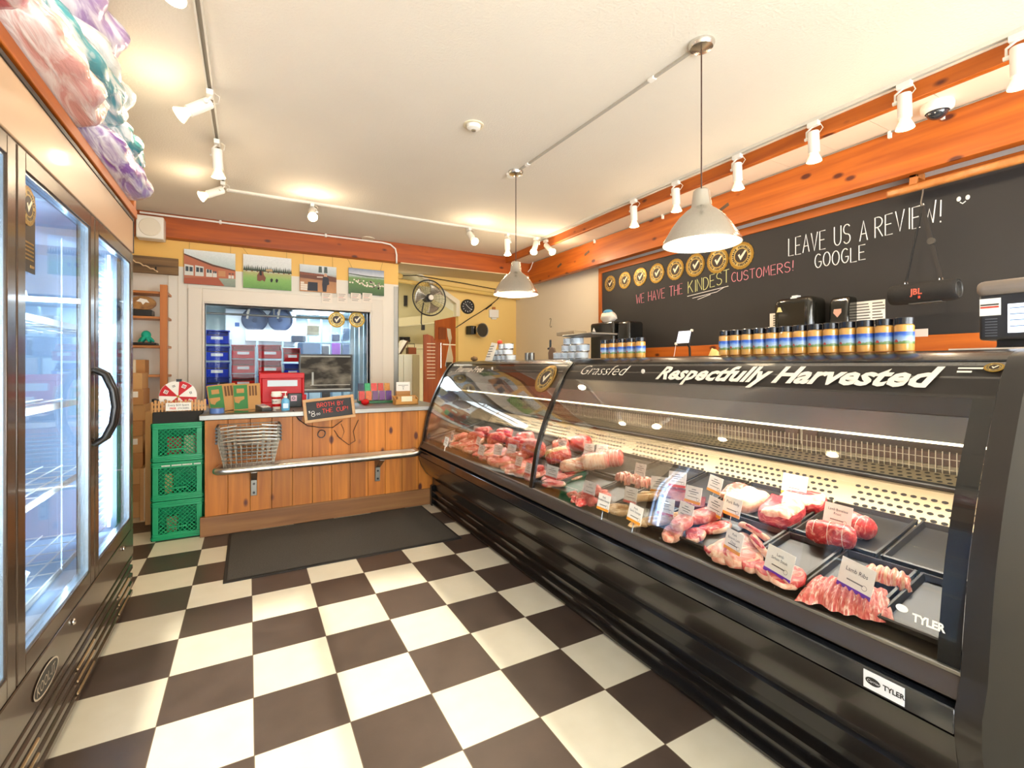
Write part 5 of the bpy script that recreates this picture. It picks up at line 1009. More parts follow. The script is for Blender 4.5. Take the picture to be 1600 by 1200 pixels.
# ------------------------------------------------------------------ blackboard on the right wall
BX = 3.57
cb = thing('blackboard', 'long blackboard with chalk writing in an orange wood frame on the right wall', 'blackboard', (BX, 2.3, 1.25))
yL = 4.285
MB().box(BX, BX + .012, .15, yL, 1.485, 2.372).build('board', BOARD, cb)
MB().box(BX - .012, BX + .028, .1, yL + .055, 2.372, 2.435).build('frame_top', BEAMY, cb, bevel=.003)
MB().box(BX - .012, BX + .028, yL, yL + .055, 1.25, 2.372).build('frame_side', BEAMZ, cb, bevel=.003)
MB().box(BX - .014, BX + .028, .1, yL, 1.18, 1.487).build('frame_bottom', BEAMY, cb, bevel=.003)
def wallchalk(txt, u0, v0, u1, v1, hpx, m, r=.0034, name='chalk_writing'):
    a = P('x', BX - .003, u0, v0); b = P('x', BX - .003, u1, v1); L_ = a.y - b.y; sl = (b.z - a.z) / L_
    h = P('x', BX - .003, (u0 + u1) / 2, (v0 + v1) / 2 - hpx).z - P('x', BX - .003, (u0 + u1) / 2, (v0 + v1) / 2).z
    mb = MB(); chalk(mb, txt, lambda x, y: (BX - .001, a.y - x, a.z + sl * x + y), h, r, w=L_); mb.build(name, m, cb)
wallchalk('LEAVE US A', 1232, 400, 1355, 374, 29, CHALKW); wallchalk('REVIEW!', 1367, 372, 1470, 346, 33, CHALKW)
wallchalk('GOOGLE', 1273, 419, 1352, 405, 22, CHALKW)
wallchalk('WE HAVE THE', 994, 475, 1066, 459, 15, CHALKP, .0029); wallchalk('KINDEST', 1075, 459, 1139, 441, 19, CHALKY, .003); wallchalk('CUSTOMERS!', 1143, 441, 1239, 423, 15, CHALKP, .0029)
mb = MB()
for pts in ([(1074, 463), (1138, 447)], [(1082, 466), (1120, 456), (1131, 449)], [(1090, 468), (1110, 460)]): mb.tube([P('x', BX - .002, u, v) for u, v in pts], .003, n=5)
mb.build('chalk_underline', CHALKW, cb)
mb = MB()
for u in (1498, 1512): c = P('x', BX - .001, u, 311 - (u - 1498) * .2); mb.sph(c, (.002, .010, .014), 12, 8)
mb.tube([P('x', BX - .001, u, v) for u, v in ((1500, 316), (1504, 318), (1509, 314))], .003, n=5); mb.build('chalk_smile', CHALKW, cb)
sl_ = [(953, 443, 20), (976, 438, 21.5), (1000, 432.5, 23.5), (1026, 427, 25), (1055, 421, 28), (1086, 414.5, 31), (1121, 407.5, 34), (1158, 399.5, 37)]
for i, (u, v, d_) in enumerate(sl_):
    p = P('x', BX - .004, u, v); seal(.088 + .0034 * i, (BX - .004, p.y, p.z), (0, 0, -PI / 2), f'gold check mark seal on the blackboard, {nth(i, 8)} of the row of eight', 'gold seals along the blackboard')
# wooden rail hanging at the top right of the board
a = P('x', 3.46, 1386, 305); b = P('x', 3.46, 1600, 248); t = thing('hanging_rail', 'orange wooden rail fixed in front of the blackboard top', 'rail', ((a + b) / 2))
MB().box(3.44, 3.475, .35, a.y, a.z - .022, a.z + .022).build('rail', PINEX, t, bevel=.012, seg=3); yy = P('x', 3.46, 1428, 290).y
MB().box(3.445, 3.47, yy - .018, yy + .018, a.z + .02, 2.46).box(3.445, BX - .01, yy - .018, yy + .018, 2.42, 2.46).build('hanger', PINEZ, t, bevel=.002)
MB().box(3.445, 3.47, .5, .536, a.z + .02, 2.46).box(3.445, BX - .01, .5, .536, 2.42, 2.46).build('hanger', PINEZ, t, bevel=.002)
# portable speaker hung on a strap
JX = 3.42
c = P('x', JX, 1443, 457); t = thing('portable_speaker', 'black cylindrical portable speaker hanging by a strap before the blackboard', 'speaker', c); l_ = .155; r_ = .062
SPK = mat('speaker fabric', '#191716', .8, bump=.4, bs=300)
MB().lathe([(.040, -l_), (.052, -l_ - .004), (.058, -l_ + .006), (.0605, -l_ + .03), (r_, 0), (.0605, l_ - .03), (.058, l_ - .006), (.052, l_ + .004), (.040, l_)], (0, 0, 0), Rx(PI / 2), 32).build('body', SPK, t, world=False, smooth=50)
for s in (-1, 1): MB().lathe([(.041, l_ * s), (.038, (l_ - .012) * s), (.001, (l_ - .012) * s)], (0, 0, 0), Rx(PI / 2), 28).lathe([(.050, l_ * s - .0), (.046, (l_ + .005) * s), (.041, (l_ + .001) * s)], (0, 0, 0), Rx(PI / 2), 28).build('end_cap', mat('end cap', '#3a3835', .35), t, world=False, smooth=50)
mb = MB().text('JBL', .048, lambda x, y: (-.0630, .038 - x, y - .014), bold=.0016, sx=.85); mb.v = [(-(r_ ** 2 - z * z) ** .5 - .0036 if abs(z) < r_ else x, y, z) for x, y, z in mb.v]; mb.build('lettering', mat('speaker red print', '#c9604c', .5), t, world=False)
MB().obox((-.056, .0, -.030), (.004, .010, .016)).build('badge', mat('speaker badge red', '#c4452f', .5), t, world=False)
MB().box(-.03, .03, -.09, .06, -.064, -.058).build('foot_bar', mat('foot steel', '#6e6a62', .4, metal=.5), t, world=False)
top = P('x', 3.46, 1442, 300) - c; hk = P('x', JX, 1441, 322) - c
MB().tube([Vector((top.x, top.y, top.z + .04)), Vector((top.x, top.y, top.z)), hk + Vector((0, .006, .02)), hk, hk + Vector((0, -.012, .004))], .004, n=6).build('hook', STEEL, t, world=False, smooth=60)
e1 = P('x', JX, 1416, 440) - c; e2 = P('x', JX, 1470, 433) - c
MB().tube([hk, e1], .0055, n=6).build('strap', BLACK, t, world=False)
sm_ = hk.lerp(e2, .62); d_ = (e2 - hk).normalized()
MB().obox((hk + e2) / 2, (.006, .020, (e2 - hk).length), Rx(math.atan2(-(e2.y - hk.y), e2.z - hk.z) + PI)).build('strap', mat('webbing grey', '#2c2825', .8), t, world=False)
MB().cyl(hk.lerp(e2, .50) - Vector((.01, 0, 0)), hk.lerp(e2, .50) + Vector((.004, 0, 0)), .019, None, 20).build('buckle', mat('buckle grey', '#46413b', .5), t, world=False, smooth=40)
for e in (e1, e2): MB().tube([e + Vector((0, .008 * math.cos(k), -.014 + .014 * math.sin(k))) for k in [i * PI / 5 for i in range(10)]], .003, n=5, closed=True).build('clip_ring', CHROME, t, world=False, smooth=60)
# paper towel and soap dispensers
def wallbox(u0, u1, v0, v1, x): a = P('x', x, u0, v0); b = P('x', x, u1, v1); return b.y, a.y, P('x', x, (u0 + u1) / 2, v1).z, P('x', x, (u0 + u1) / 2, v0).z
ya, yb, z0, z1 = wallbox(1207, 1268, 464, 520, 3.36)
t = thing('towel_dispenser', 'wide black glossy paper towel dispenser below the blackboard text', 'dispenser', (3.46, (ya + yb) / 2, z0))
MB().box(3.36, BX - .002, ya, yb, z0 - .08, z1).build('cover', mat('dispenser black', '#15140f', .12, coat=.5), t, bevel=.045, seg=5)
MB().prism([(yb - .075, z1 - .10), (yb - .035, z1 - .10), (yb - .045, z1 - .065), (yb - .06, z1 - .065)], 'x', 3.354, 3.358).build('sticker', mat('yellow sticker', '#d9c88a', .5), t)
MB().box(3.40, 3.44, (ya + yb) / 2 - .02, (ya + yb) / 2 + .02, z1 - .002, z1 + .014).box(3.375, 3.385, (ya + yb) / 2 - .025, (ya + yb) / 2 + .015, z1 - .01, z1 - .0).build('latch', mat('latch white', '#d8dcde', .4), t)
ya, yb, z0, z1 = wallbox(1294, 1325, 463, 512, 3.44)
t = thing('soap_dispenser', 'narrow black soap dispenser between towel dispenser and white notice', 'dispenser', (3.5, (ya + yb) / 2, z0))
MB().prism([(3.44, z0 - .06), (3.44, z1 - .06), (3.47, z1), (BX - .002, z1), (BX - .002, z0 - .06)], 'y', ya, yb).build('cover', mat('dispenser black', '#15140f', .12, coat=.5), t, bevel=.02, seg=4)
MB().prism([((ya + yb) / 2 - .022, z1 - .11), ((ya + yb) / 2 + .002, z1 - .14), ((ya + yb) / 2 + .026, z1 - .11), ((ya + yb) / 2 + .022, z1 - .085), ((ya + yb) / 2 - .022, z1 - .085)], 'x', 3.434, 3.438).build('window', mat('soap pink', '#c99a86', .3), t)
MB().sph((3.44, (ya + yb) / 2, z0 - .05), (.012, .05, .04), 16, 10).build('push_lever', mat('lever grey', '#9c9a92', .4), t, smooth=60)
ya, yb, z0, z1 = wallbox(1334, 1383, 470, 525, BX - .004)
t = thing('printed_list', 'white printed list pinned below the blackboard, right of the soap dispenser', 'notice', (BX - .004, (ya + yb) / 2, z0))
MB().box(BX - .004, BX - .002, ya, yb, z0, z1).build('sheet', PAPER, t)
R_ = random.Random(5); mb = MB()
for col in (0, 1):
    for k in range(13):
        y_ = yb - .015 - col * (yb - ya) * .52; mb.box(BX - .005, BX - .004, y_ - R_.uniform(.05, .085), y_, z1 - .022 - k * .019, z1 - .015 - k * .019)
mb.build('print_lines', mat('grey print', '#5a544c', .6), t)
ya, yb, z0, z1 = wallbox(1196, 1207, 489, 520, 3.5); t = thing('paper_strip', 'narrow white paper strip at the left of the towel dispenser', 'notice', (3.5, (ya + yb) / 2, z0)); MB().box(3.555, 3.566, ya, yb, z0 - .04, z1).build('sheet', PAPER, t)
mb = MB()
for k in range(10): mb.box(3.553, 3.555, ya + .01, (ya + yb) / 2, z1 - .025 - k * .018, z1 - .017 - k * .018)
mb.build('print_lines', mat('grey print', '#5a544c', .6), t)
ya, yb, z0, z1 = wallbox(1427, 1450, 514, 526, BX - .016); t = thing('blank_card', 'small blank white card on the lower frame right of the jars', 'card', (BX - .016, (ya + yb) / 2, z0)); MB().box(BX - .018, BX - .0145, ya, yb, z0, z1).build('card', mat('card pinkish', '#e3cfc4', .6), t)
# tablet
c = P('x', 3.40, 1069, 527); t = thing('tablet', 'black tablet with a lit screen on a stand below the blackboard', 'tablet', (3.40, c.y, c.z), rz=-PI / 2)
q = Rx(-.30)
MB().obox((0, 0, 0), (.155, .012, .130), q).build('body', BLACK, t, world=False, bevel=.005); mb = MB().obox(q @ Vector((0, -.0066, 0)), (.138, .001, .112), q).build('screen', mat('tablet screen', '#cdd6ea', .2, emit='#ccd8f2', es=.85), t, world=False)
mb = MB()
for k in range(4): mb.obox(q @ Vector((-.015, -.0075, .03 - k * .018)), (.09, .0005, .006), q)
mb.build('screen_text', mat('screen text', '#9fb0d8', .4), t, world=False)
for s in (-1, 1): MB().obox(q @ Vector((.072 * s, -.004, -.06 if s < 0 else .058)), (.022, .02, .022), q).build('corner_clamp', WHITE, t, world=False, bevel=.004)
MB().tube([(0, .01, -.03), (0, .07, -.09), (0, .09, 1.145 - c.z)], .010, n=8).build('stand', BLACK, t, world=False, smooth=60); MB().tube([(-.07, .01, -.02), (-.10, .01, -.04), (-.11, .01, -.10), (-.13, .01, -.19)], .003, n=6).build('cord', WHITE, t, world=False, smooth=60)
# back bench along the right wall
t = thing('back_bench', 'pale work bench along the right wall behind the display case', 'bench', (3.3, 2.6, 0)); MB().box(3.02, BX - .015, .2, 4.9, 1.10, 1.14).build('top', mat('bench top', '#d9cdb8', .4), t, bevel=.004); MB().box(3.06, BX - .02, .2, 4.9, .0, 1.10).build('body', CREAM, t)
c = P('x', 3.2, 952, 516); t = thing('countertop_machine', 'black glossy countertop machine at the left end of the blackboard', 'machine', (3.22, c.y, 1.14))
y0_, y1_ = P('x', 3.2, 960, 516).y, P('x', 3.2, 924, 516).y; z1 = P('x', 3.2, 940, 504).z
MB().box(3.18, 3.42, y0_, y1_, 1.14, z1).build('body', mat('machine black', '#141311', .15, coat=.5), t, bevel=.025, seg=4); MB().box(3.22, 3.42, P('x', 3.2, 980, 516).y, y0_ - .01, 1.14, z1 - .01).build('side_unit', mat('machine black', '#141311', .15, coat=.5), t, bevel=.03, seg=4)
MB().prism([(y1_ - .05, z1 - .085), (y1_ - .10, z1 - .095), (y1_ - .07, z1 - .05)], 'x', 3.174, 3.178).build('sticker', PAPER, t)
o = bag_mb((0, 0, .055), (.07, .10, .06), 3).sph((0, .01, .115), (.04, .06, .025), 14, 8, mi=1).build('paper_bag', [mat('crumpled white bag', '#e6dccd', .5, bump=.6, bs=20), mat('blue cloth', '#5aa3c9', .6)], smooth=60); o.location = (3.28, P('x', 3.28, 951, 500).y, z1); tag(o, 'crumpled white bag with blue top on the black machine', 'bag')
p = P('x', 3.25, 1116, 545); o = bag_mb((0, 0, .07), (.05, .07, .08), 6, .15).build('paper_bag', mat('kraft yellow bag', '#e0c97e', .6), smooth=70); o.location = (3.1, P('x', 3.1, 1116, 545).y, P('x', 3.1, 1116, 557).z - .0); tag(o, 'pale yellow bag peeking out left of the row of jars', 'bag')
o.location.z = 1.14; o.scale = (1, 1, 1.9)
# hook and paddle near the cream wall
p = P('x', 3.59, 860, 505); t = thing('s_hook', 'thin steel s-shaped hook in front of the cream wall', 'hook', p); MB().tube([(0, .022, .055), (0, .0, .068), (0, -.018, .055), (0, -.004, .02), (0, .012, -.03), (0, 0, -.055), (0, -.02, -.055), (0, -.028, -.04)], .003, n=6).build('wire', DKMET, t, world=False, smooth=60)
# ------------------------------------------------------------------ trays and meat in the case
SLOPE = math.atan(.22); TILT = -SLOPE
def dz(x): return .615 + .22 * (x - 1.45)
TRAYM = mat('black tray', '#2a2620', .42)
def tray(x0, x1, y0, y1, label, grp='black meat trays in the case', lift=.004):
    cx, cy = (x0 + x1) / 2, (y0 + y1) / 2; t = MB(); w_, d_ = (x1 - x0) / 2, (y1 - y0) / 2
    t.box(-w_ + .008, w_ - .008, -d_ + .008, d_ - .008, 0, .004)
    for s in (-1, 1):
        t.prism([(s * w_, .020), (s * (w_ - .008), .022), (s * (w_ - .014), .004), (s * (w_ - .008), 0)], 'y', -d_, d_) if s < 0 else t.prism([(w_, .020), (w_ - .008, 0), (w_ - .014, .004), (w_ - .008, .022)], 'y', -d_, d_)
        a = [(s * d_, .020), (s * (d_ - .008), .022), (s * (d_ - .014), .004), (s * (d_ - .008), 0)]; t.prism(a if s > 0 else a[::-1], 'x', -w_, w_)
    o = t.build('meat_tray', TRAYM, bevel=.001); o.location = (cx, cy, dz(cx) + lift); o.rotation_euler = (0, TILT, 0); return tag(o, label, 'tray', grp)
FT = [(.455, .632, 'empty front tray at the near right end of the case'), (.640, .832, 'front tray under the lamb ribs'), (.840, 1.022, 'front tray under the lamb sirloin'), (1.030, 1.44, 'front tray under the pork chops and thick cuts'), (1.45, 1.72, 'front tray under the pale sausages'), (1.73, 1.915, 'front tray with sausages, left of the pale ones'), (1.925, 2.185, 'front tray under the red stewing pieces'), (2.19, 2.30, 'front tray at the glass divider'),
      (2.35, 2.80, 'front tray nearest the divider in the far bay'), (2.81, 3.25, 'second front tray left of the divider'), (3.26, 3.72, 'third front tray left of the divider'), (3.73, 4.21, 'front tray at the far left end')]
for a, b, lb in FT: tray(1.452, 1.728, a, b, lb)
RTT = [(.455, .745, 'empty rear tray at the near right end'), (.755, 1.02, 'rear tray under the rolled lamb roasts'), (1.03, 1.38, 'rear tray under the big pork shoulder'), (1.39, 1.62, 'rear tray behind the pork price cards'), (1.63, 1.94, 'rear tray under the bone-in ribs'), (1.95, 2.30, 'rear tray under the tied roasts'), (2.35, 2.9, 'rear tray with red roasts left of the divider'), (2.91, 3.5, 'middle rear tray in the far bay'), (3.51, 4.21, 'rear tray at the far left end')]
for a, b, lb in RTT: tray(1.742, 2.04, a, b, lb)

RED = meatmat('beef red', '#a3242a', '#c8413f', '#e09a88', 26); PINK = meatmat('pork pink', '#b8463f', '#d06a5f', '#e8b09e', 22); PALE = meatmat('pale fat', '#cf8a6e', '#e3b795', '#eed5ba', 16)
SAUS = meatmat('pale sausage', '#b98a55', '#d3aa72', '#e6c795', 30); DEEP = meatmat('lamb red', '#8e1f2a', '#b5343b', '#d98277', 22, (1, 1, 2)); GRND = meatmat('stew red', '#b02c2c', '#d0493f', '#f0b5a2', 45); FATM = meatmat('fat rim', '#c9795f', '#dfae92', '#ecd0b6', 16)
PORK = meatmat('pork rose', '#c25e52', '#d88272', '#ecb09c', 16)
STRP = meatmat('ribs striped', '#c4493f', '#de8270', '#f6d8c6', 10, (2, 9, 2))
def nz(p, s, k=3.0): return noise.noise(Vector(p) * k + Vector((s * 7.1, s * 3.3, s * 1.7)))
def steak(seed, rx=.07, ry=.05, h=.022, kidney=0.0, rim=True, style='rim', sq=1.0):
    P_ = lambda q: math.copysign(abs(q) ** sq, q)
    mb = MB(); n = 26; rings = [(0, 1), (.35, 1), (.65, 1), (.86, .98), (.97, .80), (1.0, .5), (.97, .1), (.9, 0)]; vs = []; fs = []; mi = []
    for k, (r, z) in enumerate(rings):
        for i in range(n):
            a = 2 * PI * i / n; w_ = 1 + .16 * nz((math.cos(a), math.sin(a), 0), seed, 1.6) - kidney * max(0, math.cos(a - 1.2)) ** 3
            zz = h * z * (1 + .25 * nz((r * math.cos(a), r * math.sin(a), .5), seed, 2.2)) if z else 0
            vs.append((rx * r * w_ * P_(math.cos(a)), ry * r * w_ * P_(math.sin(a)), zz))
    for k in range(len(rings) - 1):
        for i in range(n):
            fs.append((k * n + i, k * n + (i + 1) % n, (k + 1) * n + (i + 1) % n, (k + 1) * n + i)); a = 2 * PI * i / n
            mi.append((1 if k < 4 and math.sin(a + seed) > -.45 else 0) if style == 'cap' else (1 if k in (2, 3, 4) or (k > 4 and math.sin(a) > -.5) else 0) if style == 'ring' else 1 if rim and k >= 3 and math.sin(a + seed) > -.35 else 0)
    mb.v = vs; mb.f = fs; mb.mi = mi; return mb
def roast(seed, L_=.17, r=.048, net=False):
    mb = MB()
    def fn(u, v):
        a = 2 * PI * u; t = v * 2 - 1; e = max(0, 1 - abs(t) ** 5) ** .5; rr = r * (.25 + .75 * e) * (1 + .10 * nz((math.cos(a), math.sin(a), t * 2), seed, 1.8) - (.05 * abs(math.cos(t * 14)) if net else 0))
        if v in (0, 1): rr = .002
        return (rr * math.cos(a), t * L_ / 2, max(0, r * .92 + rr * math.sin(a)))
    return mb.grid(fn, 22, 18, mi=lambda u, v: 1 if .12 < v < .95 and math.sin(2 * PI * u * 1 + seed) > .2 else 0)
def ribs(seed, L_=.2, W_=.13, h=.03, n=9):
    def fn(u, v):
        x = (u - .5) * W_; y = (v - .5) * L_; e = max(0, 1 - abs(u * 2 - 1) ** 4) ** .5 * max(0, 1 - abs(v * 2 - 1) ** 6) ** .5; return (x * (1 + .12 * nz((u, v, 0), seed)) + .02 * nz((v * 3, 0, 1), seed), y * (1 - .25 * u), e * (h * (.7 + .3 * math.sin(PI * u)) + .0035 * math.cos(2 * PI * n * v)) + .002)
    mb = MB().grid(fn, 14, n * 6, mi=lambda u, v: 1 if (v * n) % 1 > .55 else 0); e = len(mb.v)
    return mb
def sausage(seed, L_=.12, r=.014):
    pts = []; rs = []
    for i in range(11): t = i / 10 * 2 - 1; pts.append((.020 * (1 - t * t) * math.sin(seed), t * L_ / 2, r)); rs.append(r * max(.12, (1 - abs(t) ** 6) ** .5))
    return MB().tube(pts, rs, n=12)
def chunk(seed, r=.026): return MB().sph((0, 0, r * .62), (r, r * 1.15, r * .7), 12, 8, fn=lambda q: 1 + .45 * noise.noise(q * 1.5 + Vector((seed * 5.3, seed, 0))))
def put(mb, mats, name, label, cat, u, v, rz=0, off=.010, group=None, smooth=70, tilt=True, extra=None, roll=0):
    p = deck(u, v, off); o = mb.build(name, mats, smooth=smooth); o.location = (p.x, p.y, p.z)
    o.rotation_euler = (Matrix.Rotation(TILT, 4, 'Y') @ Matrix.Rotation(rz, 4, 'Z') @ Matrix.Rotation(roll, 4, 'X')).to_euler(); tag(o, label, cat, group)
    if extra:
        for nm, m2, mt in extra: m2.build(nm, mt, o, world=False, smooth=70)
    return o
TW = mat('butcher twine', '#efe2cf', .8)
def twine(L_, r, n=6):
    mb = MB()
    for k in range(n):
        t = (k + .5) / n * 1.7 - .85; e = max(0, 1 - abs(t) ** 5) ** .5; rr = r * (.25 + .75 * e) * 1.03; mb.tube([(rr * math.cos(a), t * L_ / 2, r * .92 + rr * math.sin(a)) for a in [2 * PI * i / 16 for i in range(16)]], 0.0010, n=4, closed=True)
    return mb
# near bay, front row, from the right
put(ribs(1, .23, .150, .022, 12), [STRP, PINK], 'lamb_ribs', 'large slab of lamb ribs fanned below the Lamb Ribs card', 'meat', 1322, 934, .30, .012)
put(ribs(2, .13, .075, .028, 6), [STRP, PALE], 'lamb_ribs', 'smaller folded lamb rib piece behind the Lamb Ribs card', 'meat', 1385, 905, .2, .016)
for i, (u, v, s_) in enumerate(((1175, 884, .6), (1198, 896, .9), (1222, 908, 1.2), (1240, 905, .4))):
    put(steak(10 + i, .055, .034, .018), [RED, FATM], 'lamb_steak', f'thin lamb sirloin steak, {nth(i, 4)} of four below the Lamb Sirloin Steak card', 'meat', u, v, s_, .010 + .004 * i, 'lamb sirloin steaks')
for i, (u, v, rz_, L) in enumerate(((1130, 862, .3, 'nearest the glass, with a curved rib bone'), (1160, 874, -.4, 'in the middle below the card'), (1186, 858, .9, 'standing upright at the right'), (1176, 836, 1.3, 'at the back of the tray'))):
    bone = MB().tube([(-.050, .0, .012), (-.048, .028, .016), (-.030, .050, .014), (-.01, .060, .011)], [.008, .007, .006, .005], n=8)
    o = put(steak(20 + i, .070, .052, .022, .22, style='ring'), [PORK, FATM], 'pork_chop', f'bone-in pork loin chop {L}', 'meat', u, v, rz_, .012, 'bone-in pork loin chops', extra=[('rib_bone', bone, DEEP)], roll=(0, .15, 1.0, .9)[i])
for i, (u, v, rz_, a, b, lb) in enumerate(((1052, 838, .4, .056, .036, 'front thick square pork cut against the glass'), (1066, 822, .2, .054, .036, 'square pork cut lying on the front thick cut'), (1102, 810, -.3, .085, .046, 'long smooth pork slab behind the thick cuts'), (1118, 828, -.5, .068, .034, 'slim pork piece under the long slab'), (1088, 838, .9, .044, .036, 'ragged red pork trimming beside the thick cuts'), (1084, 844, .2, .034, .026, 'small red trimming at the tray front'))):
    put(steak(30 + i, a, b, .030 if i < 3 else .020, sq=.7 if i < 2 else 1), [PORK if i < 2 else PINK if i == 2 else RED, FATM], 'pork_cut', lb, 'meat', u, v, rz_, .010 + (.030 if i == 1 else .012 if i == 2 else 0))
for i, (u, v, rz_) in enumerate(((1152, 850, .2), (1168, 860, 1.0), (1142, 872, -.3))): put(steak(200 + i, .062, .048, .020, .2, style='ring'), [PORK, FATM], 'pork_chop', f'pale pork chop under the bone-in ones, {nth(i, 3)} of three', 'meat', u, v, rz_, .006, 'pale pork chops')
for i in range(6): put(sausage(i * 1.7, .13, .0135), SAUS, 'sausage', f'pale sausage, {nth(i, 6)} of six near the front glass', 'meat', 1006 + i * 9, 822 - i * 1.5, 1.0 + .15 * (i % 3), .008 + .010 * (i % 2), 'pale sausages near the glass')
for i in range(5): put(sausage(i * 1.3 + 1, .11, .012), SAUS, 'sausage', f'thin pale sausage, {nth(i, 5)} of five left of the front sausages', 'meat', 958 + i * 7, 797 + i * 2, .9 + .12 * (i % 3), .008 + .009 * (i % 2), 'thin pale sausages')
for i in range(4): put(sausage(i * 1.1 + 2, .125, .0165), SAUS, 'sausage', f'thick pale sausage, {nth(i, 4)} of four behind the front sausages', 'meat', 1002 + i * 6, 786 - i * 3.4, .75, .008 + .014 * (i % 2), 'thick pale sausages')
for i in range(9): put(chunk(i + 1, .028), GRND, 'stew_piece', f'red stewing beef piece, {nth(i, 9)} in the pile by the front glass', 'meat', 896 + i * 6.2, 778 + (i % 3) * 6 - (8 if i > 5 else 0), i, .006, 'red stewing beef pieces')
for i in range(7): put(steak(50 + i, .075, .040, .012), [RED if i % 2 else PINK, FATM], 'flat_steak', f'thin flat beef steak, {nth(i, 7)} of those right beside the glass divider', 'meat', (846, 858, 872, 884, 900, 866, 890)[i], (742, 752, 745, 738, 735, 758, 748)[i], 1.2 + .2 * i, .008 + .004 * (i % 3), 'flat steaks beside the divider')
# near bay, rear row
put(roast(3, .15, .040), [RED, RED], 'rolled_roast', 'red rolled lamb roast in front below the Lamb roast card', 'meat', 1300, 850, .2, .012, extra=[('twine', twine(.15, .040, 3), TW)])
put(roast(4, .11, .040), [RED, PINK], 'rolled_roast', 'red rolled roast behind the Lamb roast card', 'meat', 1340, 836, -.2, .012, extra=[('twine', twine(.11, .040, 2), TW)])
for i, (u, v, rz_, a, b, h_, m, lb) in enumerate(((1224, 810, .2, .10, .07, .062, [DEEP, FATM], 'large pork shoulder roast with a pale fat cap below its card'), (1256, 792, .1, .065, .08, .05, [DEEP, FATM], 'pork shoulder roast behind the large one'), (1166, 790, -.2, .085, .075, .05, [PALE, FATM], 'pale fatty pork piece left of the large shoulder'), (1150, 775, .3, .08, .05, .035, [PINK, FATM], 'flat pork piece at the back left of the shoulder'))):
    put(steak(60 + i, a, b, h_, style='cap' if i < 2 else 'rim', sq=.7), m, 'pork_shoulder', lb, 'meat', u, v, rz_, .010)
for i in range(3): 
    o = put(MB().box(-.05, .05, -.045, .045, 0, .03), mat('dark vacuum pack', '#6d2a30', .2, coat=.6, var=.4, vs=30), 'vacuum_pack', f'dark red vacuum packed meat, {nth(i, 3)} behind the white price cards', 'meat', 1052 + i * 17, 778 + i * 8, .3 * i, .010, 'vacuum packs behind the price cards', smooth=None)
for i in range(6): put(ribs(70 + i, .07, .045, .045, 2), [STRP, FATM], 'bone_in_rib', f'short bone-in rib piece, {nth(i, 6)} in the rear tray of ribs', 'meat', 972 + i * 8, 752 + i * 2.2 - (i % 2) * 4, .4, .014, 'short bone-in rib pieces')
put(roast(5, .17, .052, True), [PINK, PALE], 'netted_roast', 'netted pink roast, largest in the rear tray right of the divider', 'meat', 932, 733, .9, .012, extra=[('netting', twine(.17, .052, 9), TW)])
put(roast(6, .15, .052, True), [RED, PINK], 'netted_roast', 'netted roast at the right end of the tied roasts', 'meat', 956, 728, .6, .012, extra=[('netting', twine(.15, .052, 6), TW)])
put(roast(7, .17, .050), [RED, SAUS], 'tied_roast', 'tied beef roast with a round red face in front right of the divider', 'meat', 874, 722, 1.2, .012, extra=[('twine', twine(.17, .050, 5), TW)])
put(roast(8, .14, .055), [RED, RED], 'tied_roast', 'bright red roast behind the tied one', 'meat', 910, 704, .4, .012); put(roast(9, .12, .045), [PINK, PALE], 'tied_roast', 'pink roast at the back left by the divider', 'meat', 878, 706, .9, .012); put(roast(10, .2, .040), [PALE, PALE], 'pale_roast', 'pale fatty joint lying between the roasts', 'meat', 902, 735, 1.0, .012)
put(roast(11, .16, .062), [RED, RED], 'tied_roast', 'large bright red roast seen through the divider edge', 'meat', 836, 714, .3, .012)
# far bay
R_ = random.Random(11); k = 0
rows = [(700, 692, 832, 748, 12, .010), (712, 688, 836, 735, 10, .016), (722, 685, 826, 722, 9, .020)]
for r_i, (u0, v0, u1, v1, n, off) in enumerate(rows):
    for i in range(n):
        t_ = i / (n - 1); u = u0 + (u1 - u0) * t_; v = v0 + (v1 - v0) * t_ + R_.uniform(-2, 2)
        m = [[PINK, FATM], [RED, FATM], [PINK, PALE]][(i + r_i) % 3]
        put(steak(80 + r_i * 20 + i, R_.uniform(.055, .085), R_.uniform(.035, .055), R_.uniform(.018, .035)), m, 'steak', f'raw meat cut, {nth(i, n)} of the {["glass-side", "middle", "inner"][r_i]} row in the far bay', 'meat', u, v, R_.uniform(0, 3), off, ['glass-side', 'middle', 'inner'][r_i] + ' row of cuts in the far bay')
for i, (u, v, r) in enumerate(((745, 690, .045), (757, 684, .05), (777, 694, .05), (790, 688, .052), (808, 703, .052), (822, 697, .055), (828, 706, .05))):
    put(roast(100 + i, .15, r), [RED, PINK if i % 2 else RED], 'red_roast', f'red roast, {nth(i, 7)} in the rear row of the far bay', 'meat', u, v, .5 + .2 * (i % 3), .012, 'red roasts in the far bay')
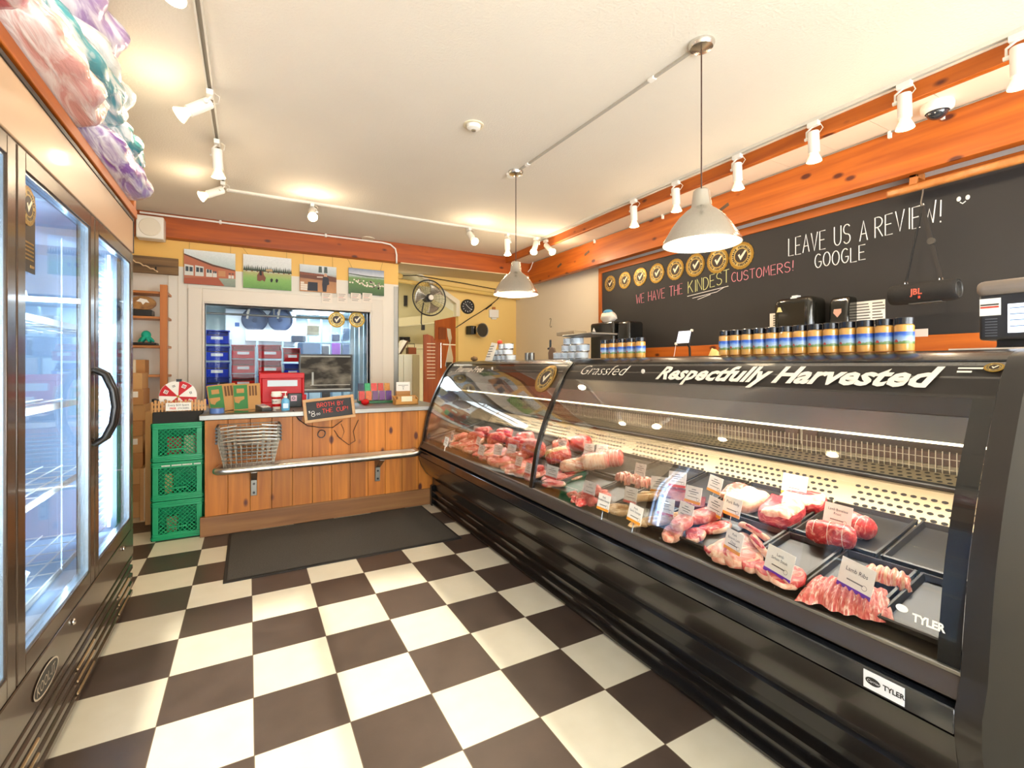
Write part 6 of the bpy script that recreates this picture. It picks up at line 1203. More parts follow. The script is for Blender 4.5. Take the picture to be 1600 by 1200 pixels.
# ------------------------------------------------------------------ price cards
EC = {'red': '#d8453c', 'orange': '#f0a02c', 'purple': '#6b2fb0', 'yellow': '#f2c14a', None: '#d9d2c4'}
TG = [(693, 663, 'f', None), (697, 690, 'f', None), (706, 682, 'f', None), (744, 672, 'r', 'red'), (747, 690, 'f', 'red'), (752, 703, 'f', None), (767, 679, 'r', None), (778, 703, 'f', None), (785, 675, 'r', None), (799, 702, 'f', None), (806, 681, 'r', 'yellow'), (822, 686, 'r', 'purple'), (810, 722, 'f', 'red'), (825, 733, 'f', 'red'), (862, 738, 'f', 'red'), (877, 695, 'r', None), (920, 702, 'r', None), (940, 704, 'r', None),
      (921, 764, 'f', 'red'), (943, 785, 'f', 'orange'), (985, 774, 'f', 'red'), (992, 803, 'f', 'orange'), (1000, 735, 'r', None), (1030, 757, 'r', 'orange'), (1058, 749, 'r', 'red'), (1040, 792, 'f', 'red'), (1083, 773, 'r', 'orange'), (1071, 800, 'f', None), (1117, 757, 'r', 'orange'), (1117, 792, 'f', 'orange'), (1144, 792, 'f', 'orange'), (1146, 846, 'f', 'orange'), (1241, 758, 'r', 'orange'), (1308, 807, 'r', 'purple'), (1217, 880, 'f', 'purple'), (1337, 903, 'f', 'purple')]
WORDS = {(1337, 903): ['Lamb Ribs'], (1217, 880): ['Lamb', 'Sirloin Steak'], (1308, 807): ['Lamb Boneless', 'Roast'], (1241, 758): ['Pork Boneless', 'Shoulder Roast'], (1146, 846): ['Pork', 'Bone-in Loin', 'Chop'], (1144, 792): ['Pork Belly'], (921, 764): ['Beef', 'Stew Meat'], (992, 803): ['Pork', 'Garlic Sausage'], (943, 785): ['Pork', 'Breakfast Sausage']}
def price_card(u, v, row, col, label):
    p = deck(u, v, .072 if row == 'f' else .080); t = thing('price_card', label, 'price card', p, 'white price cards among the meat')
    wy, hz = (.105, .084) if u > 1200 else (.090, .072); lean = math.radians(-14)
    if u == 693: lean = math.radians(20)
    t.rotation_euler = (math.radians(-4 + 8 * ((u * 7) % 5) / 5), lean * .0 + math.radians(14), math.radians(-14 + 30 * ((u * 13) % 7) / 7 - (14 if u > 1100 else 0)) * (.6 if u > 1200 else 1))
    mb = MB().box(0, .0014, -wy / 2, wy / 2, -hz / 2, hz / 2)
    if col: mb.box(-.0006, 0, -wy / 2, wy / 2, -hz / 2, -hz / 2 + .0115, 1)
    W_ = WORDS.get((u, v))
    if W_:
        for k, s_ in enumerate(W_): mb.text(s_, .0165 if len(W_) == 1 else .0125, lambda x, y, k=k: (-.0006, -x, .010 + y - k * .0135 + (.0 if len(W_) == 1 else .008)), 2, align='CENTER')
        mb.box(-.0005, 0, -.025, .025, -.0145, -.011, 3)
    else:
        for k, (q, z) in enumerate(((.012, .022), (.028, .012), (.018, .003), (.030, -.010))): mb.box(-.0005, 0, -q, q, z - .0013, z + .0013, 2 if k < 2 else 3)
    mb.grid(lambda a, b: (-.0005, -.030 + (.007 + .0012 * b) * math.cos(2 * PI * a), -.016 + (.006 + .0012 * b) * math.sin(2 * PI * a)), 14, 1, 3)
    mb.build('card', [PAPER, mat('card edge ' + str(col), EC[col], .5), INK, mat('card grey ink', '#77726a', .6)], t, world=False)
    MB().cyl((.003, 0, -.03), (.006, 0, -.088 if row == 'r' else -.078), .0016, None, 6).build('pin', CHROME, t, world=False)
    return t
side = lambda u: 'far' if u < 845 else 'near'
for s_ in ('far', 'near'):
    for rw in ('f', 'r'):
        L_ = sorted([g for g in TG if side(g[0]) == s_ and g[2] == rw], key=lambda g: g[0])
        for i, (u, v, r, c_) in enumerate(L_):
            W_ = WORDS.get((u, v)); wd = (' reading ' + ' '.join(W_)) if W_ else ''
            price_card(u, v, r, c_, f'white price card{wd}, {"front" if rw == "f" else "rear"} row of the {s_} glass bay' if W_ else f'{c_ + "-edged white" if c_ else "plain white"} price card, {nth(i, len(L_))} in the {"front" if rw == "f" else "rear"} row, {s_} bay')
# ------------------------------------------------------------------ things standing on the case
ZT = 1.348
def jar_proto():
    t = thing('seasoning_jar', 'x', 'jar', (0, 0, ZT), 'black lidded seasoning jars on the case')
    MB().lathe([(.001, 0), (.0245, 0), (.0255, .003), (.0255, .079), (.022, .083), (.022, .086)], n=24).build('jar_body', mat('jar seasoning', '#d09a4c', .12, coat=.6, var=.12, vs=60), t, world=False, smooth=40)
    MB().lathe([(.0225, .083), (.0242, .083), (.0245, .103), (.023, .1045), (.001, .1045)], n=24).build('lid', mat('jar lid', '#12131a', .25, coat=.3), t, world=False, smooth=40)
    m = bpy.data.materials.new('jar label'); m.use_nodes = True; nt = m.node_tree; N = nt.nodes; L = nt.links; b = N['Principled BSDF']; b.inputs['Roughness'].default_value = .3
    tc = N.new('ShaderNodeTexCoord'); sp = N.new('ShaderNodeSeparateXYZ'); L.new(tc.outputs['Generated'], sp.inputs[0]); n_ = N.new('ShaderNodeTexNoise'); n_.inputs['Scale'].default_value = 3.5; L.new(tc.outputs['Generated'], n_.inputs[0])
    ad = N.new('ShaderNodeMath'); ad.operation = 'MULTIPLY_ADD'; ad.inputs[1].default_value = .3; L.new(n_.outputs[0], ad.inputs[0]); L.new(sp.outputs[2], ad.inputs[2]); r = N.new('ShaderNodeValToRGB'); e = r.color_ramp.elements
    e[0].position = .2; e[0].color = lin('#5f7d3c'); e[1].position = .36; e[1].color = lin('#6f8a5a'); 
    for p_, c_ in ((.42, '#9fb3c9'), (.72, '#7f9fd0'), (.88, '#3f6cc4'), (1.0, '#2f58b4')): q = e.new(p_); q.color = lin(c_)
    L.new(ad.outputs[0], r.inputs[0]); L.new(r.outputs[0], b.inputs['Base Color'])
    MB().lathe([(.0258, .022), (.0258, .060)], n=24).build('paper_label', m, t, world=False, smooth=40)
    MB().grid(lambda u, v: (-.0262 * math.cos((u - .62) * .5), .0262 * math.sin((u - .62) * .5), .027 + .009 * v * (1 - (2 * u - 1) ** 2 * .7)), 6, 2).build('tractor_print', mat('label red print', '#b8453f', .5), t, world=False)
    return t
jp = jar_proto(); first = True
for i in range(13):
    y = P('x', 1.80, 1133 + 0, 557).y; y1_ = P('x', 1.80, 1413, 551).y; yy = y + (y1_ - y) * i / 12
    t = jp if i == 0 else dup(jp)
    t.location = (1.80, yy, ZT); t.rotation_euler = (0, 0, -.55 + .1 * ((i * 5) % 3)); t['label'] = f'black lidded seasoning jar, {nth(i, 13)} in the long row on the case'
for i in range(5):
    y = P('x', 1.82, 945, 559).y; y1_ = P('x', 1.82, 1001, 559).y
    t = dup(jp, (1.82, y + (y1_ - y) * i / 4, ZT), f'black lidded seasoning jar, {nth(i, 5)} in the short row left of the tablet', rot=(0, 0, -.2 - .3 * (i == 4)))
# tins in stacks
def tin_proto():
    t = thing('food_tin', 'x', 'tin', (0, 0, 0), 'silver tins stacked on the case')
    MB().lathe([(.001, 0), (.0415, 0), (.042, .002), (.042, .044), (.041, .0465), (.036, .046), (.001, .046)], n=26).build('tin_body', mat('tin silver', '#c5c3be', .22, metal=.9), t, world=False, smooth=40)
    mb = MB().lathe([(.0423, .005), (.0423, .041)], n=26)
    for k in range(3): mb.grid(lambda u, v, k=k: (-.0425 * math.cos((u - .5) * (1.0 - .25 * k)), .0425 * math.sin((u - .5) * (1.0 - .25 * k)), .014 + k * .008 + .002 * v), 6, 1, 1)
    mb.build('paper_label', [mat('tin label', '#c9d3dc', .4), mat('tin print', '#4f6076', .5)], t, world=False, smooth=40)
    return t
tp = tin_proto(); used = False
st1 = [('bottom', 0, [776, 790, 804, 814], 1.86), ('middle', 1, [779, 793, 807], 1.88), ('top', 2, [787, 799], 1.9)]
st2 = [('bottom', 0, [874, 890, 905, 919], 1.86), ('second', 1, [887, 901, 915], 1.87), ('third', 2, [890, 904], 1.88)]
for nmst, stx in (('left', st1), ('right', st2)):
    for lv, k, us, x in stx:
        y_a = P('x', 1.88, us[0], 560).y
        for i, u in enumerate(us):
            y = y_a - i * .0845; t = tp if not used else dup(tp)
            used = True; t.location = (1.88, y, ZT + k * .047); t['label'] = f'silver tin, {nth(i, len(us))} of the {lv} layer in the {nmst} tin stack'
y = P('x', 1.88, 790, 560).y; 
for i, u in enumerate((824, 831)): o = MB().lathe([(.001, 0), (.020, 0), (.020, .050), (.001, .050)], n=18).build('small_tin', STEEL, smooth=40); o.location = (1.80, P('x', 1.80, u, 560).y, ZT); tag(o, f'small plain silver tin, {"left" if i == 0 else "right"} of the two at the end of the left stack', 'tin')
a = P('x', 1.84, 912, 523); t = thing('wrap_tray', 'flat steel tray balanced on the right tin stack', 'tray', (1.88, a.y, ZT + 3 * .047 + .001)); MB().box(-.10, .10, -.16, .15, 0, .012).build('tray', STEEL, t, world=False, bevel=.004)
o = MB().box(-.06, .06, -.085, .085, 0, .028).build('wrapped_parcel', mat('parcel brown', '#9c8668', .6), bevel=.006); o.location = (1.88, P('x', 1.88, 893, 520).y, ZT + 3 * .047 + .0135); o.rotation_euler = (0, 0, .15); tag(o, 'brown wrapped parcel on the steel tray above the tins', 'parcel')
o = MB().prism([(-.045, 0), (.045, 0), (.05, .05), (.03, .085), (0, .095), (-.03, .085), (-.05, .05)], 'x', -.006, .006).build('wooden_paddle', mat('dark walnut', '#6f5744', .5), bevel=.004); o.location = (1.95, P('x', 1.95, 863, 560).y, ZT); tag(o, 'dark rounded wooden board standing behind the right tin stack', 'board')
t = thing('carving_fork', 'black upright handle standing behind the rounded wooden board', 'utensil', (1.99, P('x', 1.99, 860, 560).y, ZT)); MB().cyl((0, 0, 0), (0, 0, .15), .008, None, 10).build('shaft', BLACK, t, world=False); MB().cyl((0, -.03, .09), (0, .03, .085), .008, None, 10).build('crossbar', BLACK, t, world=False)
# paper sign
a = P('x', 1.80, 762, 560); t = thing('paper_sign', 'white leaning paper sign at the far left end of the case top', 'sign', (1.80, a.y, ZT)); t.rotation_euler = (0, math.radians(16), 0)
mb = MB().prism([(-.06, 0), (.085, 0), (.10, .15), (-.015, .165)][::-1], 'x', 0, .003)
mb.v = [(x, -(yv) , z) for x, yv, z in mb.v]
for k, w_ in enumerate((.07, .06, .075, .055, .07)): mb.box(-.0008, 0, -w_ * .75 + .0 - k * -.006, w_ * .35 + k * .006, .125 - k * .023, .131 - k * .023, 1)
mb.build('sheet', [PAPER, INK], t, world=False); MB().box(.003, .006, -.02, .02, 0, .10).build('stand', PAPER, t, world=False)
o = MB().cyl((0, 0, 0), (0, .0, .055), .012, .018, 8).sph((0, 0, .065), (.022, .026, .020), 10, 8).build('orange_ribbon', mat('orange red ribbon', '#e8472f', .5), smooth=60); o.location = (1.90, P('x', 1.90, 781, 545).y, ZT + .094); tag(o, 'orange-red ribbon bunch on the tins beside the paper sign', 'ribbon')
o = bag_mb((0, 0, .022), (.03, .045, .022), 4).build('twine_ball', mat('brown knitted', '#8a6a45', .9), smooth=70); o.location = (1.86, P('x', 1.86, 741, 557).y, ZT); tag(o, 'small brown woven ball left of the paper sign', 'ornament')
# label scale
x = 1.98; yb_, ya_ = P('x', x, 1529, 500).y, P('x', x, 1690, 500).y; z1 = P('x', x, 1560, 437).z; z0 = P('x', x, 1560, 531).z
t = thing('label_scale', 'grey and black label printing scale at the right end of the case', 'scale', (2.1, (ya_ + yb_) / 2, ZT))
MB().box(x, x + .22, ya_, yb_, z0, z1 - .040).build('body', mat('scale body', '#26272b', .35), t, bevel=.008); MB().box(x - .010, x + .23, ya_ - .005, yb_ + .006, z1 - .046, z1).build('top_cover', mat('scale grey', '#8d8177', .35, metal=.3), t, bevel=.018, seg=4)
mb = MB()
ps = [P('x', x, u, v) for u, v in ((1575, 475), (1600, 474), (1600, 520), (1575, 520))]
mb.box(x - .002, x, ya_ + .02, ps[0].y, ps[3].z, ps[0].z)
for k in range(4): mb.box(x - .003, x - .002, ya_ + .03, ps[0].y - .004, ps[0].z - .014 - k * .018, ps[0].z - .011 - k * .018, 1)
mb.build('screen', [mat('scale screen', '#dfe6f2', .2, emit='#e2ebfb', es=1.1), mat('screen rule', '#6f8fb8', .4)], t)
l0, l1 = P('x', x, 1531, 468), P('x', x, 1564, 492); mb = MB().box(x - .002, x, l1.y, l0.y, l1.z, l0.z); mb.box(x - .003, x - .002, l1.y + .004, l0.y - .002, (l0.z + l1.z) / 2 - .003, (l0.z + l1.z) / 2 + .002, 1).box(x - .003, x - .002, l1.y + .004, l0.y - .002, (l0.z + l1.z) / 2 + .005, (l0.z + l1.z) / 2 + .009, 2); mb.build('warning_label', [PAPER, mat('label red line', '#d0402f', .5), INK], t)
mb = MB()
for k in range(7): mb.box(x - .001, x + .001, l1.y + .008, l0.y - .012, z0 + .012 + k * .0085, z0 + .0145 + k * .0085)
mb.build('vents', mat('vent grey', '#5f6268', .5), t); MB().box(x + .04, x + .18, ya_ + .05, yb_ - .03, ZT + .012, z0).build('base', BLACK, t)
for k, y in enumerate((yb_ - .05, yb_ - .11)): MB().cyl((x + .03, y, ZT), (x + .03, y, ZT + .012), .026, .018, 16).build('foot', BLACK, t, smooth=40)
o = MB().box(1.90, 2.25, ya_, P('x', 1.90, 1482, 552).y, ZT, ZT + .006).build('cutting_sheet', mat('white sheet plastic', '#e0d6c6', .4)); recenter(o, (2.05, .6, ZT)); tag(o, 'thin white board under the label scale', 'board')
o['label'] = 'thin white board lying under the label scale'
# ------------------------------------------------------------------ recess: fan, clock, work lamp, thermostat, pipes
fc = P('y', 6.05, 671, 465.5); R = .235
t = thing('wall_fan', 'black caged wall fan with silver blades above the passage', 'fan', fc); t.rotation_euler = (0, 0, .10)
BW = mat('fan wire', '#1b1a19', .4)
mb = MB().tube([(R * math.cos(a), 0, R * math.sin(a)) for a in [2 * PI * i / 48 for i in range(48)]], .009, n=8, closed=True)
mb.build('rim', BW, t, world=False, smooth=60)
mb = MB()
for r in (.08, .13, .18): mb.tube([(r * math.cos(a), -.05 * (1 - (r / R) ** 2), r * math.sin(a)) for a in [2 * PI * i / 36 for i in range(36)]], .0012, n=4, closed=True)
for i in range(40):
    a = 2 * PI * i / 40; mb.tube([(r * math.cos(a), -.05 * (1 - (r / R) ** 2), r * math.sin(a)) for r in (.04, .12, .18, R)], .0010, n=4)
mb.build('front_cage', BW, t, world=False)
mb = MB()
for i in range(24):
    a = 2 * PI * i / 24; mb.tube([(r * math.cos(a), .08 * (1 - (r / R) ** 2), r * math.sin(a)) for r in (.05, .14, R)], .0012, n=4)
mb.build('rear_cage', BW, t, world=False)
for k in range(3):
    a0 = .9 + k * 2 * PI / 3; q = MB().grid(lambda u, v: ((.05 + .15 * u) * math.cos(a0 + (v - .5) * (.5 + .75 * u)), .012 + (v - .5) * .05, (.05 + .15 * u) * math.sin(a0 + (v - .5) * (.5 + .75 * u))), 8, 6); q.build('blade', mat('fan blade', '#b9b3a4', .35, metal=.7), t, world=False, smooth=60, solid=.002)
MB().cyl((0, -.062, 0), (0, -.045, 0), .032, .036, 24).build('badge', WHITE, t, world=False, smooth=40); MB().cyl((0, .0, 0), (0, .13, 0), .055, .045, 20).build('motor', BLACK, t, world=False, smooth=40)
MB().tube([(-.03, .12, -.05), (-.05, .14, -.20), (-.055, .14, -.33), (-.03, .16, -.37)], .008, n=8).build('stem', BLACK, t, world=False, smooth=60); MB().box(-.045, -.005, .13, .17, -.42, -.35).build('wall_plate', BLACK, t, world=False, bevel=.004)
MB().cyl((0, .1, .02), (0, .29, .06), .014, None, 10).build('bracket', BLACK, t, world=False)
c = P('y', WK - .02, 731, 479); t = thing('wall_clock', 'round black wall clock on the yellow wall', 'clock', (c.x, WK, c.z)); r = .105
MB().lathe([(.001, 0), (r, 0), (r, .022), (r - .012, .03), (r - .014, .018)], (0, 0, 0), Rx(PI / 2), 36).build('case', BLACK, t, world=False, smooth=40)
mb = MB().cyl((0, -.017, 0), (0, -.0175, 0), r - .013, None, 36)
for k in range(12): a = 2 * PI * k / 12; mb.obox((.072 * math.sin(a), -.0185, .072 * math.cos(a)), (.006, .001, .017), Ry(a), 1)
mb.build('dial', [mat('clock dial', '#262321', .5), PAPER], t, world=False)
for ln, a, nm in ((.078, 2.25, 'minute_hand'), (.05, -.75, 'hour_hand')): MB().obox((ln / 2 * math.sin(a), -.0205, ln / 2 * math.cos(a)), (.005, .001, ln), Ry(a)).build(nm, PAPER, t, world=False)
c = P('y', 6.18, 754, 516); t = thing('work_lamp', 'round black clip lamp with a shiny rim on the yellow wall under the clock', 'lamp', c); R_m = Rx(PI / 2) @ Ry(0)
t.rotation_euler = (0, 0, .25)
MB().lathe([(.03, .11), (.06, .07), (.092, .0), (.096, -.01)], (0, 0, 0), Rx(-PI / 2), 28).build('reflector', DKMET, t, world=False, smooth=40); MB().lathe([(.092, -.004), (.106, -.008), (.106, .008), (.092, .004)], (0, 0, 0), Rx(-PI / 2), 32).build('rim', CHROME, t, world=False, smooth=40)
MB().lathe([(.001, .0), (.03, .006), (.091, -.002)], (0, 0, 0), Rx(-PI / 2), 28).build('lens', mat('lamp lens dark', '#4a453d', .2, metal=.4), t, world=False, smooth=60)
MB().box(-.16, -.07, .06, .18, -.06, .06).build('clamp', BLACK, t, world=False, bevel=.004); MB().box(-.13, -.10, .04, .06, -.05, .05).build('clip_plate', CHROME, t, world=False)
c = P('y', WK - .03, 772, 490); t = thing('thermostat_box', 'white square box on the yellow wall right of the clock', 'thermostat', (c.x, WK, c.z)); MB().box(-.078, .078, -.035, 0, -.06, .06).build('cover', WHITE, t, world=False, bevel=.006); MB().box(-.04, .045, -.03, 0, -.085, -.062).build('sensor', WHITE, t, world=False, bevel=.004); MB().box(-.02, .03, -.02, 0, .062, .10).build('bracket', PINEZ, t, world=False)
PY = mat('painted pipe', '#ddb967', .5)
a0, a1 = P('y', 6.22, 622, 440), P('y', 6.22, 790, 462); t = thing('ceiling_pipe', 'thick cream painted pipe running under the recess soffit', 'pipe', ((a0 + a1) / 2))
MB().cyl((1.62, 6.22, 2.44), (3.58, 6.22, 2.33), .028, None, 16).build('pipe', PY, t, smooth=40); MB().sph((1.72, 6.20, 2.49), (.07, .05, .04), 14, 10).build('valve', PY, t, smooth=60)
t = thing('thin_pipe', 'thin dark cable line below the soffit above the cream pipe', 'cable', (2.6, 6.3, 2.5)); MB().tube([(1.62, 6.30, 2.50), (2.0, 6.30, 2.54), (2.6, 6.30, 2.50), (3.3, 6.30, 2.44)], .006, n=6).build('cord', DKMET, t, smooth=60)
t = thing('power_cable', 'dark cable sagging down the yellow wall from the far pendant side', 'cable', (3.0, 6.3, 2.0)); MB().tube([P('y', 6.33, u, v) for u, v in ((800, 430), (786, 455), (777, 468), (765, 478), (750, 488), (735, 497), (720, 507), (712, 512))], .006, n=6).build('cord', BLACK, t, smooth=60); MB().tube([P('y', 6.325, u, v) for u, v in ((768, 476), (764, 479), (759, 483))], .012, n=8).build('plug', BLACK, t, smooth=60)
t = thing('white_lead', 'white lead curving from the beam corner behind the far pendant', 'cable', (3.3, 5.5, 2.5)); MB().tube([P('x', 3.385, u, v) for u, v in ((833, 409), (829, 420), (822, 428), (816, 432))], .006, n=6).build('cord', WHPAINT, t, smooth=60)
# ------------------------------------------------------------------ kitchen beyond the passage
OW = wood('reddish door wood', '#a8531f', '#87380f', 'z', .4, knots=False)
def yk(y, u, v): return P('y', y, u, v)
y = 7.0; a = yk(y, 662, 523); b = yk(y, 688, 640)
t = thing('louvre_door', 'reddish wooden swing door with slots at the passage', 'door', ((a.x + b.x) / 2, y, .3))
MB().prism([(a.x, .5), (b.x + .12, .5), (b.x + .12, a.z - .10), (a.x + .20, a.z - .12), (a.x + .15, a.z - .02), (a.x + .06, a.z + .01), (a.x, a.z - .0)], 'y', y, y + .035).build('panel', OW, t, bevel=.003)
mb = MB()
for k in range(11): z = P('y', y, 672, 537 + k * 5.4).z; mb.box(P('y', y, 667, 540).x, P('y', y, 680, 540).x, y - .002, y + .001, z - .006, z + .006)
mb.build('slots', mat('slot light', '#e6d6bd', .6), t)
y = 7.3; a = yk(y, 680, 497); b = yk(y, 714, 600); t = thing('wooden_door_panel', 'reddish wooden door standing behind the slotted door', 'door', ((a.x + b.x) / 2, y, .3))
MB().prism([(a.x, .3), (b.x, .3), (b.x, a.z + .05), (a.x, a.z - .04)], 'y', y, y + .04).build('panel', OW, t); MB().box(a.x + .06, a.x + .18, y - .01, y, P('y', y, 690, 530).z, P('y', y, 690, 512).z).build('inset', wood('dark door inset', '#7d3512', '#5c240b', 'z', .5, knots=False), t)
y = 6.75; t = thing('hanging_cloth', 'grey-white cloth hanging from a white rail in the passage', 'cloth', yk(y, 704, 535))
p_ = [yk(y, u, v) for u, v in ((699, 513), (704, 514), (706, 528), (704, 537), (708, 560), (707, 575), (696, 572), (700, 550), (703, 536), (700, 525))]; MB().prism([(q.x, q.z) for q in p_], 'y', y, y + .02).build('cloth', mat('cloth grey', '#c9c6bf', .8), t)
MB().cyl(yk(y, 692, 538), yk(y, 716, 539), .008, None, 8).build('rail', PAPER, t); MB().cyl(yk(y, 689, 536), yk(y, 689, 575), .006, None, 8).build('upright', CHROME, t); MB().box(yk(y, 697, 570).x, yk(y, 705, 570).x, y - .03, y - .001, yk(y, 700, 580).z, yk(y, 700, 566).z).build('dark_cloth', BLACK, t)
y = 7.7; a = yk(y, 612, 553); b = yk(y, 643, 640); c = yk(y, 656, 553); t = thing('white_cabinet', 'white double door cabinet in the kitchen behind the counter', 'cabinet', ((a.x + b.x) / 2, y, 0))
MB().box(a.x, c.x, y, y + .5, 0, a.z).build('body', mat('cabinet cream', '#cfc6a6', .5), t, bevel=.004); xm = yk(y, 630, 600).x
for x0, x1 in ((a.x + .01, xm - .004), (xm + .004, b.x)): MB().box(x0, x1, y - .02, y, .05, a.z - .01).build('door', mat('cabinet white', '#dfe2d4', .4), t, bevel=.003)
MB().box(b.x + .02, c.x - .01, y - .008, y, .05, a.z - .01).build('side_panel', mat('cabinet side', '#b3a982', .5), t)
z = a.z; o = MB().prism([(0, 0), (.06, .01), (.19, .22), (.13, .24)], 'y', 0, .2).build('serving_tray', PAPER); o.location = (yk(y, 621, 553).x, y + .1, z); tag(o, 'white tray leaning on top of the kitchen cabinet', 'tray')
o = MB().prism([(0, 0), (.02, 0), (.15, .22), (.13, .23)], 'y', 0, .2).build('leaning_board', mat('brown board', '#5b3f2a', .5)); o.location = (yk(y, 628, 553).x, y + .1, z); tag(o, 'brown board leaning beside the white tray on the cabinet', 'board')
t = thing('toaster_box', 'small red-brown appliance on the right of the kitchen cabinet top', 'appliance', (yk(y, 648, 553).x, y + .2, z)); MB().box(-.07, .07, -.08, .08, 0, .12).build('body', mat('appliance brown', '#8a4a2c', .4), t, world=False, bevel=.01); MB().tube([(-.06, 0, .12), (-.06, 0, .18), (.06, 0, .18), (.06, 0, .12)], .006, n=6).build('handle', BLACK, t, world=False)
t = thing('wall_hooks', 'row of metal hooks on the kitchen wall above the cabinet', 'hook', (yk(8.48, 640, 532).x, 8.48, yk(8.48, 640, 532).z))
for u in (627, 633, 638): p = yk(8.47, u, 530); MB().box(p.x - .03, p.x + .03, 8.46, 8.5, p.z - .03, p.z + .04).tube([p, p + Vector((0, -.05, -.06)), p + Vector((.02, -.06, -.02))], .008, n=6).build('hook', DKMET, t)
a = yk(8.1, 616, 520); b = yk(8.1, 655, 498); t = thing('kitchen_duct', 'beige boxed duct along the kitchen wall', 'duct', ((a.x + b.x) / 2, 8.3, a.z)); MB().prism([(1.6, 2.02), (3.0, 2.25), (3.0, 2.10), (1.6, 1.88)], 'y', 8.1, 8.48).build('duct', mat('duct beige', '#bdb18a', .6), t); MB().box(1.6, 3.4, 8.35, 8.48, 1.62, 1.70).build('ledge', mat('duct beige', '#bdb18a', .6), t)
a = yk(8.47, 631.5, 478); b = yk(8.47, 636.5, 462); t = thing('wall_vent', 'small black vent high on the kitchen wall', 'vent', (a.x, 8.48, a.z)); MB().box(a.x, b.x, 8.46, 8.5, a.z, b.z).build('cover', BLACK, t)
# ------------------------------------------------------------------ cold room contents seen through the window
def q(y, u, v): return P('y', y, u, v)
yb = 6.25; BL = [('topmost', 524), ('second', 550), ('third', 576), ('fourth', 600), ('lowest', 622)]
def cbin(u0, u1, v0, v1, yy, m, label, grp, cat='bin'):
    a = q(yy, u0, v0); b = q(yy, u1, v1); return bin_thing('storage_bin', label, cat, ((a.x + b.x) / 2, yy, b.z), b.x - a.x, .30, a.z - b.z, m, grp)
for nm_, v in BL: cbin(321, 357, v - 10, v + 13, yb, BLUEP, f'{nm_} bright blue stacking bin at the left inside the cold room', 'blue bins at the left of the cold room')
for nm_, v in (('topmost', 547), ('middle', 570), ('lowest', 594)): cbin(362, 398, v - 9, v + 13, yb, REDP, f'{nm_} red stacking bin of the left red stack in the cold room', 'left red bins in the cold room')
for nm_, v in (('upper', 547), ('middle', 572), ('lower', 597)): cbin(404, 440, v - 9, v + 13, yb + .1, REDP if nm_ != 'lower' else BLUEP, f'{nm_} bin of the second stack, right of the red stack in the cold room', 'second bin stack in the cold room')
for nm_, v in (('upper', 552), ('lower', 577)): cbin(444, 470, v - 9, v + 13, yb + .15, BLUEP if nm_ == 'lower' else REDP, f'{nm_} bin behind the monitor in the cold room', 'bins behind the monitor')
t = thing('bin_rack', 'steel rack holding the bins inside the cold room', 'rack', (0, 6.6, 0))
for u in (320, 360, 402, 442): p = q(yb + .3, u, 560); MB().box(p.x - .012, p.x + .012, yb + .33, yb + .35, 0, 1.62).build('upright', mat('rack blue steel', '#9fb9c9', .35, metal=.5), t)
for z in (.50, .72): MB().box(-.42, 1.0, yb - .02, yb + .35, z, z + .02).build('rack_shelf', mat('rack blue steel', '#9fb9c9', .35, metal=.5), t)
# evaporator with two fans
y = 7.6; a = q(y, 355, 500); b = q(y, 465, 538); t = thing('evaporator_unit', 'white evaporator unit with two dark round fans in the cold room', 'cooling unit', (q(y, 415, 505).x, y, 2.0))
MB().box(q(y, 352, 500).x, q(y, 462, 500).x, y, y + .4, q(y, 400, 540).z, q(y, 400, 484).z).build('housing', mat('evaporator white', '#e3ebf0', .4), t, bevel=.01)
MB().box(q(y, 383, 500).x, q(y, 462, 500).x, y - .12, y + .01, q(y, 400, 534).z, q(y, 400, 516).z).build('drip_tray', mat('evaporator white', '#e3ebf0', .4), t, bevel=.01)
for u in (398, 438):
    c = q(y, u, 500); f_ = MB().lathe([(.15, 0), (.165, .0), (.165, .05), (.15, .05)], (c.x, y, c.z), Rx(PI / 2), 32).build('fan_ring', mat('fan dark blue', '#27324a', .4), t, smooth=40)
    MB().cyl((c.x, y - .004, c.z), (c.x, y - .002, c.z), .15, None, 32).build('fan_face', mat('fan face', '#3c4a66', .4, var=.4, vs=14), f_); MB().cyl((c.x, y - .03, c.z), (c.x, y - .004, c.z), .03, None, 16).build('fan_hub', mat('fan hub', '#1f2a44', .4), f_)
MB().box(q(y, 367, 507).x, q(y, 374, 507).x, y - .003, y, q(y, 370, 510).z, q(y, 370, 504).z).build('unit_label', mat('unit label blue', '#4f6fae', .5), t)
y = 6.3; t = thing('hanging_rail', 'steel rail across the upper cold room window', 'rail', (.4, y, q(y, 400, 492).z)); MB().cyl((-.45, y, q(y, 320, 489).z), (1.45, y, q(y, 320, 489).z), .013, None, 10).build('rail', STEEL, t, smooth=40); MB().cyl((q(y, 428, 490).x, y, q(y, 320, 489).z), (q(y, 428, 490).x, y, 2.12), .008, None, 8).build('hanger', STEEL, t)
for u in (388, 428): p = q(y, u + (-2 if u < 400 else 6), 490); MB().tube([p, p + Vector((.02, 0, .05)), p + Vector((.0, 0, -.06))], .012, n=6).build('hook', WHITE, t)
y = 7.3; t = thing('wire_rack', 'steel wire rack with goods at the right of the cold room', 'rack', (q(y, 525, 560).x, y, 0))
RS = mat('rack blue steel', '#9fb9c9', .35, metal=.5)
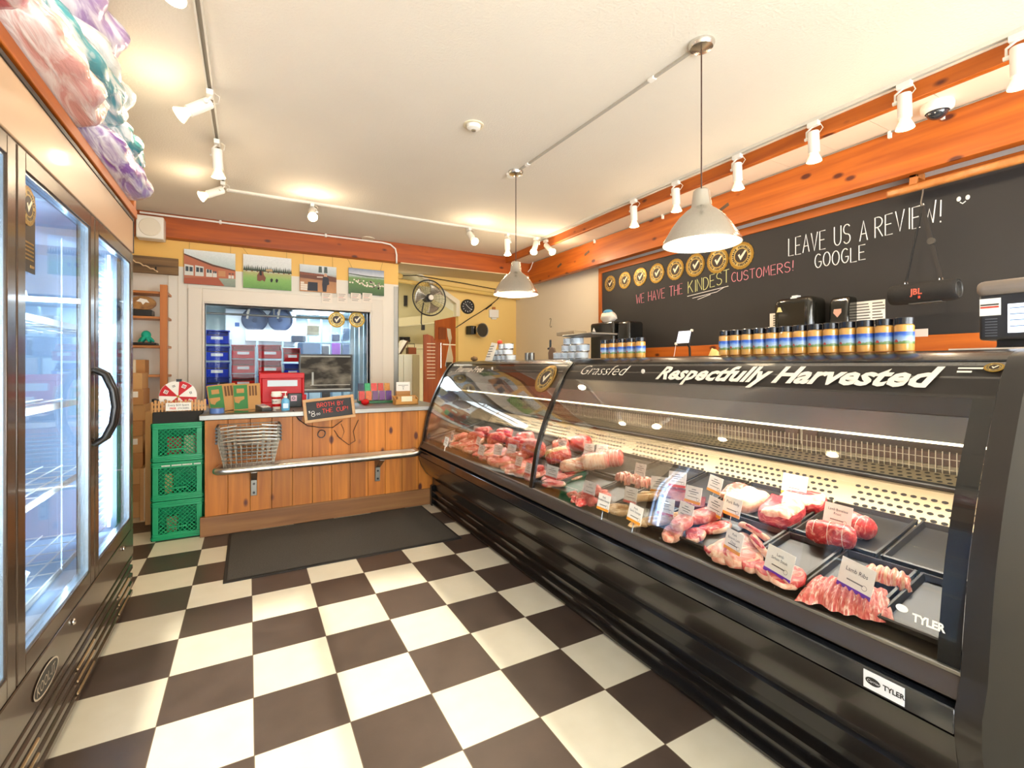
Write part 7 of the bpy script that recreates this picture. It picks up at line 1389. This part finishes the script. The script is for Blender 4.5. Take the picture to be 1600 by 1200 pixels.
for u in (482, 502, 518, 535, 548): p = q(y, u, 560); MB().cyl((p.x, y, 0), (p.x, y, q(y, u, 497).z), .014, None, 8).build('post', RS, t)
for v in (534, 560, 585): MB().box(q(y, 480, v).x, q(y, 550, v).x, y - .02, y + .4, q(y, 500, v).z - .015, q(y, 500, v).z).build('rack_shelf', RS, t)
for i, (u0, u1, v0, v1, c_, nm_, lb) in enumerate(((480, 499, 508, 524, '#efe2c4', 'cream_carton', 'cream carton high up in the cold room left of the gold seals'), (467, 501, 535, 560, '#7fa6d6', 'blue_tote', 'pale blue tote behind the top of the monitor'), (456, 478, 524, 534, '#8496b0', 'dark_bundle', 'grey blue bundle on the rack above the tote'), (503, 514, 540, 559, '#4b4a50', 'dark_pack', 'dark patterned pack on the rack above the monitor'), (519, 532, 536, 558, '#8a3d9e', 'purple_pack', 'purple packet on the rack right of the dark pack'), (519, 531, 522, 533, '#333d55', 'navy_bundle', 'navy bundle on the upper rack shelf below the seals'), (536, 546, 538, 558, '#5f6b8a', 'slate_pack', 'slate coloured pack at the right end of the rack'), (504, 516, 562, 584, '#e8dcd2', 'white_pack', 'white pack on the rack just above the monitor'), (536, 546, 512, 532, '#56657a', 'grey_bundle', 'grey bundle at the top right of the rack'))):
    yy = y - .06 if i > 2 else 6.9; a = q(yy, u0, v0); b = q(yy, u1, v1); o = MB().box(a.x, b.x, yy, yy + .2, b.z, a.z).build(nm_, mat('goods ' + c_, c_, .5, var=.3, vs=25), bevel=.008); recenter(o, ((a.x + b.x) / 2, yy + .1, b.z)); tag(o, lb, 'package')
y = 6.6; t = thing('strip_curtain', 'pale blue plastic strip curtain at the right inside the cold room', 'curtain', (q(y, 565, 560).x, y, 0))
for k, u in enumerate((551, 558, 565, 572, 579)): p = q(y, u, 560); MB().box(p.x - .028, p.x + .022, y + .012 * (k % 2), y + .004 + .012 * (k % 2), .05, 2.11).build('strip', mat('strip ' + str(k % 2), ('#c5d6e0', '#8fa9ba')[k % 2], .2), t)
